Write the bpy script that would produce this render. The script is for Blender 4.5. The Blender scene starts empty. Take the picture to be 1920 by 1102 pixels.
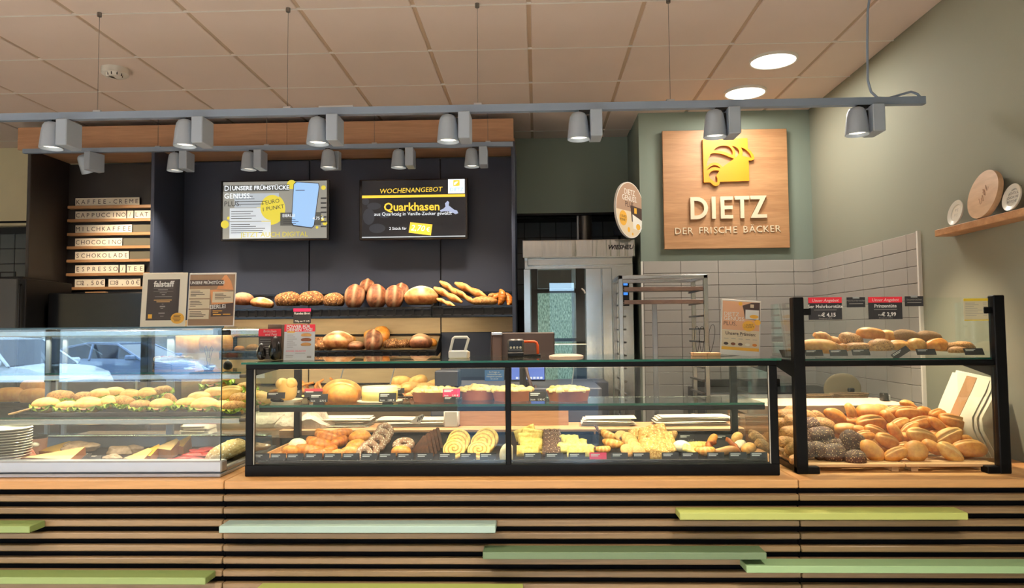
import bpy, bmesh, math, random
import numpy as np
from mathutils import Vector, Matrix, Euler
PI = math.pi
SC = bpy.context.scene
COL = SC.collection
# ------------------------------------------------------------------ camera
FPX, CX, CY, EYE = 1375.0, 960.0, 551.0, 1.57
_y = np.array([(1008-CX)/FPX, (622-CY)/FPX, 1.0]); _y /= np.linalg.norm(_y)
_x = np.array([1, -.0108, -(_y[0]-.0108*_y[1])/_y[2]]); _x /= np.linalg.norm(_x)
_z = np.cross(_x, _y)
if _z[1] > 0: _z = -_z
CM = np.stack([_x, _y, _z], 1)
cam_d = bpy.data.cameras.new('camera'); cam = bpy.data.objects.new('camera', cam_d); COL.objects.link(cam)
cam_d.sensor_width = 36; cam_d.lens = FPX/1920*36; cam_d.clip_start = .05
cam.matrix_world = Matrix([[CM[0, i], -CM[1, i], -CM[2, i], (0, 0, EYE)[i]] for i in range(3)] + [[0, 0, 0, 1]])
SC.camera = cam
def _ray(px, py): return CM.T @ np.array([(px-CX)/FPX, (py-CY)/FPX, 1.0])
def onY(px, py, Y): r = _ray(px, py); k = Y/r[1]; return Vector((r[0]*k, Y, EYE+r[2]*k))
def onZ(px, py, Z): r = _ray(px, py); k = (Z-EYE)/r[2]; return Vector((r[0]*k, r[1]*k, Z))
def onX(px, py, X): r = _ray(px, py); k = X/r[0]; return Vector((X, r[1]*k, EYE+r[2]*k))
def X_(px, Y, py=620): return onY(px, py, Y).x
def Z_(py, Y, px=960): return onY(px, py, Y).z
# ------------------------------------------------------------------ world, exposure, lights
w = bpy.data.worlds.new('overcast_sky'); SC.world = w; w.use_nodes = True
nt = w.node_tree; bg = nt.nodes['Background']
bg.inputs[0].default_value = (.52, .76, 1.0, 1); bg.inputs[1].default_value = 11.0
SC.view_settings.view_transform = 'Standard'; SC.view_settings.look = 'None'
SC.view_settings.exposure = 0.0; SC.view_settings.gamma = 1.0; SC.view_settings.use_curve_mapping = False
SC.cycles.transparent_max_bounces = 24; SC.cycles.max_bounces = 8; SC.cycles.caustics_reflective = False; SC.cycles.caustics_refractive = False
SC.cycles.sample_clamp_indirect = 4.0
def area(name, loc, rot, sx, sy, power, col, shape='RECTANGLE', spread=None, portal=False):
    d = bpy.data.lights.new(name, 'AREA'); d.shape = shape; d.size = sx; d.size_y = sy; d.energy = power; d.color = col
    if spread: d.spread = spread
    if portal: d.cycles.is_portal = True
    o = bpy.data.objects.new(name, d); COL.objects.link(o); o.location = loc; o.rotation_euler = rot
    return o
WARM = (1.0, .80, .58); NEUT = (1.0, .93, .83); CASE = (1.0, .83, .56)
area('window_portal', (-5.85, -3.15, 1.78), (PI/2, 0, PI), 3.5, 1.64, 1, (1, 1, 1), portal=True)
area('window_portal', (-.14, -3.15, 1.36), (PI/2, 0, PI), 1.84, 2.5, 1, (1, 1, 1), portal=True)
# added unseen fill lights at ceiling height, over the customers' side
for lx in (-5.6, -3.4, -1.2, 1.0):
    for ly in (-1.8, .9):
        area('ceiling_area_light', (lx, ly, 3.36), (0, 0, 0), .5, .5, 120, NEUT, 'DISK', spread=math.radians(100))
# ------------------------------------------------------------------ materials
MATS = {}
def _mat(name):
    m = bpy.data.materials.new(name); m.use_nodes = True; MATS[name] = m
    return m, m.node_tree, m.node_tree.nodes['Principled BSDF']
def srgb(r, g, b):
    f = lambda c: (c/255/12.92) if c/255 <= .04045 else ((c/255+.055)/1.055)**2.4
    return (f(r), f(g), f(b), 1)
def plain(name, c, rough=.5, metal=0, bump=0, bscale=60, var=0.0, vscale=6, spec=.5, coat=0):
    m, t, p = _mat(name); c = c if len(c) == 4 else srgb(*c)
    p.inputs['Base Color'].default_value = c; p.inputs['Roughness'].default_value = rough; p.inputs['Metallic'].default_value = metal
    p.inputs['Specular IOR Level'].default_value = spec; p.inputs['Coat Weight'].default_value = coat
    if var or bump:
        tc = t.nodes.new('ShaderNodeTexCoord')
    if var:
        n = t.nodes.new('ShaderNodeTexNoise'); n.inputs['Scale'].default_value = vscale; n.inputs['Detail'].default_value = 5
        t.links.new(tc.outputs['Object'], n.inputs['Vector'])
        mx = t.nodes.new('ShaderNodeMix'); mx.data_type = 'RGBA'
        mx.inputs[6].default_value = tuple(max(0, x*(1-var)) for x in c[:3]) + (1,)
        mx.inputs[7].default_value = tuple(min(1, x*(1+var)) for x in c[:3]) + (1,)
        t.links.new(n.outputs['Fac'], mx.inputs[0]); t.links.new(mx.outputs[2], p.inputs['Base Color'])
    if bump:
        n2 = t.nodes.new('ShaderNodeTexNoise'); n2.inputs['Scale'].default_value = bscale; n2.inputs['Detail'].default_value = 4
        t.links.new(tc.outputs['Object'], n2.inputs['Vector'])
        b = t.nodes.new('ShaderNodeBump'); b.inputs['Strength'].default_value = bump; b.inputs['Distance'].default_value = .01
        t.links.new(n2.outputs['Fac'], b.inputs['Height']); t.links.new(b.outputs['Normal'], p.inputs['Normal'])
    return m
def wood(name, c1, c2, scale=(1.2, 14, 14), rough=.45, seed=0.0):
    m, t, p = _mat(name)
    tc = t.nodes.new('ShaderNodeTexCoord'); mp = t.nodes.new('ShaderNodeMapping'); mp.inputs['Scale'].default_value = scale
    mp.inputs['Location'].default_value = (seed, seed*2, seed)
    n = t.nodes.new('ShaderNodeTexNoise'); n.inputs['Scale'].default_value = 1.6; n.inputs['Detail'].default_value = 8; n.inputs['Roughness'].default_value = .62; n.inputs['Distortion'].default_value = .6
    r = t.nodes.new('ShaderNodeValToRGB'); r.color_ramp.elements[0].position = .3; r.color_ramp.elements[1].position = .7
    r.color_ramp.elements[0].color = srgb(*c1); r.color_ramp.elements[1].color = srgb(*c2)
    n2 = t.nodes.new('ShaderNodeTexNoise'); n2.inputs['Scale'].default_value = 9; n2.inputs['Detail'].default_value = 6
    mx = t.nodes.new('ShaderNodeMix'); mx.data_type = 'RGBA'; mx.blend_type = 'MULTIPLY'; mx.inputs[0].default_value = .35
    L = t.links.new
    L(tc.outputs['Object'], mp.inputs['Vector']); L(mp.outputs['Vector'], n.inputs['Vector']); L(mp.outputs['Vector'], n2.inputs['Vector'])
    L(n.outputs['Fac'], r.inputs['Fac']); L(r.outputs['Color'], mx.inputs[6]); L(n2.outputs['Fac'], mx.inputs[7])
    L(mx.outputs[2], p.inputs['Base Color']); p.inputs['Roughness'].default_value = rough
    return m
def steel(name, c=(190, 190, 188), rough=.28, axis=(1, 1, 90)):
    m, t, p = _mat(name); p.inputs['Metallic'].default_value = 1; p.inputs['Base Color'].default_value = srgb(*c)
    tc = t.nodes.new('ShaderNodeTexCoord'); mp = t.nodes.new('ShaderNodeMapping'); mp.inputs['Scale'].default_value = axis
    n = t.nodes.new('ShaderNodeTexNoise'); n.inputs['Scale'].default_value = 3; n.inputs['Detail'].default_value = 3
    r = t.nodes.new('ShaderNodeMapRange'); r.inputs[3].default_value = rough*.75; r.inputs[4].default_value = rough*1.3
    t.links.new(tc.outputs['Object'], mp.inputs['Vector']); t.links.new(mp.outputs['Vector'], n.inputs['Vector'])
    t.links.new(n.outputs['Fac'], r.inputs[0]); t.links.new(r.outputs[0], p.inputs['Roughness'])
    return m
def emit(name, c, s=1.0):
    m, t, p = _mat(name); c = c if len(c) == 4 else srgb(*c)
    p.inputs['Base Color'].default_value = (c[0]*.3, c[1]*.3, c[2]*.3, 1); p.inputs['Emission Color'].default_value = c; p.inputs['Emission Strength'].default_value = s; p.inputs['Roughness'].default_value = .3
    return m
def glass(name, tint=(.96, .985, .97, 1), refl=1.0, ior=1.5):
    m = bpy.data.materials.new(name); m.use_nodes = True; t = m.node_tree; t.nodes.clear(); MATS[name] = m
    o = t.nodes.new('ShaderNodeOutputMaterial'); mx = t.nodes.new('ShaderNodeMixShader')
    tr = t.nodes.new('ShaderNodeBsdfTransparent'); tr.inputs[0].default_value = tint
    gl = t.nodes.new('ShaderNodeBsdfGlossy'); gl.inputs['Roughness'].default_value = 0.0; gl.inputs[0].default_value = (refl, refl, refl, 1)
    lw = t.nodes.new('ShaderNodeLayerWeight'); lw.inputs[0].default_value = .5
    pw = t.nodes.new('ShaderNodeMath'); pw.operation = 'POWER'; pw.inputs[1].default_value = 5.0
    f0 = ((ior-1)/(ior+1))**2
    mr = t.nodes.new('ShaderNodeMapRange'); mr.inputs[3].default_value = f0; mr.inputs[4].default_value = .8
    L = t.links.new; L(lw.outputs['Facing'], pw.inputs[0]); L(pw.outputs[0], mr.inputs[0]); L(mr.outputs[0], mx.inputs[0])
    L(tr.outputs[0], mx.inputs[1]); L(gl.outputs[0], mx.inputs[2]); L(mx.outputs[0], o.inputs[0])
    return m
def crust(name, dark, light, pale, scale=18, bump=.25, rough=.5, speck=None, sscale=55, sthr=.32, coat=0):
    """baked surface: two crust tones by noise, pale crumb where the 'tone' attribute is high, optional seeds"""
    m, t, p = _mat(name); L = t.links.new
    tc = t.nodes.new('ShaderNodeTexCoord')
    n = t.nodes.new('ShaderNodeTexNoise'); n.inputs['Scale'].default_value = scale; n.inputs['Detail'].default_value = 6; n.inputs['Roughness'].default_value = .6
    L(tc.outputs['Object'], n.inputs['Vector'])
    r = t.nodes.new('ShaderNodeValToRGB'); r.color_ramp.elements[0].position = .34; r.color_ramp.elements[1].position = .66
    r.color_ramp.elements[0].color = srgb(*dark); r.color_ramp.elements[1].color = srgb(*light); L(n.outputs['Fac'], r.inputs['Fac'])
    at = t.nodes.new('ShaderNodeAttribute'); at.attribute_name = 'tone'
    mx = t.nodes.new('ShaderNodeMix'); mx.data_type = 'RGBA'; mx.inputs[7].default_value = srgb(*pale)
    L(at.outputs['Fac'], mx.inputs[0]); L(r.outputs['Color'], mx.inputs[6]); out = mx.outputs[2]
    bsrc = n.outputs['Fac']
    if speck:
        v = t.nodes.new('ShaderNodeTexVoronoi'); v.inputs['Scale'].default_value = sscale; L(tc.outputs['Object'], v.inputs['Vector'])
        rr = t.nodes.new('ShaderNodeMath'); rr.operation = 'LESS_THAN'; rr.inputs[1].default_value = sthr; L(v.outputs['Distance'], rr.inputs[0])
        m2 = t.nodes.new('ShaderNodeMix'); m2.data_type = 'RGBA'; m2.inputs[7].default_value = srgb(*speck)
        L(rr.outputs[0], m2.inputs[0]); L(out, m2.inputs[6]); out = m2.outputs[2]
        ad = t.nodes.new('ShaderNodeMath'); ad.operation = 'ADD'; L(rr.outputs[0], ad.inputs[0]); L(n.outputs['Fac'], ad.inputs[1]); bsrc = ad.outputs[0]
    L(out, p.inputs['Base Color']); p.inputs['Roughness'].default_value = rough; p.inputs['Coat Weight'].default_value = coat
    b = t.nodes.new('ShaderNodeBump'); b.inputs['Strength'].default_value = bump; b.inputs['Distance'].default_value = .006
    L(bsrc, b.inputs['Height']); L(b.outputs['Normal'], p.inputs['Normal'])
    return m
# ------------------------------------------------------------------ geometry helpers
class B:
    def __init__(s): s.v = []; s.f = []; s.t = []
    def add(s, v, f, tone=None):
        k = len(s.v); s.v += [tuple(map(float, q)) for q in v]; s.f += [tuple(i+k for i in q) for q in f]
        s.t += list(tone) if tone is not None else [0.0]*len(v)
        return s
    def box(s, x0, x1, y0, y1, z0, z1):
        x0, x1 = sorted((x0, x1)); y0, y1 = sorted((y0, y1)); z0, z1 = sorted((z0, z1))
        return s.add([(x, y, z) for z in (z0, z1) for y in (y0, y1) for x in (x0, x1)],
                     [(0, 2, 3, 1), (4, 5, 7, 6), (0, 1, 5, 4), (2, 6, 7, 3), (0, 4, 6, 2), (1, 3, 7, 5)])
    def cbox(s, x0, x1, y0, y1, z0, z1, b=.004):
        c = [(x0+x1)/2, (y0+y1)/2, (z0+z1)/2]; h = [abs(x1-x0)/2, abs(y1-y0)/2, abs(z1-z0)/2]; b = min(b, min(h)*.8)
        v = []; ix = {}
        for sx in (-1, 1):
            for sy in (-1, 1):
                for sz in (-1, 1):
                    for a in range(3):
                        q = [sx*(h[0]-b), sy*(h[1]-b), sz*(h[2]-b)]; q[a] += (sx, sy, sz)[a]*b
                        ix[sx, sy, sz, a] = len(v); v.append([c[i]+q[i] for i in range(3)])
        f = []
        for a in range(3):
            u, w_ = [i for i in range(3) if i != a]
            for sg in (-1, 1):
                q = []
                for su, sw in ((-1, -1), (1, -1), (1, 1), (-1, 1)):
                    k = [0, 0, 0]; k[a] = sg; k[u] = su; k[w_] = sw; q.append(ix[k[0], k[1], k[2], a])
                f.append(q)
            for su in (-1, 1):
                for sw in (-1, 1):
                    k0 = [0, 0, 0]; k0[a] = -1; k0[u] = su; k0[w_] = sw; k1 = list(k0); k1[a] = 1
                    f.append([ix[(*k0, u)], ix[(*k1, u)], ix[(*k1, w_)], ix[(*k0, w_)]])
        for sx in (-1, 1):
            for sy in (-1, 1):
                for sz in (-1, 1): f.append([ix[sx, sy, sz, 0], ix[sx, sy, sz, 1], ix[sx, sy, sz, 2]])
        return s.add(v, f)
    def ring(s, P, n, closed_u=True, cap=True, tone=None):
        """P: list of rings (each n points)"""
        v = [q for r in P for q in r]; f = []
        for i in range(len(P)-1):
            for j in range(n if closed_u else n-1):
                k = (j+1) % n
                f.append((i*n+j, i*n+k, (i+1)*n+k, (i+1)*n+j))
        if cap: f.append(tuple(range(n))[::-1]); f.append(tuple((len(P)-1)*n+j for j in range(n)))
        return s.add(v, f, tone)
    def cyl(s, p0, p1, r0, r1=None, n=14):
        r1 = r0 if r1 is None else r1; p0 = Vector(p0); p1 = Vector(p1); d = (p1-p0).normalized()
        a = d.orthogonal().normalized(); b = d.cross(a)
        R = lambda p, r: [tuple(p+a*math.cos(2*PI*j/n)*r+b*math.sin(2*PI*j/n)*r) for j in range(n)]
        return s.ring([R(p0, r0), R(p1, r1)], n)
    def tube(s, pts, r, n=8, closed=False):
        pts = [Vector(p) for p in pts]; N = len(pts); P = []; a = None
        for i, p in enumerate(pts):
            if closed: d = pts[(i+1) % N]-pts[i-1]
            else: d = pts[min(i+1, N-1)]-pts[max(i-1, 0)]
            d.normalize()
            a = (a - d*a.dot(d)).normalized() if a is not None else d.orthogonal().normalized()
            b = d.cross(a); rr = r[i] if isinstance(r, (list, tuple)) else r
            P.append([tuple(p+a*math.cos(2*PI*j/n)*rr+b*math.sin(2*PI*j/n)*rr) for j in range(n)])
        if closed: P.append(P[0])
        return s.ring(P, n, cap=not closed)
    def lathe(s, prof, c=(0, 0, 0), n=24, axis='z', tone=None):
        P = []
        for r, z in prof:
            q = []
            for j in range(n):
                x, y = r*math.cos(2*PI*j/n), r*math.sin(2*PI*j/n)
                q.append({'z': (c[0]+x, c[1]+y, c[2]+z), 'y': (c[0]+x, c[1]+z, c[2]+y), 'x': (c[0]+z, c[1]+x, c[2]+y)}[axis])
            P.append(q)
        return s.ring(P, n, tone=tone)
    def prism(s, poly, y0, y1):
        n = len(poly); v = [(x, y0, z) for x, z in poly]+[(x, y1, z) for x, z in poly]
        f = [tuple(range(n)), tuple(range(2*n-1, n-1, -1))]+[(i, i+n, (i+1) % n+n, (i+1) % n) for i in range(n)]
        return s.add(v, f)
    def flat(s, poly, y=0.0): return s.add([(x, y, z) for x, z in poly], [tuple(range(len(poly)))])
    def rect(s, x0, z0, x1, z1, y=0.0): return s.flat([(x0, z0), (x1, z0), (x1, z1), (x0, z1)], y)
    def disc(s, cx, cz, rx, rz=None, y=0.0, n=28):
        rz = rz or rx; return s.flat([(cx+rx*math.cos(2*PI*i/n), cz+rz*math.sin(2*PI*i/n)) for i in range(n)], y)
    def xf(s, M, k=0):
        for i in range(k, len(s.v)): s.v[i] = tuple(M @ Vector(s.v[i]))
        return s
    def mesh(s, name, mat, smooth=False, angle=None):
        me = bpy.data.meshes.new(name); me.from_pydata(s.v, [], s.f); me.materials.append(MATS[mat] if isinstance(mat, str) else mat)
        if any(s.t): me.attributes.new('tone', 'FLOAT', 'POINT').data.foreach_set('value', s.t)
        bm = bmesh.new(); bm.from_mesh(me); bmesh.ops.recalc_face_normals(bm, faces=bm.faces)
        if angle:
            for e in bm.edges:
                if len(e.link_faces) == 2 and e.calc_face_angle(0) > math.radians(angle): e.smooth = False
        bm.to_mesh(me); bm.free()
        if smooth or angle: me.polygons.foreach_set('use_smooth', [True]*len(me.polygons))
        return me
    def build(s, name, mat, parent=None, world=True, smooth=False, angle=None, kind=None, flatmesh=False):
        o = bpy.data.objects.new(name, None); off = Vector((0, 0, 0))
        if parent is not None:
            if world:
                q = parent
                while q is not None: off += q.location; q = q.parent
        elif world:
            A = np.array(s.v); off = Vector(((A[:, 0].min()+A[:, 0].max())/2, (A[:, 1].min()+A[:, 1].max())/2, A[:, 2].min()))
        if off.length: s.v = [(x-off.x, y-off.y, z-off.z) for x, y, z in s.v]
        bpy.data.objects.remove(o)
        o = bpy.data.objects.new(name, s.mesh(name, mat, smooth, angle)); COL.objects.link(o)
        if parent is not None: o.parent = parent
        elif world: o.location = off
        if kind: o['kind'] = kind
        return o
def thing(name, label, cat, loc=(0, 0, 0), rot=(0, 0, 0), group=None):
    o = bpy.data.objects.new(name, None); COL.objects.link(o); o.location = loc; o.rotation_euler = rot; o.empty_display_size = .05
    return tag(o, label, cat, group)
def tag(o, label, cat, group=None):
    o['label'] = label; o['category'] = cat
    if group: o['group'] = group
    return o
TXT = {}
def text(s, size, x, z, mat, parent, y=0.0, align='CENTER', ext=0.0, space=1.0, tilt=0.0, name='lettering', shear=0.0, sx=1.0, bold=0.0):
    c = bpy.data.curves.new(name, 'FONT'); c.body = s; c.size = size; c.align_x = align; c.align_y = 'CENTER'; c.extrude = ext; c.space_character = space
    c.shear = shear; c.offset = bold; c.resolution_u = 2; c.materials.append(MATS[mat])
    k = (s, size, mat, align, ext, space, shear, bold)
    if k not in TXT:
        q = bpy.data.objects.new('q', c); COL.objects.link(q); TXT[k] = bpy.data.meshes.new_from_object(q); bpy.data.objects.remove(q)
    o = bpy.data.objects.new(name, TXT[k]); COL.objects.link(o); o.parent = parent; o.location = (x, y, z); o.rotation_euler = (PI/2, -tilt, 0); o.scale = (sx, 1, 1)
    return o
ORD = 'first second third fourth fifth sixth seventh eighth ninth tenth eleventh twelfth thirteenth fourteenth fifteenth sixteenth seventeenth eighteenth nineteenth twentieth'.split()
ORD += ['twenty-'+q for q in ORD[:9]] + ['thirtieth']
def nth(i): return ORD[i]
def copy_thing(src, loc, rot=None, scale=None, label=None, group=None):
    r = src.copy(); COL.objects.link(r); r.location = loc
    if rot is not None: r.rotation_euler = rot
    if scale is not None: r.scale = scale
    if label: r['label'] = label
    if group: r['group'] = group
    for ch in list(src.children):
        c = ch.copy(); COL.objects.link(c); c.parent = r
        for g in list(ch.children): d = g.copy(); COL.objects.link(d); d.parent = c
    return r
def inst(me, name, parent=None, loc=(0, 0, 0), rot=(0, 0, 0), scale=(1, 1, 1)):
    o = bpy.data.objects.new(name, me); COL.objects.link(o); o.location = loc; o.rotation_euler = rot; o.scale = scale
    if parent is not None: o.parent = parent
    return o
# palette
plain('sage', (126, 138, 126), .75, bump=.05, bscale=200, var=.05, vscale=1.2)
plain('sage_side', (134, 136, 120), .75, bump=.05, bscale=200, var=.05, vscale=1.2)
plain('cream_wall', (214, 204, 168), .75, var=.04)
plain('ceiling_tile', (232, 214, 202), .85, bump=.08, bscale=260, var=.04, vscale=3)
plain('ceiling_bar', (184, 160, 136), .6)
plain('ceiling_line', (246, 240, 232), .5)
plain('wall_tile', (166, 161, 153), .3, var=.05, vscale=3)
plain('grout', (120, 114, 106), .9)
plain('niche_tile', (118, 124, 126), .35, var=.08)
plain('niche_grout', (58, 60, 62), .9)
plain('floor_tile', (186, 182, 178), .4, var=.12)
plain('dark_panel', (46, 54, 72), .42, var=.08, vscale=2)
plain('dark_side', (38, 34, 32), .45, var=.15, vscale=2)
plain('black', (9, 9, 10), .5, spec=.3)
plain('black_gloss', (12, 12, 13), .18)
plain('frame_black', (6, 6, 7), .4, bump=.03, bscale=300, spec=.14)
plain('slat_gap', (7, 7, 10), .9, spec=.1)
plain('grey_metal', (132, 148, 168), .4, metal=.35)
plain('lamp_grey', (172, 186, 202), .42, metal=.2)
plain('silver', (186, 188, 192), .3, metal=.7)
plain('white', (236, 232, 222), .5)
plain('paper', (244, 234, 212), .7, bump=.1, bscale=25, var=.05)
plain('paper2', (222, 212, 190), .75, bump=.35, bscale=14, var=.07)
plain('kraft', (168, 118, 70), .7)
plain('yellow', (214, 140, 2), .45)
plain('cream_letter', (222, 206, 176), .5)
plain('white_letter', (240, 238, 230), .6)
plain('ink', (34, 30, 30), .6)
plain('brown_ink', (70, 52, 46), .6)
plain('card_black', (28, 27, 30), .55)
plain('card_red', (226, 38, 58), .5)
plain('card_pink', (238, 30, 88), .5)
plain('grey_ink', (150, 146, 140), .6)
plain('edge_green', (16, 84, 66), .2)
plain('porcelain', (232, 228, 214), .25, coat=.4)
steel('steel'); steel('steel_v', rough=.24, axis=(90, 90, 1)); steel('steel_hi', (214, 214, 210), .2)
steel('steel_band', (222, 222, 218), .16, (14, 14, .6))
_t = MATS['steel_band'].node_tree; _n = _t.nodes.new('ShaderNodeTexNoise'); _n.inputs['Scale'].default_value = 1.0; _b = _t.nodes.new('ShaderNodeBump'); _b.inputs['Strength'].default_value = .5; _b.inputs['Distance'].default_value = .02
_t.links.new([q for q in _t.nodes if q.type == 'MAPPING'][0].outputs[0], _n.inputs['Vector']); _t.links.new(_n.outputs['Fac'], _b.inputs['Height']); _t.links.new(_b.outputs[0], _t.nodes['Principled BSDF'].inputs['Normal'])
plain('steel_dark', (110, 106, 100), .4, metal=.8)
wood('oak', (176, 128, 84), (206, 160, 112), (1.0, 12, 12)); wood('oak_sign', (178, 128, 86), (204, 156, 110), (1.1, 10, 14), seed=3)
wood('oak_slat', (112, 88, 58), (142, 114, 78), (.8, 12, 20), seed=7); wood('oak_top', (184, 132, 78), (208, 156, 98), (.8, 14, 14), seed=5)
wood('oak_fascia', (176, 130, 96), (200, 154, 118), (.9, 12, 16), seed=9); wood('beech', (226, 166, 110), (242, 190, 140), (1.2, 16, 30), seed=1)
wood('pallet', (206, 160, 108), (228, 186, 134), (1.5, 20, 20), seed=2); wood('maple', (196, 168, 122), (212, 184, 138), (.4, 6, 3), seed=4)
wood('board', (206, 164, 122), (224, 186, 146), (5, 1.2, 5), seed=8)
glass('glass'); glass('shelf_glass', (.88, .95, .92, 1)); glass('acrylic', (.97, .97, .97, 1), .8)
# ================================================================== the room
H, XW, YS, YB = 3.376, 2.24, 6.0, 6.74
def struct(name, b, mat, parent=None, **k):
    o = b.build(name, mat, parent, **k)
    if parent is None: o['kind'] = 'structure'
    return o
struct('floor', B().box(-8.2, 2.4, -3.3, 8, -.1, 0), 'floor_tile')
struct('ground', B().box(-40, 30, -40, -3.3, -.16, -.06), plain('asphalt', (66, 68, 74), .9, var=.15))
ceil = struct('ceiling', B().box(-8.2, 2.4, -3.3, 8, H+.012, H+.12), 'ceiling_bar')
# ceiling tiles: depth bars wide and recessed, cross bars thin
CXS = [-.03+.635*k for k in range(-10, 4)]+[XW]; CYS = [2.65+.64*k for k in range(7)]+[YB]
tile_me = {}
for i in range(len(CXS)-1):
    for j in range(len(CYS)-1):
        x0, x1, y0, y1 = CXS[i]+.012, CXS[i+1]-.012, CYS[j]+.005, CYS[j+1]-.005
        if CXS[i+1] == XW: x1 = XW-.004
        if y0 > YS-.2 and x0 > .8: y1 = min(y1, YS-.004)
        if y0 < YS and y1 > YS and x1 > .85:
            if x0 < .85: x1 = min(x1, .85) if y0 > YS-.05 else x1
            else: y1 = YS-.004
        if y0 >= YS-.02 and x1 > .85:
            if x0 > .83: continue
            x1 = .846
        if x1-x0 < .05 or y1-y0 < .03: continue
        key = (round(x1-x0, 3), round(y1-y0, 3))
        if key not in tile_me:
            tile_me[key] = B().cbox(-key[0]/2, key[0]/2, -key[1]/2, key[1]/2, -.012, .006, .004).mesh('ceiling_tile', 'ceiling_tile')
        o = inst(tile_me[key], 'ceiling_tile', ceil); o.location = Vector(((x0+x1)/2, (y0+y1)/2, H)) - ceil.location
b = B()
for y in CYS[:-1]: b.box(-6.4, XW, y-.006, y+.006, H-.0135, H+.012)
b.build('cross_bar', 'ceiling_line', ceil)
b = B()
for x in CXS[:-1]: b.box(x-.0119, x+.0119, 2.65, YB, H-.004, H+.012)
b.build('long_bar', 'ceiling_bar', ceil)
b = B().box(-8.2, XW, -3.2, 2.65, H-.012, H+.012); b.build('ceiling_panel', 'ceiling_tile', ceil)
# walls
wr = struct('wall_right', B().box(XW, XW+.12, -3.3, YS, 0, H+.01), 'sage_side')
ws = struct('wall_back', B().box(.85, XW+.12, YS, YS+.12, 0, H+.01), 'sage')
struct('wall_jog', B().box(.85, .97, YS+.12, 7.5, 0, H+.01), 'sage')
struct('wall_recess', B().box(-4.2, .85, YB, YB+.1, 2.66, H+.01), 'sage')
struct('wall_cream', B().box(-8.1, -4.2, YB, YB+.1, 2.62, H+.01), 'cream_wall')
struct('wall_left', B().box(-8.2, -8.08, -3.3, 7.6, 0, H+.01), 'cream_wall')
struct('trim_recess', B().box(-8.08, .85, YB-.004, YB+.1, 2.645, 2.664), 'frame_black')
nb = struct('wall_niche', B().box(-8.1, .85, 7.4, 7.5, 0, 2.9), 'niche_grout')
struct('ceiling_niche', B().box(-8.1, .85, YB+.1, 7.4, 2.72, 2.8), 'niche_tile')
tm = B().cbox(-.076, .076, -.006, .004, -.076, .076, .003).mesh('tile', 'niche_tile')
for i in range(7):
    for k in range(5): o = inst(tm, 'tile', nb); o.location = Vector((-.2+.158*i, 7.398, 2.60-.158*k))-nb.location
for i in range(9):
    for k in range(6): o = inst(tm, 'tile', nb); o.location = Vector((-5.65+.158*i, 7.398, 2.56-.158*k))-nb.location
# grey wall tiles, 30 x 10 cm
TZ = 2.135
sb = B().box(.855, XW, YS-.012, YS, .7, TZ).build('tile_bed', 'grout', ws)
tm = {}
def tile(par, w, axis, c):
    key = (round(w, 3), axis)
    if key not in tm:
        b = B()
        if axis == 'x': b.cbox(-w/2+.0015, w/2-.0015, -.004, .006, -.0485, .0485, .002)
        else: b.cbox(-.004, .006, -w/2+.0015, w/2-.0015, -.0485, .0485, .002)
        tm[key] = b.mesh('tile', 'wall_tile')
    o = inst(tm[key], 'tile', par); o.location = Vector(c)-par.location
for k in range(13):
    z = TZ-.05-.1*k
    for i in range(5):
        x0 = .865+.302*i; x1 = min(x0+.302, XW-.006)
        tile(ws, x1-x0, 'x', ((x0+x1)/2, YS-.016, z))
B().box(XW-.012, XW, 4.35, YS-.012, .7, TZ).build('tile_bed', 'grout', wr)
for k in range(13):
    z = TZ-.05-.1*k
    for i in range(6):
        y1 = YS-.02-.302*i; y0 = max(y1-.302, 4.355)
        if y1-y0 > .02: tile(wr, y1-y0, 'y', (XW-.014, (y0+y1)/2, z))
struct('trim_tile', B().box(XW-.02, XW, 4.335, 4.352, .7, TZ+.004), 'white')
struct('trim_corner', B().box(.846, .862, YS-.02, YS-.0005, .7, TZ), 'white')
# shop window behind the camera and what it mirrors: piers, a stone wall, two parked cars
sf = B()
sf.box(-7.6, XW, -3.3, -3.15, 2.6, H)
for xa, xb in ((-8.1, -7.6), (-4.1, -1.06), (-.44, .26), (.78, 2.4)): sf.box(xa, xb, -3.3, -3.15, 0, 2.6)
for xa, xb, zz in ((-7.6, -4.1, .96), (-1.06, -.44, .1), (.26, .78, .1)): sf.box(xa, xb, -3.3, -3.15, 0, zz)
struct('wall_front', sf, plain('front_wall', (158, 154, 148), .8))
for mx in (-6.5, -5.2): struct('window_mullion', B().box(mx-.07, mx+.07, -3.28, -3.18, .96, 2.6), 'frame_black')
struct('wall_outside', B().box(-30, 16, -21, -20.6, -.1, 3.4), plain('stone', (128, 128, 124), .9, bump=.6, bscale=3, var=.25, vscale=2))
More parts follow.
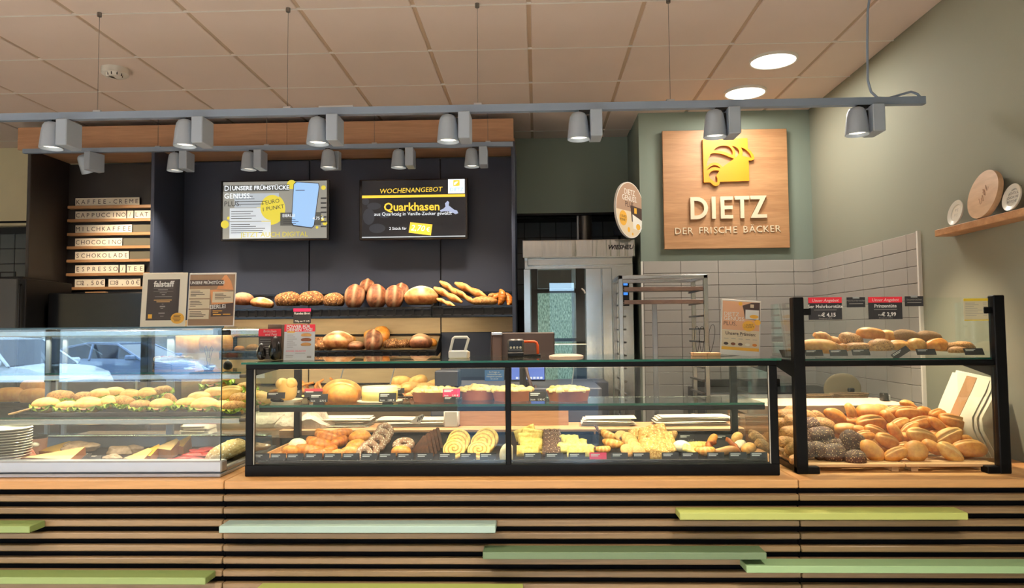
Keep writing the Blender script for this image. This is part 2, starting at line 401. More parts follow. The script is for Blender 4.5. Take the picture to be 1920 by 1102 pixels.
# ================================================================== the counter
YC, ZT = 3.11, .95
JX = [-4.2, onY(420, 960, YC).x, onY(1498, 960, YC).x, XW-.004]
NAMES = ['left', 'middle', 'right']
SLZ = [.8915-.0519*k for k in range(17)]      # top edge of each slat
fronts = []
for i in range(3):
    x0, x1 = JX[i]+.0015, JX[i+1]-.0015
    wt = B().cbox(x0, x1, YC-.006, 3.92, ZT-.034, ZT, .003).build('worktop', 'oak_top')
    tag(wt, ['light oak worktop section under the chilled sandwich case', 'light oak worktop section under the wide pastry case', 'light oak worktop section under the bread roll display'][i], 'worktop', None)
    t = thing('counter_front', ['slatted oak counter front below the chilled sandwich case', 'slatted oak counter front below the wide pastry case', 'slatted oak counter front below the bread roll display'][i], 'counter', ((x0+x1)/2, 3.4, 0))
    B().box(x0, x1, YC+.02, YC+.06, 0, ZT-.036).build('backing_panel', 'slat_gap', t)
    sm = B().cbox(-(x1-x0)/2, (x1-x0)/2, -.012, .02, -.0265, 0, .004).mesh('slat', 'oak_slat', angle=40)
    for z in SLZ:
        o = inst(sm, 'slat', t); o.location = Vector(((x0+x1)/2, YC+.0, z))-t.location
    fronts.append(t)
def accent(px0, px1, py, col, lab, yf=3.0):
    """a longer coloured board in place of a slat, standing proud of the front; py: middle of its front face"""
    z = min(SLZ, key=lambda q: abs(q-.013-onY((px0+px1)/2, py, yf).z))
    x0 = -2.9 if px0 <= 0 else onY(px0, py, yf).x; x1 = XW-.01 if px1 >= 1920 else onY(px1, py, yf).x
    o = B().cbox(x0, x1, yf, YC-.0125, z-.027, z+.001, .0025).build('accent_board', col); tag(o, lab, 'board')
plain('lime', (156, 160, 84), .45); plain('moss', (84, 102, 70), .45); plain('mint', (146, 166, 154), .4); plain('leaf', (116, 132, 74), .45); plain('pale_green', (132, 158, 112), .45)
accent(1275, 1816, 976, 'lime', 'lime green board proud of the slats below the bread roll display')
accent(410, 929, 1001, 'mint', 'pale mint board proud of the slats below the left end of the pastry case')
accent(0, 55, 1004, 'leaf', 'short visible end of a green board at the left picture edge')
accent(0, 385, 1078, 'leaf', 'leaf green board proud of the slats below the sandwich case')
accent(905, 1438, 1051, 'moss', 'dark moss green board overlapping the middle and right slats')
accent(1400, 1920, 1073, 'pale_green', 'pale green board running low to the right wall')
accent(475, 980, 1103, 'lime', 'lime board just showing along the bottom edge of the picture')
# ================================================================== left chilled case
LX0, LX1, LYF, LYR, LZT = -3.0, -1.385, 3.2, 3.87, 1.60
t = thing('chilled_case', 'glass chilled display case with silver base holding the sandwiches', 'display case', (-2.2, 3.5, ZT))
b = B().cbox(LX0, LX1, LYF-.01, LYF+.05, ZT+.018, ZT+.07, .006).cbox(LX0, LX1, LYF-.02, LYR, ZT, ZT+.016, .004)
b.cbox(LX1-.03, LX1, LYF+.05, LYR, ZT+.016, ZT+.035, .004); b.build('base_frame', 'silver', t)
B().box(LX0, LX1-.03, LYF+.05, LYR, ZT+.016, ZT+.03).build('case_floor', 'black', t)
B().box(LX0, LX1-.012, LYF, LYF+.006, ZT+.05, LZT).build('front_pane', glass('case_glass', (.95, .975, .965, 1), 1.0, 2.2), t)
B().box(LX1-.008, LX1-.002, LYF+.008, LYR, ZT+.03, LZT).build('side_pane', 'glass', t)
B().box(LX0, LX1, LYF, LYR, LZT, LZT+.008).build('top_pane', 'glass', t)
B().box(LX1-.011, LX1-.009, LYF-.001, LYF+.007, ZT+.05, LZT).box(LX0, LX1, LYF-.002, LYF, LZT, LZT+.008).build('pane_edge', plain('pane_edge', (44, 62, 60), .2), t)
for cx_ in (LX1-.012,):
    B().cyl((cx_-.02, LYF+.02, LZT-.02), (cx_+.03, LYF+.02, LZT-.02), .012).build('glass_clamp', 'black', t)
for zz in (1.375, 1.17):
    B().cyl((LX1-.016, 3.42, zz), (LX1+.012, 3.42, zz), .009).build('glass_clamp', 'steel_dark', t)
B().cbox(LX0, LX1-.012, LYR-.05, LYR, LZT-.032, LZT-.002, .004).build('top_rail', 'steel_hi', t)
B().cbox(LX1-.06, LX1-.028, LYF+.02, LYF+.05, LZT-.032, LZT-.001, .003).build('rail_clip', 'grey_metal', t)
for zz, nm in ((1.386, 'upper_shelf'), (1.176, 'lower_shelf')):
    s = B().box(LX0, LX1-.02, 3.44, LYR-.03, zz, zz+.008).build(nm, 'shelf_glass', t)
    B().cbox(LX0, LX1-.02, 3.43, 3.445, zz-.026, zz-.001, .003).build('shelf_rail', 'steel_hi', s)
    B().box(LX0, LX1-.02, 3.437, 3.44, zz, zz+.008).build('shelf_edge', 'edge_green', s)
b = B()
for px in (97, 128): b.cbox(X_(px, LYR)-.012, X_(px, LYR)+.012, LYR-.03, LYR-.01, ZT+.03, LZT-.03)
for px in (325,): b.cbox(X_(px, LYR)-.02, X_(px, LYR)+.02, LYR-.03, LYR-.01, ZT+.03, LZT-.03)
b.cbox(LX0, LX1-.02, LYR-.03, LYR-.01, ZT+.03, ZT+.09); b.build('rear_door_frame', 'grey_metal', t)
B().cbox(LX0, LX1-.03, LYR-.075, LYR-.035, ZT+.09, ZT+.1).build('floor_rail', 'steel_hi', t)
B().box(LX0, LX1-.02, LYR-.022, LYR-.018, ZT+.09, LZT-.03).build('rear_pane', 'glass', t)
b = B()
for px in (115, 262): b.tube([(X_(px, LYR-.05), LYR-.04, 1.34), (X_(px, LYR-.05), LYR-.075, 1.34), (X_(px, LYR-.05), LYR-.075, 1.24)], .006)
b.build('door_handle', 'silver', t)
area('chilled_case_strip_light', (-2.2, LYR-.06, LZT-.036), (-.35, 0, 0), 1.5, .03, 8, CASE)
area('chilled_case_shelf_light', (-2.2, 3.46, 1.355), (-.2, 0, 0), 1.5, .02, 3.5, CASE)
area('chilled_case_lower_light', (-2.2, 3.46, 1.145), (-.2, 0, 0), 1.5, .02, 3.5, CASE)
# ================================================================== middle pastry case
MX0, MXM, MX1, MYF, MYR = onY(460, 800, 3.2).x, onY(953, 800, 3.2).x, onY(1460, 800, 3.2).x, 3.2, 3.87
MZ0, MZT = ZT, 1.448
t = thing('pastry_case', 'wide black framed glass pastry case in the middle of the counter', 'display case', ((MX0+MX1)/2, 3.5, ZT))
P = .034
for nm, xa, xb in (('post', MX0, MX0+P), ('post', MXM-.012, MXM+.012), ('post', MX1-P, MX1)):
    B().cbox(xa, xb, MYF, MYF+P, MZ0, MZT-.03, .003).build(nm, 'frame_black', t)
for xa, xb in ((MX0, MX0+P), (MX1-P, MX1)): B().cbox(xa, xb, MYR-P, MYR, MZ0, MZT-.03, .003).build('post', 'frame_black', t)
B().cbox(MX0, MX1, MYF-.002, MYF+P, MZT-.032, MZT-.008, .003).build('top_rail', 'frame_black', t)
B().cbox(MX0, MX1, MYF-.003, MYF+.04, MZ0, MZ0+.05, .003).build('bottom_rail', 'frame_black', t)
for xa in (MX0, MX1-P):
    B().add([(xa, MYF+P, MZT-.008), (xa+P, MYF+P, MZT-.008), (xa, MYR, MZT-.008), (xa+P, MYR, MZT-.008), (xa, MYF+P, MZT-.06), (xa+P, MYF+P, MZT-.06), (xa, MYR, MZT-.032), (xa+P, MYR, MZT-.032)],
            [(0, 1, 3, 2), (4, 6, 7, 5), (0, 4, 5, 1), (2, 3, 7, 6), (0, 2, 6, 4), (1, 5, 7, 3)]).build('side_bracket', 'frame_black', t)
    B().cbox(xa, xa+P, MYF+P, MYR, MZ0, MZ0+.03, .003).build('side_rail', 'frame_black', t)
B().box(MX0+.005, MX1-.005, MYF-.02, MYR+.02, MZT-.008, MZT).build('top_pane', 'shelf_glass', t)
B().box(MX0-.012, MX1+.012, MYF-.024, MYF-.0205, MZT-.009, MZT).build('pane_edge', 'edge_green', t)
for xa, xb in ((MX0+P+.001, MXM-.013), (MXM+.013, MX1-P-.001)):
    B().box(xa, xb, MYF+.014, MYF+.02, MZ0+.05, MZT-.034).build('front_pane', 'glass', t)
for xa in (MX0+.012, MX1-.018): B().box(xa, xa+.006, MYF+P, MYR-P, MZ0+.03, MZT-.034).build('side_pane', 'glass', t)
b = B()
for xa in (MX0+P, MX1-P-.003): b.box(xa, xa+.003, MYF+.005, MYF+.013, MZ0+.05, MZT-.033)
b.build('pane_edge', plain('pane_edge_pale', (188, 182, 170), .3), t)
s = B().box(MX0+P+.005, MX1-P-.005, 3.26, 3.62, 1.245, 1.253).build('middle_shelf', 'shelf_glass', t)
B().box(MX0+P+.005, MX1-P-.005, 3.2565, 3.26, 1.244, 1.253).build('shelf_edge', 'edge_green', s)
B().cbox(MX0+P+.002, MX1-P-.002, 3.262, 3.285, 1.222, 1.244, .003).build('shelf_rail', 'frame_black', s)
for px in (628, 725, 1068): 
    x = X_(px, 3.6)
    B().cyl((x, 3.6, 1.253), (x+.03, 3.7, MZT-.01), .003, n=8).build('shelf_stay', 'silver', t)
B().cyl((MX0+.12, MYF+.075, MZT-.026), (MX1-.06, MYF+.075, MZT-.026), .006).build('light_tube', emit('tube_glow', (255, 226, 178), 3.0), t)
B().add([(MX0+P, 3.245, ZT+.035), (MX1-P, 3.245, ZT+.035), (MX0+P, MYR, ZT+.085), (MX1-P, MYR, ZT+.085), (MX0+P, 3.245, ZT+.001), (MX1-P, 3.245, ZT+.001), (MX0+P, MYR, ZT+.001), (MX1-P, MYR, ZT+.001)],
        [(0, 1, 3, 2), (4, 6, 7, 5), (0, 4, 5, 1), (2, 3, 7, 6), (0, 2, 6, 4), (1, 5, 7, 3)]).build('sloping_bed', 'black', t)
B().cbox(MX0+P+.003, MX1-P-.003, 3.243, 3.249, ZT+.05, ZT+.062, .002).build('ticket_rail', 'black_gloss', t)
area('pastry_case_strip_light', ((MX0+MX1)/2, MYF+.075, MZT-.034), (.25, 0, 0), 2.1, .03, 4.5, CASE)
area('pastry_case_shelf_light', ((MX0+MX1)/2, 3.30, 1.22), (.3, 0, 0), 2.1, .02, 4, CASE)
# ledge behind the pastry case
LZ = 1.062
tag(B().cbox(onY(523, 805, 3.875).x, onY(1396, 805, 3.875).x, 3.876, 4.16, LZ-.042, LZ, .003).build('rear_ledge', 'beech'), 'pale beech ledge behind the pastry case holding paper bags', 'shelf')
B().box(-1.38, 1.07, 3.93, 4.15, 0, LZ-.043).build('rear_cabinet', 'black')
tag(bpy.data.objects['rear_cabinet'], 'black cabinet carrying the beech ledge behind the pastry case', 'cabinet')
# ================================================================== right roll display
RX0, RX1, RYF, RYR = onY(1493, 880, 3.235).x, onY(1894, 880, 3.235).x, 3.22, 3.56
RZT, RZS = onY(1490, 557, 3.22).z, 1.44
t = thing('roll_display', 'open fronted black post and glass stand for bread rolls at the right wall', 'display case', ((RX0+RX1)/2, 3.4, ZT))
W = .048
for xa in (RX0, RX1-W):
    B().cbox(xa, xa+W, RYF, RYF+.045, ZT, RZT, .004).build('post', 'frame_black', t)
    B().cbox(xa-.0 if xa == RX0 else xa-.05, xa+W+.05 if xa == RX0 else xa+W, RYF+.005, RYF+.06, ZT, ZT+.03, .003).build('post_foot', 'frame_black', t)
    xx = (xa+W, xa+W+.035) if xa == RX0 else (xa-.035, xa)
    B().cbox(xx[0], xx[1], RYF+.012, RYF+.03, RZT-.078, RZT-.05, .003).build('glass_clamp', 'frame_black', t)
B().cbox(RX0+W, RX1-W, RYF+.008, RYF+.032, RZS-.03, RZS-.006, .003).build('shelf_rail', 'frame_black', t)
for xa in (RX0+.008, RX1-W+.008):
    B().add([(xa, RYF+.045, RZS-.006), (xa+.03, RYF+.045, RZS-.006), (xa, RYR, RZS-.006), (xa+.03, RYR, RZS-.006), (xa, RYF+.045, RZS-.08), (xa+.03, RYF+.045, RZS-.08), (xa, RYR, RZS-.03), (xa+.03, RYR, RZS-.03)],
            [(0, 1, 3, 2), (4, 6, 7, 5), (0, 4, 5, 1), (2, 3, 7, 6), (0, 2, 6, 4), (1, 5, 7, 3)]).build('shelf_bracket', 'frame_black', t)
s = B().box(RX0+.01, RX1-.01, RYF+.034, RYR+.02, RZS-.006, RZS+.002).build('shelf', 'shelf_glass', t)
B().box(RX0+W, RX1-W, RYF+.031, RYF+.034, RZS-.006, RZS+.002).build('shelf_edge', 'edge_green', s)
B().box(RX0+W+.006, RX1-W-.006, RYF+.018, RYF+.024, RZS+.004, RZT-.008).build('upper_pane', 'glass', t)
B().box(RX0+W+.002, RX1-W-.002, RYF+.018, RYF+.024, ZT+.07, RZS-.034).build('lower_pane', 'glass', t)
for xa in (RX0+.012, RX1-.024):
    B().box(xa, xa+.006, RYF+.045, RYR, RZS+.004, RZT-.02).build('side_pane', 'glass', t)
    B().box(xa, xa+.006, RYF+.045, RYR, ZT+.03, RZS-.08).build('side_pane', 'glass', t)
B().cbox(RX0+.004, RX0+.022, RYF+.045, RYR, ZT, ZT+.03, .003).build('side_rail', 'frame_black', t)
tag(B().cbox(RX0-.02, onY(1712, 770, 3.9).x, 3.9, 4.3, onY(1600, 775, 3.9).z-.0, onY(1600, 759, 3.9).z, .003).build('rear_ledge', plain('ledge_white', (226, 200, 176), .5)), 'pale laminate ledge behind the heap of rolls', 'shelf')
tag(B().box(RX0-.02, 1.75, 3.93, 4.29, 0, 1.12).build('rear_cabinet', 'oak'), 'cabinet carrying the pale ledge behind the roll display', 'cabinet')
# two slatted pallets under the rolls
pal = None
for i, (xa, xb) in enumerate(((RX0+.06, onY(1697, 878, 3.27).x-.002), (onY(1697, 878, 3.27).x+.002, onY(1868, 878, 3.27).x))):
    t = thing('slatted_pallet', ['left slatted wooden pallet under the dark grain rolls', 'right slatted wooden pallet with bare front slats under the rolls'][i], 'pallet', ((xa+xb)/2, 3.5, ZT))
    for k in range(10): B().cbox(xa, xb, 3.262+.056*k, 3.262+.056*k+.04, ZT+.022, ZT+.036, .002).build('slat', 'pallet', t)
    for x in (xa+.03, xb-.05): B().cbox(x, x+.03, 3.28, 3.8, ZT, ZT+.022, .002).build('runner', 'pallet', t)
# ================================================================== shelving unit at the back
UF, UB = 5.9, 6.42
UX0, UX1 = onY(49, 400, UF).x, onY(966, 400, UF).x
UTZ = onY(500, 275, UF).z          # underside of the fascia
u = thing('bread_wall_unit', 'dark tall wall unit with oak fascia carrying screens and bread trays', 'shelving', ((UX0+UX1)/2, 6.2, 0))
DX = onY(281, 450, UF).x
B().cbox(UX0, UX0+.03, UF, UB, 0, UTZ+.01).build('side_panel', 'dark_side', u)
B().cbox(DX, DX+.03, UF, UB, 0, UTZ+.01).build('divider_panel', 'dark_panel', u)
B().cbox(UX1-.03, UX1, UF, UB, 0, UTZ+.01).build('side_panel', 'dark_panel', u)
jx = [DX+.03, X_(582, UB, 300), X_(826, UB, 300), UX1-.03]
z_m = onY(700, 596, UB).z
for i in range(3):
    B().box(jx[i]+.006, jx[i+1]-.006, UB-.02, UB, z_m, UTZ).build('back_panel', 'dark_panel', u)
    zb = .3 if i < 2 else onY(900, 622, UB).z
    B().box(jx[i]+.006, jx[i+1]-.006, UB-.022, UB, zb, z_m-.004).build('lower_back_panel', 'maple', u)
B().box(jx[2]+.006, jx[3], UB-.015, UB, .3, onY(900, 622, UB).z-.004).build('lower_back_panel', 'dark_panel', u)
B().box(UX0+.03, DX, UB-.02, UB, .3, UTZ).build('menu_back_panel', 'dark_side', u)
B().box(DX+.03, UX1-.03, UB-.001, UB+.02, .3, UTZ).build('rear_lining', 'black', u)
fx = [onY(37, 250, UF-.02).x, onY(540, 250, UF-.02).x, onY(963, 250, UF-.02).x]
for i in range(2): B().cbox(fx[i]+.001, fx[i+1]-.001, UF-.045, UF-.02, UTZ-.0, onY(500, 232, UF-.02).z, .002).build('fascia_board', 'oak_fascia', u)
B().box(UX0, UX1, UF-.02, UB, UTZ+.012, UTZ+.03).build('soffit_board', 'oak_fascia', u)
# bread trays on the unit
def bread_tray(x0, x1, yf, yb, zl, zt, lab, zback, end=False):
    t = thing('bread_tray', lab, 'tray', ((x0+x1)/2, (yf+yb)/2, zl))
    B().add([(x0, yf, zl+.012), (x1, yf, zl+.012), (x0, yb, zl+.06), (x1, yb, zl+.06), (x0, yf, zl), (x1, yf, zl), (x0, yb, zl+.048), (x1, yb, zl+.048)],
            [(0, 1, 3, 2), (4, 6, 7, 5), (0, 4, 5, 1), (2, 3, 7, 6), (0, 2, 6, 4), (1, 5, 7, 3)]).build('tray_bed', 'black', t)
    B().cbox(x0, x1, yf-.012, yf, zl-.004, zl+.014, .002).cbox(x0, x1, yf-.012, yf, zt-.016, zt, .002).build('front_rail', 'black_gloss', t)
    n = max(3, int((x1-x0)/.075)); b = B()
    for i in range(n+1): xx = x0+(x1-x0)*i/n; b.box(max(x0, xx-.009), min(x1, xx+.009), yf-.009, yf-.002, zl, zt-.002)
    b.box(x0, x1, yf-.004, yf-.001, zl+.02, zt-.02); b.build('front_lattice', 'black', t, kind='stuff')
    b = B().cbox(x0, x1, yb-.01, yb, zback-.014, zback, .002)
    for xx in (x0+.01, x1-.01): b.box(xx-.004, xx+.004, yb-.008, yb-.002, zl+.05, zback)
    b.build('back_rail', 'black_gloss', t)
    for xx in (x0, x1-.006):
        B().add([(xx, yf, zl), (xx+.006, yf, zl), (xx, yf, zt), (xx+.006, yf, zt), (xx, yb, zl+.05), (xx+.006, yb, zl+.05), (xx, yb, zback), (xx+.006, yb, zback)],
                [(0, 1, 3, 2), (4, 6, 7, 5), (0, 4, 5, 1), (2, 3, 7, 6), (0, 2, 6, 4), (1, 5, 7, 3)]).build('end_plate', 'black', t)
    return t
TF, TB = 6.06, 6.39
zu0, zu1 = onY(700, 595, TF).z, onY(700, 576, TF).z
bread_tray(X_(395, TF), X_(810, TF)-.003, TF, TB, zu0, zu1, 'long black bread tray under the screens holding round loaves', onY(600, 551, TB).z)
bread_tray(X_(810, TF)+.003, X_(962, TF), TF, TB, zu0, zu1+.006, 'short black bread tray right of the long one with twisted baguettes', onY(850, 547, TB).z)
zl0, zl1 = onY(700, 671, TF).z, onY(700, 656, TF).z
bread_tray(X_(412, TF), X_(818, TF), TF, TB, zl0, zl1, 'lower black bread tray behind the pastry case top', onY(700, 626, TB).z)
zq0 = onY(650, 757, TF).z
bread_tray(X_(400, TF), X_(818, TF), TF, TB, zq0, zq0+.06, 'lowest bread tray seen through the pastry case glass', zq0+.15)
area('tray_fill_light', (-1.7, TF+.05, zu0-.01), (.5, 0, 0), 2.2, .03, 5, CASE); area('tray_fill_light', (-1.8, TF+.05, zl0-.01), (.5, 0, 0), 1.8, .03, 5, CASE)  # fill lights added under the trays to brighten bread and back panel
def base_z(zl, Y): return zl+.012+.048*(Y-TF)/(TB-TF)
# dark cupboard and machines under the menu
tag(B().cbox(X_(98, 6.0), DX-.01, 5.93, 6.38, .9, onY(180, 549, 6.0).z, .01).build('coffee_machine', 'black_gloss'), 'glossy black machine standing under the coffee menu rails', 'machine')
B().box(X_(90, 5.9), DX-.03, 5.92, 6.38, 0, .9).build('base_cupboard', 'black'); tag(bpy.data.objects['base_cupboard'], 'black cupboard under the machine below the coffee menu', 'cabinet')
t = thing('oven_cabinet', 'dark grey cabinet at the left picture edge below the tiled niche', 'cabinet', (-4.7, 5.9, 0))
zc = onY(20, 522, 5.7).z
B().cbox(-5.4, X_(31, 5.7, 560), 5.7, 6.3, 0, zc, .006).build('body', plain('machine_grey', (64, 66, 68), .4), t)
B().cbox(X_(32, 5.7, 560), X_(45, 5.7, 560), 5.72, 6.3, 0, zc, .006).build('side_frame', 'black', t)
B().tube([(X_(31, 5.7)+.02, 5.71, zc-.05), (X_(31, 5.7)+.02, 5.69, zc-.05), (X_(31, 5.7)+.02, 5.69, zc-.7), (X_(31, 5.7)+.02, 5.71, zc-.7)], .009).build('handle', 'black_gloss', t)
B().cbox(-5.3, X_(40, 5.75), 5.75, 6.2, zc, zc+.02, .004).build('top_tray', 'black', t)
B().tube([(X_(0, 5.75)-.05, 5.8, zc+.02), (X_(0, 5.75)-.05, 5.8, zc+.06), (X_(18, 5.75), 5.8, zc+.06), (X_(18, 5.75), 5.8, zc+.02)], .005).build('tray_rail', 'black', t)
B().cbox(X_(47, 5.95), X_(85, 5.95), 5.93, 5.95, .9, 2.0).build('x', 'black'); bpy.data.objects.remove(bpy.data.objects['x'])
# ------------------------------------------------------------------ coffee menu: oak rails with letter cards
rows = [(376, 386, ['KAFFEE-CREME', (142, 262)]), (401, 411, ['CAPPUCCINO', (142, 237)], ['/', (239, 250.5)], ['LAT', (252.5, 283)]), (427, 437, ['MILCHKAFFEE', (142, 248)]), (452, 462, ['CHOCOCINO', (141.5, 229.5)]),
        (477, 487, ['SCHOKOLADE', (141.5, 242)]), (503, 512.5, ['ESPRESSO', (141.5, 222.5)], ['/', (225, 236)], ['TEE', (238, 271)]), (528, 538.5, ['2,50€', (141, 197)], ['3,00€', (204, 264)])]
MY = UB-.045
words = ['coffee cream', 'cappuccino', 'milk coffee', 'chocolate coffee', 'hot chocolate', 'espresso and tea', 'price']
for r, row in enumerate(rows):
    yc, ys = row[0], row[1]
    zt = onY(200, ys-1.0, MY-.02).z
    x0, x1 = onY(126.5-r*.6, ys, MY-.03).x, DX-.002
    o = B().cbox(x0, x1, MY-.03, UB-.021, zt-.026, zt, .002).build('menu_ledge', 'oak'); tag(o, f'narrow oak ledge holding the {words[r]} letters of the coffee menu', 'ledge', 'oak ledges of the coffee menu')
    for k, (s, (a, c)) in enumerate(row[2:]):
        xa, xb = onY(a, yc, MY).x, onY(c, yc, MY).x
        if s == 'LAT': xb = DX-.004
        h = .072
        lab = {'/': f'small white slash card on the {words[r]} ledge', '2,50€': 'left price strip with small cup symbol on the lowest menu ledge', '3,00€': 'right price strip with large cup symbol on the lowest menu ledge'}.get(s, f'white letter strip reading {s} on the coffee menu')
        t = thing('letter_strip', lab, 'sign', ((xa+xb)/2, MY, zt), group='letter strips of the coffee menu')
        B().cbox(xa, xb, MY-.006, MY, zt, zt+h, .001).build('card', 'paper', t)
        n = len(s); cw = (xb-xa)/(n+(.0 if '€' not in s else 1.2)); off = 0 if '€' not in s else 1.2
        for q, ch in enumerate(s):
            if s == 'LAT': cw = (onY(280, yc, MY).x-xa)/3
            text(ch, .056, xa+(q+off+.5)*cw-t.location.x, h*.48, 'brown_ink', t, y=-.0065, name='letter')
        if off:
            bx = xa+.045-t.location.x; b = B()
            zz = h*.55
            for p, q in (((bx-.025, zz+.012), (bx+.012, zz+.012)), ((bx-.025, zz-.018), (bx+.012, zz-.018)), ((bx-.025, zz-.018), (bx-.025, zz+.012)), ((bx+.012, zz-.018), (bx+.012, zz+.012)), ((bx+.012, zz+.006), (bx+.026, zz+.006)), ((bx+.026, zz-.008), (bx+.026, zz+.006)), ((bx+.012, zz-.008), (bx+.026, zz-.008))):
                b.box(min(p[0], q[0])-.0015, max(p[0], q[0])+.0015, -.007, -.006, min(p[1], q[1])-.0015, max(p[1], q[1])+.0015)
            b.build('cup_symbol', 'brown_ink', t, world=False)
    if r in (2, 3, 4):
        xa = onY(row[2][1][1]+1.5, yc, MY).x
        tag(B().cbox(xa, DX-.004, MY-.003, MY, zt, zt+.07, .001).build('blank_card', plain('olive_card', (98, 94, 78), .7) if 'olive_card' not in MATS else 'olive_card'), f'blank olive grey card right of the {words[r]} letters', 'sign')
tag(B().cbox(X_(171, 6.2), X_(208, 6.2), 6.1, 6.15, onY(190, 549, 6.0).z, onY(190, 549, 6.0).z+.016, .002).build('wooden_strip', 'beech'), 'small pale wooden strip lying on the black machine', 'strip')
# ------------------------------------------------------------------ two wall screens
def screen(px0, py0, px1, py1, Y, lab):
    a, c = onY(px0, py1, Y), onY(px1, py0, Y)
    w_, h_ = c.x-a.x, c.z-a.z
    t = thing('wall_screen', lab, 'screen', ((a.x+c.x)/2, Y, a.z), group='wall screens')
    B().cbox(-w_/2, w_/2, 0, .04, 0, h_, .004).build('bezel', 'black_gloss', t, world=False)
    B().cbox(-.12, .12, .04, UB-.02-Y, h_*.25, h_*.75, .004).build('wall_mount', 'black', t, world=False)
    return t, w_, h_
emit('s_bg', (152, 150, 140), .9); emit('s_grey', (122, 126, 130), .9); emit('s_panel', (178, 186, 192), 1.0); emit('s_panel2', (206, 212, 216), 1.0); emit('s_yellow', (222, 204, 70), 1.0); emit('s_yellow2', (208, 196, 60), .9)
emit('s_phone', (152, 190, 232), 1.1); emit('s_dark', (92, 92, 86), .8); emit('s_white', (240, 246, 250), 1.2); emit('s_black', (26, 27, 32), .9); emit('s_smoke', (50, 54, 62), .9); emit('s_gold', (246, 206, 66), 1.15); emit('s_blue', (150, 198, 240), 1.0); emit('s_text', (60, 60, 60), .8); emit('s_bun', (176, 186, 214), 1.0); emit('s_wood', (168, 150, 122), .9)
SY = 6.17
t, w_, h_ = screen(413, 336, 617, 452, SY, 'left wall screen showing a breakfast menu with a phone and yellow circle')
def gf(b, name, mat, t, y): return b.build(name, mat, t, world=False)
def SX(px): return (px-515)/102*(w_/2)*.985
def SZ(py): return (452-py)/116*h_
def R(px0, py0, px1, py1, y, b=None): return (b or B()).rect(SX(px0), SZ(py1), SX(px1), SZ(py0), y)
R(416, 338.5, 614.5, 448.5, -.0012).build('picture', 's_bg', t, world=False)
b = B().disc(SX(508), SZ(392), .125, .135, -.0016)
for cx_, cy_, r in ((547, 345, .04), (420, 420, .035), (427, 408, .014), (608, 352, .02), (603, 412, .03), (611, 420, .02), (596, 428, .012)): b.disc(SX(cx_), SZ(cy_), r, None, -.0016)
b.build('yellow_circles', 's_yellow', t, world=False)
R(438, 361, 523, 388, -.002).build('menu_panel', 's_panel', t, world=False); b = R(429, 389, 508, 414, -.0021); R(429, 415.5, 508, 447, -.0021, b); b.build('menu_panel', 's_panel2', t, world=False)
B().disc(SX(510), SZ(389), .1, .11, -.0024).build('yellow_circle', 's_yellow', t, world=False)
R(416, 345, 543, 357, -.0026).build('title_bar', 's_dark', t, world=False)
R(526, 399, 604, 424, -.0026).build('offer_panel', 's_dark', t, world=False)
ph = [(557, 341), (598, 344), (599.5, 350), (590, 424), (586, 428), (552, 423), (548, 418), (552, 345)]
B().flat([(SX(x), SZ(y)) for x, y in [(556, 339.5), (599, 343), (601, 350), (591, 426), (586, 430), (550, 425), (546.5, 418), (551, 344)]], -.003).build('phone_frame', 's_text', t, world=False)
B().flat([(SX(x), SZ(y)) for x, y in ph], -.0034).build('phone_picture', 's_phone', t, world=False)
b = B()
for py in range(341, 400, 9): R(603, py+30, 614, py+33, -.0026, b)
b.build('slats_picture', 's_text', t, world=False)
tx = lambda s, sz, px, py, m, **k: text(s, sz, SX(px), SZ(py), m, t, y=-.004, **k)
tx('UNSERE FRÜHSTÜCKE', .05, 433, 351, 's_white', align='LEFT', bold=.001); tx('DI', .062, 418, 351, 's_white', align='LEFT'); tx('GENUSS.', .062, 418, 366, 's_white', align='LEFT'); tx('PLUS.', .062, 418, 381, 's_text', align='LEFT')
tx('1 EURO', .048, 489, 381, 's_text', align='LEFT', tilt=.14); tx('1 PUNKT', .048, 491, 393, 's_text', align='LEFT', tilt=.14); tx('EIERLEI', .036, 530, 405, 's_white', align='LEFT'); tx('4,75 €', .036, 588, 411, 's_white', align='LEFT')
tx('JETZT AUCH DIGITAL', .06, 515, 441, 's_yellow2')
b = B(); rnd = random.Random(4)
for x0, x1, y0, y1, st in ((432, 500, 395, 410, 4.5), (432, 500, 420, 436, 4), (532, 570, 412, 420, 4), (555, 585, 356, 356, 4), (440, 500, 366, 384, 5)):
    y = y0
    while y <= y1: R(x0, y, x0+(x1-x0)*rnd.uniform(.5, 1), y+1.1, -.0036, b); y += st
b.build('fine_print', 's_text', t, world=False, kind='stuff')
t, w_, h_ = screen(673.5, 334, 877, 450, SY, 'right wall screen with dark weekly offer in yellow writing')
def SX(px): return (px-775)/101.8*(w_/2)*.985
def SZ(py): return (450-py)/116*h_
R(677, 336.5, 874, 446, -.0012).build('picture', 's_black', t, world=False)
b = B()
for cx_, cy_, rx, rz in ((690, 405, .05, .07), (700, 385, .06, .03), (720, 402, .05, .03), (706, 428, .07, .04), (684, 376, .03, .03)): b.disc(SX(cx_), SZ(cy_), rx, rz, -.0016)
b.build('smoke_picture', 's_smoke', t, world=False)
R(677, 364.5, 873, 369.5, -.002).build('yellow_stripe', 's_gold', t, world=False); R(677, 444, 873, 446, -.002).build('white_stripe', 's_panel', t, world=False)
R(841, 335.5, 872.5, 363, -.0024).build('logo_card', 's_white', t, world=False)
B().flat([(SX(x), SZ(y)) for x, y in ((851, 337.5), (863, 337.5), (863, 348), (859, 349), (851, 349))], -.0028).build('logo_square', 's_gold', t, world=False)
B().flat([(SX(x), SZ(y)) for x, y in ((852, 346), (853, 342), (857, 340), (861, 340.5), (858, 343), (854, 347))], -.0031).build('logo_croissant', 's_white', t, world=False)
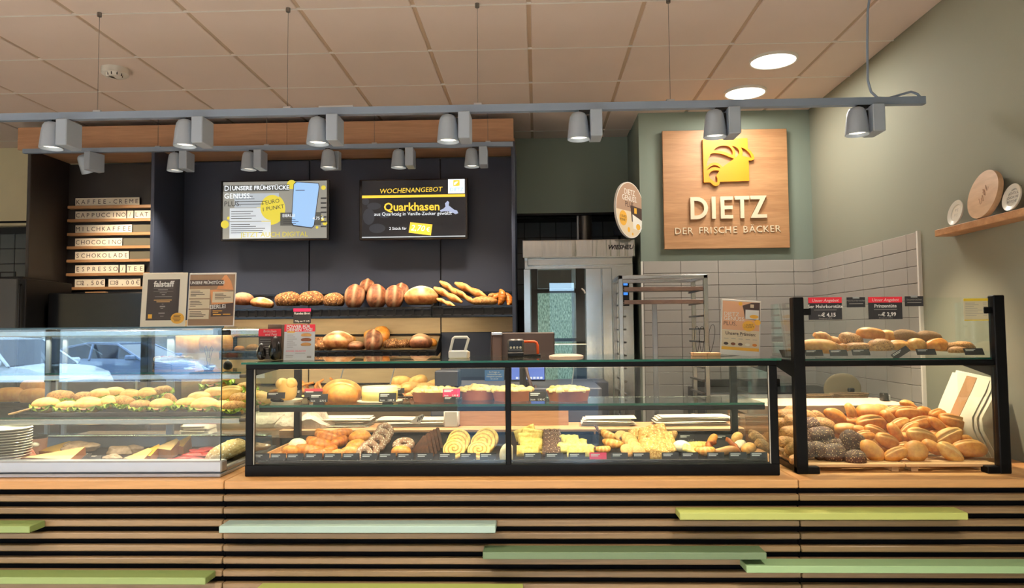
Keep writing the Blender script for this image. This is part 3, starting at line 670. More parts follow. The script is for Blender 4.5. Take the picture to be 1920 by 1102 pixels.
tx('DIETZ', .042, 857, 356, 's_blue'); tx('WOCHENANGEBOT', .058, 770, 356, 's_gold', shear=.15, sx=1.0, tilt=.02); tx('Quarkhasen', .098, 772, 388, 's_gold', bold=.002); tx('aus Quarkteig in Vanille-Zucker gewälzt', .041, 774, 401, 's_white')
tx('2 Stück für', .034, 762, 429, 's_white', align='RIGHT')
B().flat([(SX(x), SZ(y)) for x, y in ((769, 417), (811, 422), (808, 443), (766, 437))], -.0024).build('price_label', 's_gold', t, world=False); tx('2,70', .07, 783, 429, 's_white', tilt=-.08, shear=.2); tx('€', .05, 803, 432, 's_white', tilt=-.08)
bun = [(825, 395), (832, 392), (836, 388), (835, 382), (840, 377), (843, 380), (842, 386), (847, 390), (852, 394), (858, 396), (860, 401), (855, 403), (850, 400), (846, 401), (841, 397), (834, 397), (827, 398)]
B().flat([(SX(x), SZ(y)) for x, y in bun], -.0026).build('bun_picture', 's_bun', t, world=False)
# ------------------------------------------------------------------ oak sign with logo
a, c = onY(1246, 467, YS-.05), onY(1475, 241, YS-.05)
t = thing('shop_sign', 'square oak sign with yellow logo and cream lettering on the green wall', 'sign', ((a.x+c.x)/2, YS-.05, a.z))
w_, h_ = c.x-a.x, c.z-a.z
B().cbox(-w_/2, w_/2, 0, .03, 0, h_, .002).cbox(-w_*.35, w_*.35, .03, .05, .1, h_-.1).build('board', 'oak_sign', t, world=False)
k_ = w_/229.0
def LXZ(px, py): return ((px-1360.5)*k_, (467-py-(1360-px)*.008)*k_)
def curve(polys, name, mat, parent, ext, y):
    cu = bpy.data.curves.new(name, 'CURVE'); cu.dimensions = '2D'; cu.fill_mode = 'BOTH'; cu.extrude = ext; cu.materials.append(MATS[mat]); cu.bevel_depth = 0
    for pl in polys:
        sp = cu.splines.new('POLY'); sp.points.add(len(pl)-1); sp.use_cyclic_u = True
        for q, (x, z) in zip(sp.points, pl): q.co = (x, z, 0, 1)
    o = bpy.data.objects.new(name, cu); COL.objects.link(o)
    me = o.to_mesh(); me2 = bpy.data.meshes.new_from_object(o); bpy.data.objects.remove(o)
    o = bpy.data.objects.new(name, me2); COL.objects.link(o); o.parent = parent; o.rotation_euler = (PI/2, 0, 0); o.location = (0, y, 0)
    return o
def smooth_poly(p, n=3):
    out = []; N = len(p)
    for i in range(N):
        p0, p1, p2, p3 = [np.array(p[(i+q) % N], float) for q in (-1, 0, 1, 2)]
        ang = np.dot(p1-p0, p2-p1)/(np.linalg.norm(p1-p0)*np.linalg.norm(p2-p1)+1e-9); a2 = np.dot(p2-p1, p3-p2)/(np.linalg.norm(p2-p1)*np.linalg.norm(p3-p2)+1e-9)
        m1 = (p2-p0)*.5 if ang > .3 else (p2-p1)*.6; m2 = (p3-p1)*.5 if a2 > .3 else (p2-p1)*.6
        for q in range(n):
            s = q/n; out.append(tuple((2*s**3-3*s*s+1)*p1+(s**3-2*s*s+s)*m1+(-2*s**3+3*s*s)*p2+(s**3-s*s)*m2))
    return out
LG = [[(160, 210), (508, 207), (855, 205), (857, 290), (858, 370), (900, 410), (940, 470), (957, 520), (940, 552), (890, 562), (866, 560), (867, 720), (868, 880), (640, 883), (415, 885), (405, 918), (380, 945), (340, 949), (300, 930), (262, 888), (165, 890), (162, 550)],
      [(325, 385), (370, 345), (430, 320), (490, 313), (550, 325), (590, 355), (615, 400), (622, 440), (615, 468), (560, 440), (480, 410), (400, 392)],
      [(605, 320), (650, 330), (690, 355), (715, 390), (722, 430), (710, 465), (680, 495), (650, 520), (660, 470), (662, 420), (640, 360)],
      [(750, 350), (800, 370), (850, 410), (890, 460), (912, 518), (830, 500), (765, 485), (775, 440), (768, 390)],
      [(285, 440), (340, 430), (400, 435), (480, 455), (560, 490), (640, 525), (540, 595), (460, 650), (430, 620), (390, 590), (340, 578), (280, 590), (215, 640), (215, 600), (230, 550), (255, 490)],
      [(210, 705), (250, 660), (300, 625), (340, 618), (390, 635), (428, 672), (395, 665), (340, 652), (290, 660), (245, 685)],
      [(245, 770), (275, 725), (320, 705), (370, 703), (405, 712), (385, 750), (362, 780), (360, 800), (375, 830), (372, 880), (350, 897), (300, 860), (260, 820)]]
curve([[LXZ(1300+x/8.477, 240+y/8.477) for x, y in (pl if i == 0 else smooth_poly(pl))] for i, pl in enumerate(LG)], 'logo_plate', 'yellow', t, .012, -.016)
# big letters from their own outlines (unit cell 0..1 high)
s_ = .17
def arc(cx_, cz_, r, a0, a1, n=14): return [(cx_+r*math.cos(a0+(a1-a0)*i/n), cz_+r*math.sin(a0+(a1-a0)*i/n)) for i in range(n+1)]
GL = {'D': [[(0, 0)]+[(.28, 0)]+arc(.28, .5, .5, -PI/2, PI/2)+[(0, 1)], [(q, z) for q, z in ([(.17, .17), (.28, .17)]+arc(.28, .5, .33, -PI/2, PI/2)+[(.17, .83)])]],
      'I': [[(0, 0), (.17, 0), (.17, 1), (0, 1)]],
      'E': [[(0, 0), (.55, 0), (.55, .16), (.17, .16), (.17, .42), (.53, .42), (.53, .58), (.17, .58), (.17, .84), (.55, .84), (.55, 1), (0, 1)]],
      'T': [[(.24, 0), (.41, 0), (.41, .84), (.65, .84), (.65, 1), (0, 1), (0, .84), (.24, .84)]],
      'Z': [[(0, 0), (.73, 0), (.73, .16), (.31, .16), (.73, 1), (.02, 1), (.02, .84), (.44, .84)]]}
zb0 = LXZ(1360, 412.5)[1]; hL = LXZ(1360, 371.5)[1]-zb0
for ch, px in zip('DIETZ', (1294, 1333, 1349, 1375, 1403)):
    x0 = LXZ(px, 400)[0]; dz = (px-1360)*.008*k_
    curve([[(x0+x*hL, zb0+dz+z*hL) for x, z in pl] for pl in GL[ch]], 'letter', 'cream_letter', t, .011, -.016)
for i, ch in enumerate('DER FRISCHE BÄCKER'):
    if ch == ' ': continue
    px = {0: 1271, 1: 1283, 2: 1293.5, 4: 1313, 5: 1323, 6: 1331.5, 7: 1340, 8: 1350.5, 9: 1363, 10: 1375.5, 12: 1394.5, 13: 1407, 14: 1419.5, 15: 1432, 16: 1443, 17: 1453.5}[i]
    x0, z0 = LXZ(px, 433.5 if ch != 'Ä' else 433.5)
    text(ch, .077, x0, z0+(px-1360)*.004*k_, 'cream_letter', t, y=-.004, ext=.004, name='letter')
# ------------------------------------------------------------------ round hanging sign at the jog corner
c = onY(1180, 394, 5.86)
t = thing('round_sign', 'round projecting sign for a bonus card fixed at the corner of the green wall', 'sign', (c.x-.0, 5.86, c.z-.225), rot=(0, 0, math.radians(53)))
RR = .225
B().lathe([(0, -.009), (RR, -.009), (RR, .009), (0, .009)], (0, 0, RR), 40, 'y').build('disc', 'white', t, world=False, angle=40)
top = [(RR*.965*math.cos(a), RR+RR*.965*math.sin(a)) for a in np.linspace(math.asin(-.05), PI-math.asin(-.05), 26)]
bot = [(RR*.965*math.cos(a), RR+RR*.965*math.sin(a)) for a in np.linspace(PI-math.asin(-.05), 2*PI+math.asin(-.05), 26)]
plain('sign_brown', (176, 144, 120), .6); plain('sign_cream', (226, 208, 176), .6); plain('sign_gold', (236, 178, 66), .6)
B().flat(top, -.0096).build('upper_field', 'sign_brown', t, world=False); B().flat(bot, -.0096).build('lower_field', 'sign_cream', t, world=False)
B().disc(-.115, RR-.075, .06, .06, -.0102).disc(-.03, RR-.16, .02, .02, -.0102).disc(.03, RR-.19, .012, None, -.0102).build('coin_mark', 'sign_gold', t, world=False, kind='stuff')
B().flat([(.0, RR+.04), (.2, RR+.03), (.2, RR-.1), (.02, RR-.09)], -.0102).build('card_picture', 'brown_ink', t, world=False)
B().flat([(.03, RR-.03), (.19, RR-.07), (.165, RR-.155), (.04, RR-.145)], -.0106).build('card_picture', 'white', t, world=False)
B().disc(.12, RR-.125, .035, .025, -.011).build('bun_picture', 'sign_gold', t, world=False); B().rect(.06, RR-.02, .1, RR+.025, -.0106).build('logo_mark', 'sign_gold', t, world=False)
for s, z, m, sz in (('DIETZ', .14, 'white_letter', .062), ('GENUSS.', .09, 'white_letter', .062), ('PLUS.', .04, 'brown_ink', .062)): text(s, sz, -.01, RR+z, m, t, y=-.0105)
text('1 EURO', .03, -.115, RR-.062, 'brown_ink', t, y=-.011); text('PUNKT', .03, -.115, RR-.09, 'brown_ink', t, y=-.011)
B().cyl((0, .009, RR), (0, .1, RR), .012).build('arm', 'frame_black', t, world=False)
# ------------------------------------------------------------------ oven in the recess
OF = 6.12
ox0, ox1 = X_(983, OF, 560), X_(1189, OF, 560)
t = thing('baking_oven', 'tall stainless steel baking oven with glass door in the recess', 'oven', ((ox0+ox1)/2, 6.4, 0))
b = B().cbox(ox0, ox1, OF+.02, 6.74, .05, onY(1080, 480, OF).z, .006); b.build('body', 'steel_hi', t)
hz0, hz1 = onY(1080, 482, OF-.1).z, onY(1080, 449, OF-.1).z
B().cbox(X_(979, OF-.1, 460), X_(1191, OF-.1, 460), OF-.1, OF+.1, hz0, hz1, .006).build('hood', 'steel_band', t)
B().cbox(ox0+.03, ox1-.01, OF-.03, OF+.02, onY(1080, 497, OF).z, hz0, .004).build('hood_lip', 'steel_hi', t)
dz1, dz0 = onY(1080, 503, OF).z, .75
dx = lambda px: X_(px, OF, 560)
B().cbox(dx(982), dx(995), OF, OF+.03, dz0, dz1, .004).build('door_stile', 'steel_hi', t); B().cbox(dx(1098), dx(1128), OF, OF+.03, dz0, dz1, .004).build('door_stile', 'steel_hi', t)
B().box(dx(995), dx(1098), OF+.004, OF+.012, dz0, dz1).build('door_pane', glass('oven_glass', (.72, .76, .75, 1), 1.0, 1.6), t)
B().box(dx(996), dx(1008), OF+.013, OF+.02, dz0, dz1).box(dx(1080), dx(1097), OF+.013, OF+.02, dz0, dz1).box(dx(996), dx(1097), OF+.013, OF+.02, onY(1050, 549, OF).z, onY(1050, 541, OF).z).box(dx(996), dx(1097), OF+.013, OF+.02, onY(1050, 640, OF).z, onY(1050, 634, OF).z).build('door_mullion', 'frame_black', t)
emit('door_reflection', (150, 186, 166), 1.3)  # mirrored outdoor trees painted as a mottled glow behind the oven door
m = MATS['door_reflection']; tt = m.node_tree; pp = tt.nodes['Principled BSDF']
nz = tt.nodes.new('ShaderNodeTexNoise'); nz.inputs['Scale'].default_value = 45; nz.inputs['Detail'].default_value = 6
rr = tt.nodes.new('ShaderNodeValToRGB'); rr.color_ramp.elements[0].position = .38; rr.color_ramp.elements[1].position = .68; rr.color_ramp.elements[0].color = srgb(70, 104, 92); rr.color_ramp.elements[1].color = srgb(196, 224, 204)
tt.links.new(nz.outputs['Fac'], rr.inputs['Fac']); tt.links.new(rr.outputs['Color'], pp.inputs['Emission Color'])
B().box(dx(1008), dx(1072), OF+.016, OF+.0195, dz0, onY(1050, 549, OF).z).build('reflection_panel', 'door_reflection', t)
B().box(dx(1009), dx(1072), OF+.016, OF+.0195, onY(1050, 540, OF).z, dz1-.01).build('chamber_liner', 'steel_dark', t)
B().cbox(dx(1129), dx(1148), OF-.004, OF+.03, dz0, dz1, .004).build('trim_strip', 'steel_hi', t)
B().cbox(dx(1168), dx(1180), OF-.004, OF+.03, onY(1170, 573, OF).z, onY(1170, 526, OF).z, .003).build('control_panel', 'black', t)
B().rect(dx(1169), onY(1170, 535, OF).z, dx(1177), onY(1170, 527, OF).z, OF-.006).rect(dx(1169), onY(1170, 553, OF).z, dx(1177), onY(1170, 547, OF).z, OF-.006).build('display', emit('display_blue', (66, 140, 240), 1.2), t)
o = text('WIESHEU', .05, X_(1163, OF-.1, 463)-t.location.x, onY(1163, 463.5, OF-.1).z, 'ink', t, y=OF-.1011-6.4, shear=.3, bold=.002)
B().tube([(dx(1091), OF-.01, onY(1091, 541, OF).z), (dx(1095), OF-.03, onY(1095, 545, OF).z), (dx(1097), OF-.03, onY(1097, 550, OF).z)], .006).build('door_hook', 'white', t)
t2 = thing('flue_pipe', 'dark ribbed flue pipe rising behind the steel oven', 'pipe', (X_(1096, 6.9, 430), 6.85, hz1-.5))
pts = []
B().lathe([(.062+.006*(k % 2), .02*k) for k in range(50)], (X_(1096, 6.9, 430), 6.85, hz1-.5), 20).build('pipe', 'steel_dark', t2, smooth=True)
B().cyl((X_(1083, 6.85, 430), 6.82, hz1-.5), (X_(1083, 6.85, 430), 6.82, 2.72), .012).build('side_pipe', 'silver', t2)
tag(B().cbox(X_(1150, 6.9, 430), X_(1170, 6.9, 430), 6.85, 6.9, onY(1160, 442, 6.9).z, onY(1160, 425, 6.9).z).build('junction_box', plain('box_blue', (44, 52, 66), .5)), 'small dark junction box on the niche wall above the oven', 'box')
# ------------------------------------------------------------------ baking rack
RY0, RY1 = 5.0, 5.42
t = thing('baking_rack', 'steel tray rack with two baking sheets in front of the grey tiles', 'rack', (.87, 5.2, 0))
rx0, rx1 = X_(1160, RY0, 560), X_(1328, RY0, 560); rzt = onY(1240, 515, RY0).z
for x in (rx0, rx1-.03):
    for y in (RY0, RY1-.03): B().cbox(x, x+.03, y, y+.03, .1, rzt, .003).build('post', 'steel_v', t)
B().cbox(rx0+.29, rx0+.325, RY1-.01, RY1+.012, .1, rzt-.16, .003).build('rear_stay', 'silver', t)
b = B().cbox(rx0+.01, rx1, RY0, RY0+.03, rzt-.028, rzt, .003).cbox(rx0+.01, rx1, RY1-.03, RY1, rzt-.028, rzt, .003)
for x in (rx0, rx1-.03): b.cbox(x, x+.03, RY0, RY1, rzt-.028, rzt, .003)
b.build('top_frame', 'steel', t)
for k in range(12):
    z = onY(1240, 541, RY0).z-.088*k
    for x in (rx0+.03, rx1-.05): B().cbox(x, x+.02, RY0+.01, RY1-.01, z-.016, z-.004, .002).build('runner', 'steel_dark', t)
B().cyl((rx0+.05, RY0+.05, 0), (rx0+.05, RY0+.05, .1), .05).cyl((rx1-.05, RY0+.05, 0), (rx1-.05, RY0+.05, .1), .05).build('caster', 'black', t)
wood('sheet_metal', (118, 92, 82), (172, 142, 124), (3, 8, 8), .35, 4)
for k, lab in ((0, 'upper baking sheet with brown heat stains in the steel rack'), (1, 'lower baking sheet with brown heat stains in the steel rack')):
    z = onY(1240, 541, RY0).z-.088*k
    tag(B().cbox(rx0+.035, rx1-.035, RY0-.01, RY1-.05, z-.003, z+.001, .001).cbox(rx0+.035, rx1-.035, RY0-.014, RY0-.008, z-.016, z+.012, .002).build('baking_sheet', 'sheet_metal'), lab, 'baking sheet', 'baking sheets in the rack')
# ------------------------------------------------------------------ wall shelf with plates on the right wall
sy1, sz1 = 4.2, onX(1770, 427, XW-.1).z
t = B().cbox(XW-.1, XW, 2.6, 4.0, sz1-.036, sz1, .003).build('wall_shelf', 'oak_sign'); tag(t, 'oak picture shelf on the right wall carrying plates', 'shelf')
def plate(px, py, wpx, hpx, mat, lab, nm, cat, lean=.2, thick=.012):
    c = onX(px, py, XW-.06); r = hpx/2*c.y/FPX*1.0
    t = thing(nm, lab, cat, (XW-.085, c.y, sz1), rot=(0, math.radians(12), 0))
    if nm == 'plate': b = B().lathe([(0, .004), (r*.62, .004), (r*.66, .008), (r*.97, .014), (r, .012), (r*.95, .004), (r*.6, -.003), (0, -.003)], (0, 0, 0), 40, 'x')
    else: b = B().lathe([(0, -.011), (r-.004, -.011), (r, -.007), (r, .018), (0, .018)], (0, 0, 0), 44, 'x')
    b.xf(Matrix.Translation((0, 0, r)) @ Matrix.Scale(-1, 4, (1, 0, 0)) ).build('plate_body' if nm == 'plate' else 'board_body', mat, t, world=False, angle=35)
    return t, r
tp, r = plate(1799, 398, 32, 48, 'porcelain', 'small white plate leaning left of the round board on the oak shelf', 'plate', 'plate')
def plate_text(t, r, lines, sz, x=-.0125, dz=0):
    for i, s in enumerate(lines):
        o = text(s, sz, 0, 0, 'grey_ink' if sz > .02 else 'ink', t); o.rotation_euler = (PI/2, 0, -PI/2); o.location = (x, 0, r+dz-(i-(len(lines)-1)/2)*sz*1.15)
plate_text(tp, r, ['P S', 'V S'], .022, -.0055)
tp, r = plate(1849, 366, 60, 91, 'board', 'large round wooden board with engraved drawing on the oak shelf', 'round_board', 'board')
b = B(); plain('c_rind_ink', (140, 100, 70), .6)
rnd = random.Random(3)
for k in range(5):
    y0, z0 = rnd.uniform(-.03, .03), r+rnd.uniform(-.04, .04)
    b.tube([(-.0195, y0+.012*math.cos(a*1.2+k), z0+.016*math.sin(a*1.7+k)) for a in np.linspace(0, 4, 10)], .0007, 5)
b.build('engraving', 'c_rind_ink', tp, world=False)
tp, r = plate(1906, 371, 44, 52, 'porcelain', 'white plate with printed words at the right end of the shelf view', 'plate', 'plate')
plate_text(tp, r, ['MORGENS IST', 'NICHTS SO', 'SCHÖN WIE', 'BRÖTCHEN'], .017, -.0055, .01)
# ------------------------------------------------------------------ ceiling lamps, detector
for px, py, lab in ((1450, 114, 'nearer round white ceiling lamp over the bread roll display'), (1397, 174, 'farther round white ceiling lamp nearer the oak sign')):
    c = onZ(px, py+2, H-.03)
    t = thing('ceiling_lamp', lab, 'lamp', (c.x, c.y, H-.03), group='round ceiling lamps')
    B().lathe([(0, .024), (.155, .024), (.155, .002), (.145, 0), (.142, .004)], (0, 0, 0), 40).build('rim', 'white', t, world=False, angle=35)
    B().lathe([(0, .0005), (.142, .0035), (.142, .006)], (0, 0, 0), 40).build('diffuser', emit('lamp_panel', (255, 246, 232), 4.0) if 'lamp_panel' not in MATS else 'lamp_panel', t, world=False, smooth=True)
    area('ceiling_area_light', (c.x, c.y, H-.04), (0, 0, 0), .28, .28, 17, NEUT, 'DISK')
c = onZ(216, 131, H-.02)
t = thing('smoke_detector', 'small white detector under the ceiling at the upper left', 'detector', (c.x, c.y, H-.09)); t.scale = (1.3, 1.3, 1.25)
B().lathe([(0, .062), (.065, .062), (.065, .03), (.055, .022), (0, .022)], (0, 0, 0), 24).build('base', 'white', t, world=False, angle=40)
B().lathe([(0, 0), (.03, 0), (.036, .02), (0, .024)], (.03, -.05, 0), 16).lathe([(0, 0), (.022, 0), (.026, .02), (0, .024)], (.0, -.04, .0), 16).build('sensor_head', 'white', t, world=False, angle=40)
b = B()
for k in range(8): a = k*PI/4; b.box(.03+.033*math.cos(a)-.002, .03+.033*math.cos(a)+.002, -.05+.033*math.sin(a)-.002, -.05+.033*math.sin(a)+.002, .003, .02)
b.build('vent', 'ink', t, world=False)
# ------------------------------------------------------------------ track lights
T1Y, T2Y = 3.91, 5.72
def spot_lamp(x, y, z, s, lab, group, yaw=0.0, pitch=0.0, power=60, cone=78):
    """x of the gap between head and driver box, z underside of the track"""
    t = thing('track_spotlight', lab, 'spotlight', (x, y, z), rot=(0, 0, yaw), group=group)
    B().cbox(-.035, .05, -.02, .02, -.016, 0, .003).build('adapter', 'black', t, world=False)
    B().cbox(.022, .085, -.07, .07, -.155, -.010, .004).build('driver_box', 'lamp_grey', t, world=False)
    Mx = Matrix.Translation((-.038, -.01, -.07)) @ Matrix.Rotation(pitch, 4, 'X') @ Matrix.Rotation(yaw*0, 4, 'Z')
    B().lathe([(.0, .058), (.022, .057), (.036, .05), (.046, .034), (.052, 0), (.061, -.088), (.059, -.09), (.05, -.072), (.0, -.072)], (0, 0, 0), 24).xf(Mx).build('head', 'lamp_grey', t, world=False, angle=50)
    B().lathe([(0, -.0745), (.0495, -.0735), (.0495, -.0725)], (0, 0, 0), 20).xf(Mx).build('lens', 'spot_lens', t, world=False)
    B().cbox(.052-.006, .052+.006, -.012, .012, -.05, .04, .002).xf(Mx).build('bracket', 'black', t, world=False)
    d = bpy.data.lights.new('spot_beam', 'SPOT'); d.energy = power; d.color = WARM; d.spot_size = math.radians(cone); d.spot_blend = .7; d.shadow_soft_size = .045
    o = bpy.data.objects.new('spot_beam', d); COL.objects.link(o); o.parent = t; o.matrix_local = Mx @ Matrix.Translation((0, 0, -.09))
    return t
emit('spot_lens', (255, 240, 214), 2.2)
zt1 = lambda x: 2.775+.010*(x+.1)
xa, xb = -4.4, onY(1733, 189, T1Y).x
b = B(); k = 1
za, zb = onY(0, 221, T1Y).z, onY(1733, 189, T1Y).z
x_l = onY(0, 221, T1Y).x
def track_z(x): return za+(zb-za)*(x-x_l)/(xb-x_l)
t = thing('light_track', 'long grey lighting track hung across the shop over the counter', 'track', (-1, T1Y, 2.75))
hh = .02
B().add([(x, y, track_z(x)+dz) for x in (xa, xb) for y in (T1Y-.018, T1Y+.018) for dz in (-hh, hh)], [(0, 1, 3, 2), (4, 6, 7, 5), (0, 2, 6, 4), (1, 5, 7, 3), (0, 4, 5, 1), (2, 3, 7, 6)]).build('profile', 'grey_metal', t)
for px in (183, 539, 896, 1257):
    x = onY(px, 200, T1Y).x
    B().cyl((x, T1Y, track_z(x)+hh), (x, T1Y, H), .0014, n=6).build('wire', 'steel_dark', t)
    B().cyl((x, T1Y, H-.035), (x, T1Y, H-.012), .012, n=10).build('ceiling_anchor', 'steel_dark', t); B().cbox(x-.022, x+.022, T1Y-.012, T1Y+.012, track_z(x)+hh, track_z(x)+hh+.012, .002).build('clip', 'silver', t)
x0, x1 = onY(598, 206, T1Y).x, onY(663, 206, T1Y).x
B().cbox(x0, x1, T1Y-.012, T1Y+.012, track_z(x0)+hh, track_z(x0)+hh+.012, .002).build('joint_plate', 'silver', t)
cab = [(1630, 0), (1627, 20), (1626, 80), (1627, 150), (1633, 172), (1645, 183), (1665, 184), (1690, 177), (1708, 172), (1720, 176), (1726, 183)]
tag(B().tube([Vector((onY(1630,0,T1Y).x, T1Y, H))]+[onY(px, py, T1Y) for px, py in cab], .0065, 8).build('power_cable', 'grey_metal', smooth=True), 'grey power cable hanging from the ceiling to the right end of the track', 'cable')
for i, px in enumerate((122, 372, 620, 864, 1108, 1363, 1629)):
    x = onY(px-4, 230, T1Y).x-.018
    spot_lamp(x, T1Y, track_z(x)-hh, 1, f'grey track spotlight, {nth(i)} from the left on the front track', 'spotlights on the front track', power=(110, 110, 110, 110, 110, 150, 190)[i], pitch=.0)
za2, zb2 = onY(45, 284, T2Y).z, onY(962, 270.5, T2Y).z; x2a, x2b = onY(45, 284, T2Y).x, onY(962, 270, T2Y).x
def track2_z(x): return za2+(zb2-za2)*(x-x2a)/(x2b-x2a)
t = thing('light_track', 'shorter grey lighting track along the oak fascia of the wall unit', 'track', (-2, T2Y, 3.0))
B().add([(x, y, track2_z(x)+dz) for x in (x2a, x2b) for y in (T2Y-.018, T2Y+.018) for dz in (-.018, .018)], [(0, 1, 3, 2), (4, 6, 7, 5), (0, 2, 6, 4), (1, 5, 7, 3), (0, 4, 5, 1), (2, 3, 7, 6)]).build('profile', 'grey_metal', t)
for px in (87, 296, 500, 702, 915):
    x = onY(px, 276, T2Y).x
    B().cbox(x-.02, x+.02, T2Y-.01, T2Y+.01, track2_z(x)+.018, track2_z(x)+.03, .002).build('clip', 'silver', t)
    B().cyl((x, T2Y, track2_z(x)+.03), (x, T2Y, H), .002, n=6).build('wire', 'steel_dark', t)
for i, (px, yaw, pit) in enumerate(((168, -.35, .5), (338, 0, .02), (476, 0, .02), (617, 1.45, .0), (757, 0, .02), (894, 0, .02))):
    x = onY(px, 300, T2Y).x
    spot_lamp(x, T2Y, track2_z(x)-.018, 1, f'grey track spotlight, {nth(i)} from the left on the rear track', 'spotlights on the rear track', yaw=yaw, pitch=pit, power=125 if i else 70, cone=105)
# ================================================================== baked goods: unit shapes (half length about 1)
crust('c_roll', (196, 112, 36), (226, 152, 62), (250, 212, 136), 2.6, .12, .5)
crust('c_roll2', (212, 138, 58), (238, 180, 94), (252, 218, 152), 2.6, .12, .5)
crust('c_grain', (60, 32, 18), (98, 58, 34), (104, 64, 38), 4, .5, .7, (222, 184, 124), 6.5, .25)
crust('c_seed', (158, 104, 50), (212, 162, 94), (236, 198, 134), 4, .6, .6, (96, 58, 32), 7, .26)
crust('c_loaf', (84, 44, 24), (150, 88, 50), (216, 180, 138), 3.2, .4, .65)
crust('c_oat', (72, 40, 20), (172, 116, 64), (222, 182, 128), 5, 1.0, .8, (224, 180, 118), 6, .3)
crust('c_flour', (146, 78, 32), (200, 140, 78), (238, 214, 172), 2.6, .3, .7)
crust('c_gold', (202, 112, 34), (234, 162, 68), (248, 204, 122), 3.2, .18, .4, coat=.15)
crust('c_twist', (176, 98, 42), (226, 162, 84), (244, 202, 132), 4, .2, .55)
crust('c_croissant', (190, 96, 28), (232, 150, 58), (164, 78, 22), 4, .2, .4, coat=.15)
crust('c_sand', (226, 162, 76), (248, 204, 118), (252, 226, 160), 2.6, .12, .5)
crust('c_pretzel', (136, 62, 20), (194, 106, 40), (236, 188, 120), 4, .15, .4)
crust('c_almond', (112, 66, 44), (164, 112, 82), (212, 178, 150), 5, .9, .6, (244, 228, 206), 5, .34)
crust('c_choc', (58, 30, 18), (98, 56, 34), (186, 120, 64), 4, .4, .45)
crust('c_choc_rough', (62, 36, 28), (124, 84, 66), (170, 130, 104), 5, .8, .5, (196, 164, 140), 5, .28)
crust('c_pale', (212, 172, 74), (240, 214, 124), (172, 112, 42), 4, .2, .5)
crust('c_lemon', (214, 184, 84), (240, 224, 138), (252, 246, 200), 4, .4, .5)
crust('c_cookie', (208, 142, 78), (230, 174, 106), (246, 206, 144), 4, .2, .6)
crust('c_white', (236, 216, 172), (248, 238, 208), (254, 248, 230), 4, .15, .6)
crust('c_crumble', (230, 190, 110), (248, 228, 166), (252, 240, 200), 9, .9, .7)
crust('c_pie', (150, 82, 60), (184, 110, 84), (184, 110, 84), 5, .1, .6)
crust('c_nut', (168, 112, 46), (222, 172, 84), (120, 72, 40), 5, .8, .55, (248, 218, 136), 5, .3)
crust('c_lettuce', (76, 130, 20), (160, 194, 44), (196, 216, 92), 5, .3, .45)
crust('c_ham', (196, 104, 76), (230, 150, 118), (236, 176, 146), 4, .1, .4)
crust('c_cheese', (230, 172, 48), (244, 200, 80), (248, 216, 120), 3, .05, .4)
crust('c_cheese2', (218, 182, 118), (236, 206, 148), (246, 224, 176), 3, .2, .55)
crust('c_rind', (166, 94, 44), (196, 126, 68), (196, 126, 68), 6, .4, .6)
crust('c_meat', (150, 26, 26), (194, 52, 48), (230, 130, 110), 6, .1, .3)
crust('c_salami', (196, 164, 104), (236, 212, 154), (246, 230, 186), 6, .9, .6, (250, 240, 206), 6, .3)
def wob(x, y, z, seed, f=2.2): return (math.sin(f*x+seed*1.7)+math.sin(f*1.3*y+seed*2.9)+math.sin(f*1.1*z+seed*.7))/3
def ell(a, b, c, fn=None, nu=20, nv=13, sup=.9, flat=.6, seed=0, lump=.04):
    """ellipsoid with its poles on the x axis; fn(u,w,h) -> (dz, tone) on the top side"""
    P, T = [], []
    for i in range(nv+1):
        t = PI*(.012+.976*i/nv); x = -math.cos(t); r = math.sin(t)**sup; row = []
        for j in range(nu):
            ph = 2*PI*j/nu; y, z = r*math.cos(ph), r*math.sin(ph); k = 1+lump*wob(x*2, y*2, z*2, seed); tn = 0.0; dz = 0
            if fn and z > -.15: dz, tn = fn(x, y, z)
            zz = (z+dz)*c*k
            if zz < -flat*c: zz = -flat*c
            row.append((x*a*k, y*b*k, zz)); T.append(max(0, min(1, tn)))
        P.append(row)
    return B().ring(P, nu, tone=T)
def f_slit(x, y, z):
    m = max(0, 1-x*x*1.05); g = math.exp(-((y-.05*math.sin(3*x))/.11)**2)*m; rd = math.exp(-((abs(y)-.27)/.13)**2)*m
    return -.34*g+.16*rd, .95*g+.3*rd
def f_plain(x, y, z): return 0, .35*max(0, z)**3
def f_cross(x, y, z):
    g = max(math.exp(-((y+.35*x)/.1)**2), .8*math.exp(-((x-.1)/.09)**2))*max(0, z); return -.12*g, .2*g+.4*max(0, z-.75)
def f_flour(x, y, z):
    q = wob(x*3, y*3, z*3, 1.3, 2.4); return .03*q, max(0, min(1, .28+q*1.5))*max(0, min(1, z*1.6))
def f_crack(x, y, z):
    q = math.sin(5*x+2*math.sin(3*y)); g = math.exp(-(q/.22)**2)*max(0, z); return -.14*g, .9*max(0, z-.15)*(1-g)
def f_ridge(x, y, z):
    q = math.cos(y*7.2); return .1*q*max(0, z), max(0, q)*.5*max(0, min(1, z*2))
def f_rough(x, y, z):
    q = math.sin(17*x+3*y)*math.sin(15*y-4*x)+.6*math.sin(29*x)*math.cos(23*y); return .045*q, .0
def f_band(x, y, z): q = math.cos(y*11+1.2*x*x); return .05*q*max(0, z), max(0, q)*.7*max(0, z)
def f_ribs(x, y, z): q = math.cos(x*9); return .06*q, max(0, q)*.5
ME = {}
def M_(key, b, mat, smooth=True): ME[key] = b.mesh(key, mat, smooth=smooth); return ME[key]
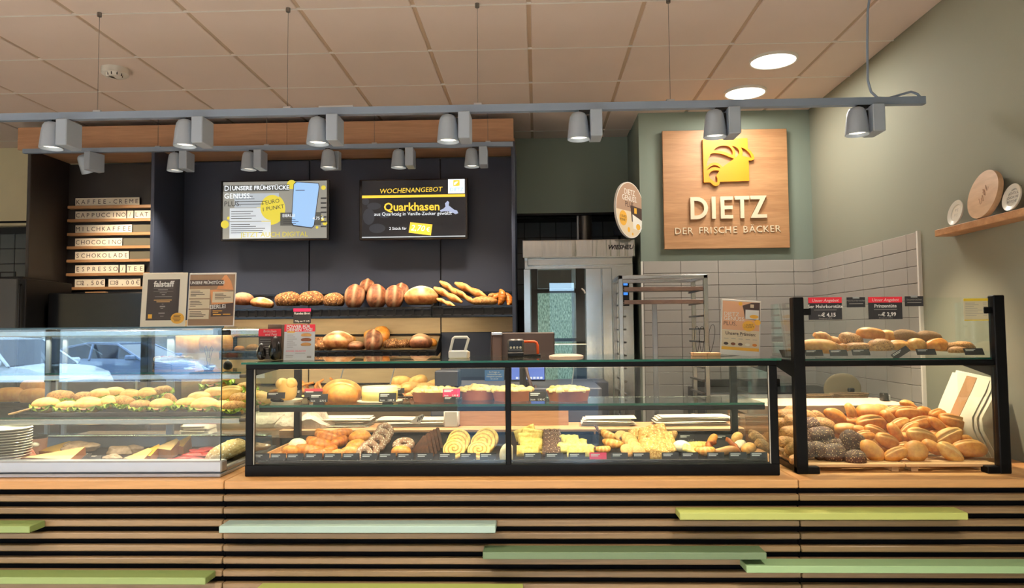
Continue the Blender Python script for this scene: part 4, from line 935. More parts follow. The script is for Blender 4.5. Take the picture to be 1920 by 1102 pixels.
for s_i in range(4):
    M_(f'roll{s_i}', ell(1, .62, .52, f_slit if s_i != 2 else f_plain, seed=s_i*3.1, lump=.06, nu=44, nv=15), 'c_roll' if s_i < 3 else 'c_roll2')
    M_(f'grain{s_i}', ell(1, .86, .72, f_rough, seed=s_i*2.2, sup=.62, lump=.08, nu=24, nv=16), 'c_grain')
    M_(f'seed{s_i}', ell(1, .74, .6, f_rough, seed=s_i*1.2+4, sup=.75, lump=.08, nu=24, nv=16), 'c_seed')
M_('round', ell(1, .9, .8, f_plain, seed=5), 'c_roll')
M_('round2', ell(1, .9, .8, f_plain, seed=8), 'c_roll2')
M_('loaf_flour', ell(1, .85, .72, f_flour, seed=1, nu=28, nv=18), 'c_flour'); M_('loaf_crack', ell(1, .85, .72, f_crack, seed=2, nu=28, nv=18), 'c_loaf')
for s_i in range(3): M_(f'oat{s_i}', ell(1, .85, .68, f_rough, seed=s_i*3.7, nu=32, nv=22, lump=.07), 'c_oat')
for s_i in range(2): M_(f'ridge{s_i}', ell(1, .8, .8, f_ridge, seed=s_i*2.1, nu=36, nv=16, flat=.8), 'c_loaf')
M_('gold', ell(1, .7, .62, f_slit, seed=3, nu=44), 'c_gold'); M_('bun', ell(1, .8, .62, f_plain, seed=6), 'c_gold'); M_('loaf_gold', ell(1, .75, .66, f_band, seed=9, nu=40, nv=18), 'c_gold')
M_('dust', ell(1, .42, .4, f_rough, seed=2, nu=24, nv=20), 'c_seed'); M_('white_bun', ell(1, .9, .75, f_plain, seed=2), 'c_white'); M_('pale_loaf', ell(1, .55, .5, f_plain, seed=7, sup=.6), 'c_roll2')
M_('poppy', ell(1, .55, .48, f_rough, seed=5, nu=24, nv=18), plain('poppy', (172, 132, 84), .7, bump=.8, bscale=30, var=.6, vscale=14))
def tubemesh(path, rad, n=14, flat=.75, tone=None):
    b = B(); k = len(path); b.tube(path, rad, n); b.v = [(x, y, z*flat) for x, y, z in b.v]
    b.t = [tone(i//n/(k-1)) if tone else 0. for i in range(k*n)]; return b
def twist():
    P, T, n, N = [], [], 14, 40
    for i in range(N):
        s = i/(N-1); x = -1+2*s; r = .2*math.sin(PI*min(1, max(0.03, .04+.92*s)))**.38; row = []
        for j in range(n):
            ph = 2*PI*j/n; q = math.cos(2*ph-13*s); rr = r*(1+.2*q); row.append((x, rr*math.cos(ph), rr*math.sin(ph))); T.append(max(0, q)*.5)
        P.append(row)
    return B().ring(P, n, tone=T)
M_('twist', twist(), 'c_twist')
def croissant(bend=1.0):
    N, n = 46, 16; pts, rad = [], []
    for i in range(N):
        s = i/(N-1)*2-1; a = s*bend*1.25
        R0 = 1/bend*.8; pts.append((R0*math.sin(a), -R0*math.cos(a)+R0, 0))
        seg = (i/(N-1)*7) % 1; env = max(.07, math.cos(s*1.38))**.8; rad.append(.46*env*(.93+.09*abs(math.sin(seg*PI))**.6))
    return tubemesh(pts, rad, n, .85, lambda q: .9*(1-abs(math.sin(((q*7) % 1)*PI))**.5))
M_('croissant', croissant(.75), 'c_croissant'); M_('croissant2', croissant(1.15), 'c_croissant')
def torus(R, r, fn=None, nu=28, nv=12, flat=.85):
    P, T = [], []
    for i in range(nu):
        a = 2*PI*i/nu; row = []
        for j in range(nv):
            ph = 2*PI*j/nv; q = 1+.05*wob(math.cos(a)*3, math.sin(a)*3, math.sin(ph)*2, 2, 3); rr = R+r*math.cos(ph)*q; z = r*math.sin(ph)*flat*q
            row.append((rr*math.cos(a), rr*math.sin(a), z)); T.append(max(0, math.sin(ph))*.4)
        P.append(row)
    P.append(P[0]); return B().ring(P, nv, cap=False, tone=T+T[:nv])
M_('donut', torus(.64, .36), 'c_almond')
def spiral(turns=3.0, h=.26):
    N, K = 40, 22; P, T = [], []
    for i in range(K+1):
        r = i/K; row = []
        for j in range(N):
            a = 2*PI*j/N; q = abs(((r*turns-a/(2*PI)) % 1)-.5)*2; g = max(0, q-.62)/.38
            z = h*(1-.35*r*r)*(1-.42*g) if i < K else 0; rr = r if i < K else 1.0
            row.append((max(.004, rr*(1 if i < K else .98))*math.cos(a), max(.004, rr)*math.sin(a)*.98, z)); T.append(g)
        P.append(row)
    P.append([(x*.98, y*.98, 0) for x, y, z in P[-1]]); T += [0]*N
    return B().ring(P, N, tone=T)
M_('spiral', spiral(), 'c_pale'); M_('cookie', B().lathe([(.02, 0), (.9, 0), (1, .1), (.92, .24), (.6, .3), (.02, .33)], n=22), 'c_cookie')
M_('triangle', B().prism([(-1, -.55), (1, -.55), (0, .95)], -.13, .13), 'c_choc', False)
def slab(a, b_, c, seed, mat_bump=.12, nx=14, ny=10):
    v, T = [], []; b = B()
    P = []
    for i in range(nx+1):
        x = -a+2*a*i/nx; row = []
        for j in range(ny+1):
            y = -b_+2*b_*j/ny; e = min(1, (1-abs(x/a))*6, (1-abs(y/b_))*6)**.5 if abs(x) < a and abs(y) < b_ else 0
            row.append((x, y, c*(.35+.65*e)+mat_bump*wob(x*4, y*4, x*y, seed, 2.6)*e))
        P.append(row+[(x, b_, 0), (x, -b_, 0)])
    return b.ring(P, ny+3)
M_('sheet', slab(1, .75, .28, 2), 'c_nut'); M_('lemon', slab(1, .62, .34, 5, .16), 'c_lemon'); M_('plait', slab(1, .6, .36, 8, .18), 'c_pale'); M_('choc_piece', slab(1, .62, .32, 3, .2), 'c_choc_rough')
M_('crescent', croissant(1.0), 'c_pale'); M_('crescent_gold', croissant(1.0), 'c_gold')
def pretzel():
    pts = [(.0+.95*math.sin(t)*(1 if abs(t) < 2.2 else .8), -.55*math.cos(t)+.18*math.cos(2.2*t), .12*math.sin(3*t)) for t in np.linspace(-2.75, 2.75, 44)]
    return tubemesh(pts, [.1+.13*math.cos(t*.5)**2 for t in np.linspace(-2.75, 2.75, 44)], 12, .9, lambda q: .5*max(0, math.cos((q-.5)*9)))
M_('pretzel', pretzel(), 'c_pretzel'); M_('pretzel2', pretzel(), 'c_gold')
def lettuce(seed):
    P, N = [], 36
    for r in (.25, .8, 1.0, 1.1):
        P.append([(r*math.cos(2*PI*j/N), .72*r*math.sin(2*PI*j/N), (.0 if r < .5 else (r-.5)*.36*math.sin(j*2.1+seed*3+r*5)+.05*math.sin(j*5.3))-.12*(r > .9)) for j in range(N)])
    b = B().ring(P, N); b.t = [max(0, .4+.6*math.sin(i*1.3)) for i in range(len(b.v))]; return b
M_('lettuce0', lettuce(0), 'c_lettuce'); M_('lettuce1', lettuce(2.2), 'c_lettuce')
M_('s_top', ell(1, .66, .46, f_slit, seed=2, flat=.12, nu=40), 'c_sand'); M_('s_top2', ell(1, .66, .5, f_rough, seed=6, flat=.12), 'c_seed'); M_('s_top3', ell(1, .66, .46, f_plain, seed=4, flat=.12), 'c_sand')
bb = ell(1, .66, .42, None, seed=4, flat=.9); bb.v = [(x, y, min(z, .05)) for x, y, z in bb.v]; M_('s_base', bb, 'c_sand')
M_('s_ham', B().lathe([(.02, -.03), (1.0, -.035), (1.02, .0), (1.0, .035), (.02, .03)], n=20), 'c_ham'); M_('s_cheese', B().cbox(-.85, .85, -.72, .72, -.03, .03, .01), 'c_cheese', False)
# ------------------------------------------------------------------ placing them
def rad(*a): return tuple(math.radians(q) for q in a)
def put(key, name, label, cat, px, py, Y, wpx, rot=(0, 0, 0), group=None, zs=1.0, ys=1.0):
    c = onY(px, py, Y); s = wpx/2*Y/FPX
    if isinstance(key, str):
        o = inst(ME[key], name, None, c, rad(*rot), (s, s*ys, s*zs)); return tag(o, label, cat, group)
    t = thing(name, label, cat, c, rad(*rot), group); t.scale = (s, s*ys, s*zs)
    for k, pn, dz, sc in key: inst(ME[k], pn, t, (0, 0, dz), (0, 0, 0), (sc, sc, sc))
    return t
def line(items, fmt, name, cat, group):
    """items: (key, px, py, Y, w, rot[, zs]); numbered from the left in the label"""
    for i, it in enumerate(sorted(items, key=lambda q: q[1])):
        put(it[0], name, fmt.format(nth(i)), cat, it[1], it[2], it[3], it[4], it[5], group, *(it[6:]))
# upper tray under the screens
YT = 6.17
put('loaf_crack', 'bread_loaf', 'brown round loaf with floury cracked top at the left end of the upper tray', 'bread', 456, 562, YT, 40, (10, 0, 30), 'round loaves on the upper tray')
put('loaf_flour', 'bread_loaf', 'low torn looking loaf lying between the cracked loaf and the oat loaves', 'bread', 492, 569, YT, 44, (0, 8, 0), 'round loaves on the upper tray', .75)
line([('oat0', 541, 563, YT, 50, (0, 0, 10)), ('oat1', 584, 562, YT+.02, 50, (0, 0, 40)), ('oat2', 626, 564, YT, 46, (0, 0, 80))], 'oat covered round loaf, {} oat loaf from the left on the upper tray', 'oat_loaf', 'bread', 'oat loaves')
line([('ridge0', 665, 556, YT, 48, (20, -70, 80)), ('ridge1', 706, 556, YT, 48, (25, -70, 95)), ('ridge0', 739, 557, YT, 46, (20, -75, 85))], 'dark loaf with floury ridges standing on end, {} in the front row of the tray', 'ridged_loaf', 'bread', 'ridged loaves')
line([('ridge1', 688, 538, YT+.12, 36, (10, -40, 90)), ('ridge0', 752, 547, YT+.12, 36, (10, -60, 80))], 'dark ridged loaf peeking out behind the standing loaves, {} from the left', 'ridged_loaf', 'bread', 'ridged loaves')
put('loaf_flour', 'bread_loaf', 'large floury round loaf between the ridged loaves and the twisted baguettes', 'bread', 790, 558, YT, 64, (0, 0, 15), 'round loaves on the upper tray', .95)
line([('twist', 840, 553, YT-.02, 62, (0, 28, -8)), ('twist', 848, 543, YT+.05, 58, (0, 34, -8)), ('twist', 874, 557, YT, 46, (0, 36, -10)), ('twist', 883, 544, YT+.08, 68, (0, 25, -6)), ('twist', 836, 567, YT-.05, 42, (0, 22, -20))], 'golden twisted baguette, {} from the left in the heap on the upper tray', 'twisted_baguette', 'bread', 'twisted baguettes')
line([('dust', 908, 565, YT, 50, (0, 0, 5)), ('dust', 925, 555, YT+.06, 30, (0, 0, 60))], 'seeded stick of bread, {} from the left beside the twisted baguettes', 'seeded_stick', 'bread', 'seeded sticks')
line([('croissant', 932, 556, YT+.05, 36, (0, -20, 30)), ('croissant', 942, 557, YT-.02, 34, (0, -80, 60)), ('croissant', 955, 561, YT, 32, (0, -60, 120))], 'brown croissant, {} of the three at the right end of the upper tray', 'croissant', 'pastry', 'croissants on the upper tray')
# lower tray
put('oat1', 'bread_loaf', 'rough golden loaf just right of the power brochure on the lower tray', 'bread', 601, 647, YT, 46, (0, 10, 0), 'loaves on the lower tray')
put('loaf_flour', 'bread_loaf', 'big pale floury round loaf, left of the lower tray', 'bread', 634, 641, YT, 58, (0, 0, 20), 'loaves on the lower tray')
put('round2', 'bread_loaf', 'golden loaf half hidden behind the big floury loaf', 'bread', 651, 640, YT+.12, 34, (0, 0, 0), 'loaves on the lower tray')
put('loaf_crack', 'bread_loaf', 'small dark cracked loaf between the floury loaf and the tall loaf', 'bread', 667, 649, YT, 36, (0, 0, 0), 'loaves on the lower tray', .8)
put('ridge1', 'bread_loaf', 'tall dark crusted loaf standing on end in the middle of the lower tray', 'bread', 700, 639, YT, 44, (10, -65, 90), 'loaves on the lower tray')
put('gold', 'bread_loaf', 'orange glazed loaf rising behind the tall standing loaf', 'bread', 713, 632, YT+.12, 46, (0, -50, 60), 'loaves on the lower tray', 1.2)
put('round2', 'bread_loaf', 'smaller golden loaf left behind the tall standing loaf', 'bread', 697, 629, YT+.16, 30, (0, 0, 0), 'loaves on the lower tray')
put('oat2', 'bread_loaf', 'small pale floury loaf right of the tall standing loaf', 'bread', 736, 646, YT, 34, (0, 0, 0), 'loaves on the lower tray')
put('oat0', 'bread_loaf', 'small crisp brown loaf second from the right on the lower tray', 'bread', 759, 646, YT, 30, (0, 0, 50), 'loaves on the lower tray')
put('loaf_crack', 'bread_loaf', 'round orange loaf with dark split at the right end of the lower tray', 'bread', 789, 642, YT, 48, (0, 0, 70), 'loaves on the lower tray')
put('bun', 'bread_loaf', 'orange loaf peeking out behind the loaf with the dark split', 'bread', 803, 643, YT+.12, 34, (0, 0, 0), 'loaves on the lower tray')
line([('pale_loaf', 352, 648, YT, 70, (0, 0, 0), 1.3), ('pale_loaf', 405, 645, YT, 62, (0, 0, 10), 1.4), ('bun', 449, 654, YT, 20, (0, 0, 0)), ('seed0', 474, 652, YT, 24, (0, 0, 0))], 'bread seen through the chilled case glass, {} from the left on the lower tray', 'bread_loaf', 'bread', 'loaves behind the chilled case')
# lowest tray
line([('pretzel2', 528, 736, YT, 44, (30, 0, 0)), ('pretzel2', 556, 727, YT+.06, 44, (50, 0, 20)), ('pretzel2', 584, 727, YT+.02, 44, (40, 10, -20)), ('pretzel2', 612, 722, YT+.1, 40, (60, 0, 10)), ('pretzel2', 560, 743, YT-.04, 46, (20, 0, 0)), ('pretzel2', 600, 742, YT-.03, 44, (25, 0, 30))], 'brown pretzel, {} from the left in the heap on the lowest tray', 'pretzel', 'pastry', 'pretzels on the lowest tray')
M_('soft', ell(1, .8, .62, f_plain, seed=6), 'c_sand')
line([('soft', 738, 733, YT-.02, 44, (0, 0, 0)), ('soft', 752, 716, YT+.1, 40, (0, 0, 10)), ('soft', 770, 728, YT, 42, (0, 0, 30)), ('soft', 783, 715, YT+.1, 38, (0, -20, 0)), ('soft', 797, 729, YT-.01, 40, (0, 0, 0)), ('soft', 810, 722, YT+.06, 30, (0, -30, 0)), ('soft', 725, 741, YT-.05, 36, (0, 0, 0)), ('seed1', 748, 745, YT-.06, 30, (0, 0, 0)), ('seed2', 774, 744, YT-.06, 34, (0, 0, 0))], 'golden soft roll, {} from the left in the heap on the lowest tray', 'soft_roll', 'bread', 'soft rolls on the lowest tray')
# brown loaves far left behind the chilled case
tag(B().cbox(-5.4, X_(97, 5.5), 5.3, 5.62, .2, onY(40, 758, 5.5).z, .01).build('side_counter', 'black'), 'black side counter far left behind the chilled case glass', 'counter')
line([('pale_loaf', 22, 742, 5.45, 62, (0, 0, 5), 1.1), ('pale_loaf', 62, 726, 5.48, 50, (0, 0, -10), 1.3), ('pale_loaf', 66, 744, 5.42, 56, (0, 0, 5), 1.2)], 'brown loaf far left behind the chilled case, {} from the left', 'bread_loaf', 'bread', 'loaves on the side counter')
# ------------------------------------------------------------------ rolls in the right display
def heapY(py): return 3.34+(852-py)/(852-760)*.42
def heap(items, key, name, word, cat, group):
    rowsn = {}
    for it in items:
        py = it[1]; tier = 'top' if py < 777 else 'upper middle' if py < 801 else 'lower middle' if py < 828 else 'bottom'
        rowsn.setdefault(tier, []).append(it)
    for tier, L in rowsn.items():
        for i, it in enumerate(sorted(L)):
            px, py, wp, rot = it[:4]; dY = it[4] if len(it) > 4 else 0
            k = key if key in ME else key+str((int(px*7+py*3)) % 4)
            put(k, name, f'{word}, {nth(i)} from the left in the {tier} row of the heap', cat, px, py, heapY(py)+dY, wp, rot, group)
heap([(1566, 781, 46, (0, 32, 10)), (1594, 775, 40, (20, 75, 0)), (1633, 773, 54, (35, 5, 0)), (1634, 793, 56, (40, 0, 8)), (1667, 787, 44, (20, 50, 20)), (1585, 805, 44, (20, 0, 0)), (1612, 808, 34, (10, 20, 0)), (1622, 818, 40, (20, 0, 10)),
      (1643, 812, 46, (40, 30, 0)), (1664, 827, 48, (50, 25, 10)), (1678, 812, 42, (30, 60, 0)), (1636, 846, 54, (55, 40, 10)), (1680, 851, 44, (30, -20, 0)), (1700, 757, 26, (0, 10, 0), -.02), (1711, 763, 22, (0, 30, 0)), (1676, 772, 38, (10, -10, 0)), (1703, 776, 52, (30, 5, 0)), (1733, 774, 40, (10, 20, 30)),
      (1758, 778, 42, (20, 0, 30)), (1788, 792, 54, (45, 20, -5)), (1756, 799, 42, (10, 50, 0)), (1727, 793, 46, (30, -10, 0)), (1686, 795, 40, (20, -20, 10)), (1706, 803, 36, (20, -30, 0)), (1727, 818, 54, (40, 15, 0)), (1778, 819, 52, (45, -25, 0)), (1813, 823, 26, (20, 20, 20)), (1748, 838, 40, (35, 30, 0)),
      (1781, 848, 50, (45, 40, -15)), (1818, 841, 60, (20, 3, 0)), (1696, 840, 40, (20, 0, 0), .05), (1700, 822, 40, (20, 10, 0), .06), (1650, 835, 44, (20, 30, 0), .07), (1600, 792, 40, (10, 10, 0), .06), (1760, 820, 44, (20, 10, 0), .07), (1740, 806, 44, (0, 10, 0), .07), (1662, 803, 44, (0, 10, 0), .07), (1655, 770, 40, (0, 20, 0), .06), (1770, 806, 40, (0, 10, 0), .05), (1798, 838, 34, (10, -30, 0), .06)],
     'roll', 'bread_roll', 'golden crusty roll', 'bread', 'golden rolls in the heap')
put('round', 'bread_roll', 'smooth round roll standing on its side at the front of the heap', 'bread', 1717, 846, 3.345, 44, (80, 0, 0), 'golden rolls in the heap', .7)
heap([(1563, 849, 44, (40, 0, 10)), (1599, 826, 44, (50, 30, 0)), (1540, 816, 44, (20, 0, 0)), (1516, 800, 40, (30, -30, 0)), (1534, 844, 40, (70, 0, 90)), (1516, 842, 36, (70, 0, 90)), (1604, 858, 38, (20, 0, 0)), (1580, 835, 34, (20, 0, 0), .05), (1552, 832, 40, (20, 0, 0), .05), (1526, 822, 38, (20, 0, 0), .05)], 'grain', 'grain_roll', 'dark seeded grain roll', 'bread', 'dark grain rolls')
heap([(1518, 783, 40, (20, 30, 0)), (1533, 782, 34, (30, 30, 0)), (1546, 798, 44, (30, 20, 0)), (1478, 780, 44, (10, 0, 0)), (1490, 792, 40, (30, 20, 0)), (1482, 812, 42, (30, 0, 20)), (1476, 830, 36, (30, 10, 0)), (1492, 840, 40, (30, -20, 0)), (1468, 795, 40, (10, 0, 0), .04), (1484, 772, 36, (10, 0, 30), .03), (1500, 820, 40, (20, 0, 0), .06), (1495, 862, 30, (30, 0, 0))], 'seed', 'seeded_roll', 'light brown seeded roll', 'bread', 'seeded rolls by the left post')
# upper shelf of the roll display
YU = 3.36
put('pale_loaf', 'bread_roll', 'long yellow roll at the left end of the upper roll shelf', 'bread', 1535, 652, YU, 66, (0, 3, 0), 'breads on the upper roll shelf')
put('twist', 'bread_roll', 'brown twisted roll lying on the yellow roll, upper roll shelf', 'bread', 1553, 638, YU+.04, 56, (0, 24, 0), 'breads on the upper roll shelf', 1.9, 2.0)
put('twist', 'bread_roll', 'lower brown twisted stick behind the second small card', 'bread', 1573, 650, YU-.01, 50, (0, 8, 0), 'breads on the upper roll shelf', 1.3)
put('seed1', 'bread_roll', 'seeded round roll between the twisted roll and the big pale roll', 'bread', 1594, 638, YU+.04, 46, (0, 14, 0), 'breads on the upper roll shelf')
put('seed2', 'bread_roll', 'flat seeded roll behind the third small card', 'bread', 1608, 651, YU-.01, 44, (0, 0, 0), 'breads on the upper roll shelf', .7)
put('roll2', 'bread_roll', 'big smooth pale roll on top of the upper shelf pile', 'bread', 1632, 627, YU+.05, 52, (0, 5, 0), 'breads on the upper roll shelf')
put('round2', 'bread_roll', 'pale round roll right behind the big smooth pale roll', 'bread', 1664, 632, YU+.06, 34, (0, 20, 0), 'breads on the upper roll shelf')
put('seed0', 'bread_roll', 'pale lumpy roll in front below the big smooth pale roll', 'bread', 1651, 649, YU-.03, 46, (0, 0, 0), 'breads on the upper roll shelf')
put('roll3', 'bread_roll', 'pale roll half covered by the tilted small card', 'bread', 1683, 649, YU-.01, 42, (0, 0, 0), 'breads on the upper roll shelf')
line([('poppy', 1697, 630, YU+.04, 50, (0, 4, 0)), ('poppy', 1741, 632, YU+.04, 48, (0, 6, 0))], 'poppy seed roll on the upper roll shelf, {} of the two from the left', 'poppy_roll', 'bread', 'poppy seed rolls')
put('round2', 'bread_roll', 'small pale roll under the poppy seed rolls', 'bread', 1717, 648, YU-.01, 36, (0, 0, 0), 'breads on the upper roll shelf')
put('gold', 'bread_roll', 'brown slit roll under the right poppy seed roll', 'bread', 1757, 649, YU, 44, (0, 0, 10), 'breads on the upper roll shelf')
put('white_bun', 'bread_roll', 'small whitish roll beside the brown slit roll', 'bread', 1729, 651, YU+.03, 26, (0, 0, 0), 'breads on the upper roll shelf')
line([('seed3', 1781, 652, YU, 42, (0, 0, 0), .8), ('seed0', 1803, 651, YU+.05, 46, (0, 0, 10), .8), ('seed1', 1795, 657, YU-.04, 34, (0, 0, 0), .7)], 'flat seeded roll at the right end of the upper roll shelf, {} from the left', 'seeded_roll', 'bread', 'flat seeded rolls')
# ------------------------------------------------------------------ pastry case, sloping bed
def bedY(py): return 3.31+(852-py)/50*.34
def bed(items, fmt, name, cat, group):
    for i, it in enumerate(sorted(items, key=lambda q: (q[1], q[2]))):
        put(it[0], name, fmt.format(nth(i)), cat, it[1], it[2], bedY(it[2])+(it[5] if len(it) > 5 and isinstance(it[5], float) else 0), it[3], it[4], group)
put('bun', 'pastry', 'small golden pastry at the left end of the pastry case', 'pastry', 545, 845, bedY(847), 34, (0, 0, 0), 'pastries')
put('white_bun', 'pastry', 'sugar dusted round pastry near the left end of the pastry case', 'pastry', 558, 834, bedY(834), 34, (0, 0, 0), 'pastries')
bed([('croissant', 611, 820, 62, (25, 16, -16)), ('croissant', 597, 833, 64, (25, 10, -12)), ('croissant', 577, 845, 62, (20, 5, -10)), ('croissant2', 639, 827, 56, (-25, 0, 78)), ('croissant2', 621, 843, 50, (-20, 0, 80)), ('croissant', 642, 813, 50, (20, 0, 40)), ('croissant', 602, 851, 50, (20, 0, 10))], 'golden croissant, {} from the left in the pastry case', 'croissant', 'pastry', 'croissants in the pastry case')
bed([('gold', 675, 820, 42, (0, -5, 0)), ('gold', 668, 837, 40, (0, -12, 0)), ('gold', 656, 849, 40, (0, -8, 0)), ('gold', 634, 852, 30, (0, 0, 0))], 'yellow golden bun, {} from the left beside the croissants', 'soft_bun', 'pastry', 'golden buns')
bed([('donut', 722, 808, 34, (62, 0, 28)), ('donut', 716, 819, 36, (60, 0, 28)), ('donut', 707, 830, 36, (58, 0, 28)), ('donut', 694, 842, 38, (55, 0, 25)), ('donut', 683, 850, 34, (50, 0, 25))], 'almond crusted ring, {} in the leaning row of rings', 'almond_ring', 'pastry', 'leaning row of almond rings')
put('donut', 'pastry', 'sugar glazed almond pastry between the ring row and the chocolate triangles', 'pastry', 757, 833, bedY(835), 42, (22, 0, 0), 'pastries')
put('bun', 'pastry', 'yellow bottom pastry under the sugar glazed almond pastry', 'pastry', 752, 847, bedY(847)-.01, 38, (0, 0, 0), 'pastries')
bed([('triangle', 816, 825, 50, (-10, 8, -40), .07), ('triangle', 810, 828, 50, (-10, 8, -40), .035), ('triangle', 804, 831, 50, (-10, 8, -40), .0), ('triangle', 798, 835, 50, (-10, 8, -40), -.03), ('triangle', 791, 839, 48, (-10, 8, -40), -.06)], 'chocolate coated nut triangle, {} from the left of the leaning stack', 'nut_triangle', 'pastry', 'chocolate nut triangles')
bed([('spiral', 861, 825, 44, (58, 0, 10), .03), ('spiral', 858, 832, 44, (56, 0, 5), .0), ('spiral', 852, 843, 44, (50, 0, 0), -.02)], 'pale glazed spiral pastry, {} in the left spiral stack', 'spiral_pastry', 'pastry', 'left stack of spirals')
bed([('spiral', 912, 824, 48, (58, 0, -8), .03), ('spiral', 906, 831, 48, (56, 0, -5), .0), ('spiral', 898, 845, 44, (45, 0, 0), -.02)], 'pale glazed spiral pastry, {} in the right spiral stack', 'spiral_pastry', 'pastry', 'right stack of spirals')
put('white_bun', 'bread_slice', 'white loaf piece standing behind the middle post of the pastry case', 'bread', 952, 853, 3.30, 42, (0, -90, 0), 'pastries', 1.0, .8)
bed([('plait', 985, 812, 40, (50, -20, 0), .04), ('plait', 998, 815, 38, (50, 10, 0), .03), ('plait', 992, 823, 40, (48, 0, 0), .01), ('plait', 996, 834, 42, (46, 0, 0), -.01), ('plait', 990, 846, 42, (40, 0, 0), -.02), ('plait', 1012, 840, 24, (46, 60, 0), .02)], 'pale yellow plaited pastry, {} from the left in its stack', 'plaited_pastry', 'pastry', 'plaited pastries')
bed([('choc_piece', 1035, 814, 32, (50, 0, 0), .03), ('choc_piece', 1036, 822, 34, (48, 0, 8), .01), ('choc_piece', 1035, 830, 34, (46, 0, -6), .0), ('choc_piece', 1036, 838, 34, (44, 0, 4), -.01), ('choc_piece', 1034, 847, 34, (40, 0, 0), -.02)], 'brown chocolate pastry, {} in its leaning stack', 'chocolate_pastry', 'pastry', 'chocolate pastries')
bed([('lemon', 1068, 826, 36, (40, 0, 10), .02), ('lemon', 1080, 834, 40, (36, 0, -5), .0), ('lemon', 1065, 842, 40, (30, 0, 0), -.01), ('lemon', 1095, 842, 40, (25, 10, -10), .0), ('lemon', 1085, 850, 44, (20, 0, 0), -.03)], 'pale lemon iced pastry, {} from the left in its pile', 'lemon_pastry', 'pastry', 'lemon pastries')
bed([('crescent_gold', 1140, 816, 40, (20, 20, -30), .03), ('crescent_gold', 1150, 832, 46, (10, 10, 0), .0), ('crescent_gold', 1132, 843, 36, (20, 0, 20), -.01)], 'nut horn with chocolate tip, {} from the left', 'nut_horn', 'pastry', 'nut horns')
for i, (px, py, r) in enumerate(((1119, 807, (0, 60, 0)), (1172, 826, (0, 20, 0)), (1122, 846, (0, 40, 0)))):
    put('choc_piece', 'chocolate_tip', ['brown chocolate piece standing behind the highest nut horn', 'brown chocolate piece right behind the middle nut horn', 'brown chocolate piece left of the lowest nut horn'][i], 'pastry', px, py, bedY(py)+.02, 22, r, 'chocolate pieces by the nut horns')
bed([('cookie', 1165, 818, 26, (40, 0, 0), .03), ('cookie', 1178, 826, 34, (60, 0, 40), .02), ('cookie', 1184, 832, 34, (60, 0, 35), .01), ('cookie', 1189, 837, 32, (58, 0, 30), .0), ('cookie', 1193, 842, 30, (56, 0, 25), -.01), ('cookie', 1176, 845, 28, (50, 0, 20), -.01), ('cookie', 1197, 848, 28, (55, 0, 20), -.02)], 'round golden cookie, {} from the left of the leaning cookie stack', 'cookie', 'pastry', 'golden cookies')
bed([('sheet', 1198, 815, 36, (40, -10, 0), .04), ('sheet', 1226, 814, 50, (40, -12, 0), .03), ('sheet', 1220, 824, 48, (40, 10, 0), .02), ('sheet', 1240, 828, 50, (38, -10, 0), .0), ('sheet', 1225, 838, 54, (32, 5, 0), -.01), ('sheet', 1245, 843, 40, (30, -20, 0), -.01), ('sheet', 1228, 853, 24, (60, 0, 0), -.03)], 'yellow almond topped pastry slice, {} from the left in its pile', 'almond_slice', 'pastry', 'almond slices')
put('seed0', 'pastry', 'small nutty ball pastry at the rear right of the almond slices', 'pastry', 1262, 818, bedY(818), 24, (0, -60, 0), 'pastries')
put('white_bun', 'pastry', 'pale iced ball right of the almond slices', 'pastry', 1278, 838, bedY(838), 34, (0, 0, 0), 'pastries')
put('lemon', 'pastry', 'pale iced slice leaning beside the pale iced ball', 'pastry', 1294, 844, bedY(844), 30, (30, 20, 0), 'pastries')
bed([('crescent', 1311, 836, 44, (20, 0, 0)), ('crescent_gold', 1324, 846, 44, (20, 0, 10), -.01), ('crescent', 1300, 838, 30, (30, 0, 40), .01)], 'yellow crescent pastry, {} from the left', 'crescent_pastry', 'pastry', 'yellow crescents')
put('pretzel', 'pastry', 'glossy red brown knotted pastry right of the yellow crescents', 'pastry', 1355, 839, bedY(839), 60, (30, 6, 0), 'pastries', 1.6)
put('bun', 'pastry', 'brown cut pastry standing left behind the knotted pastry', 'pastry', 1336, 825, bedY(825), 26, (0, -60, 0), 'pastries')
bed([('round2', 1382, 822, 26, (0, -60, 0), .01), ('white_bun', 1387, 834, 24, (0, -30, 0)), ('round2', 1404, 841, 28, (0, -20, 0))], 'small whitish roll, {} from the left at the right end of the pastry case', 'small_roll', 'pastry', 'small whitish rolls')
bed([('seed1', 1420, 822, 34, (10, 30, 0), .04), ('seed2', 1432, 836, 34, (10, 30, 0), .02), ('seed3', 1415, 815, 26, (0, 30, 0), .06)], 'dim pale pastry seen at the side glass, {} from the left', 'side_pastry', 'pastry', 'pastries at the right side glass')
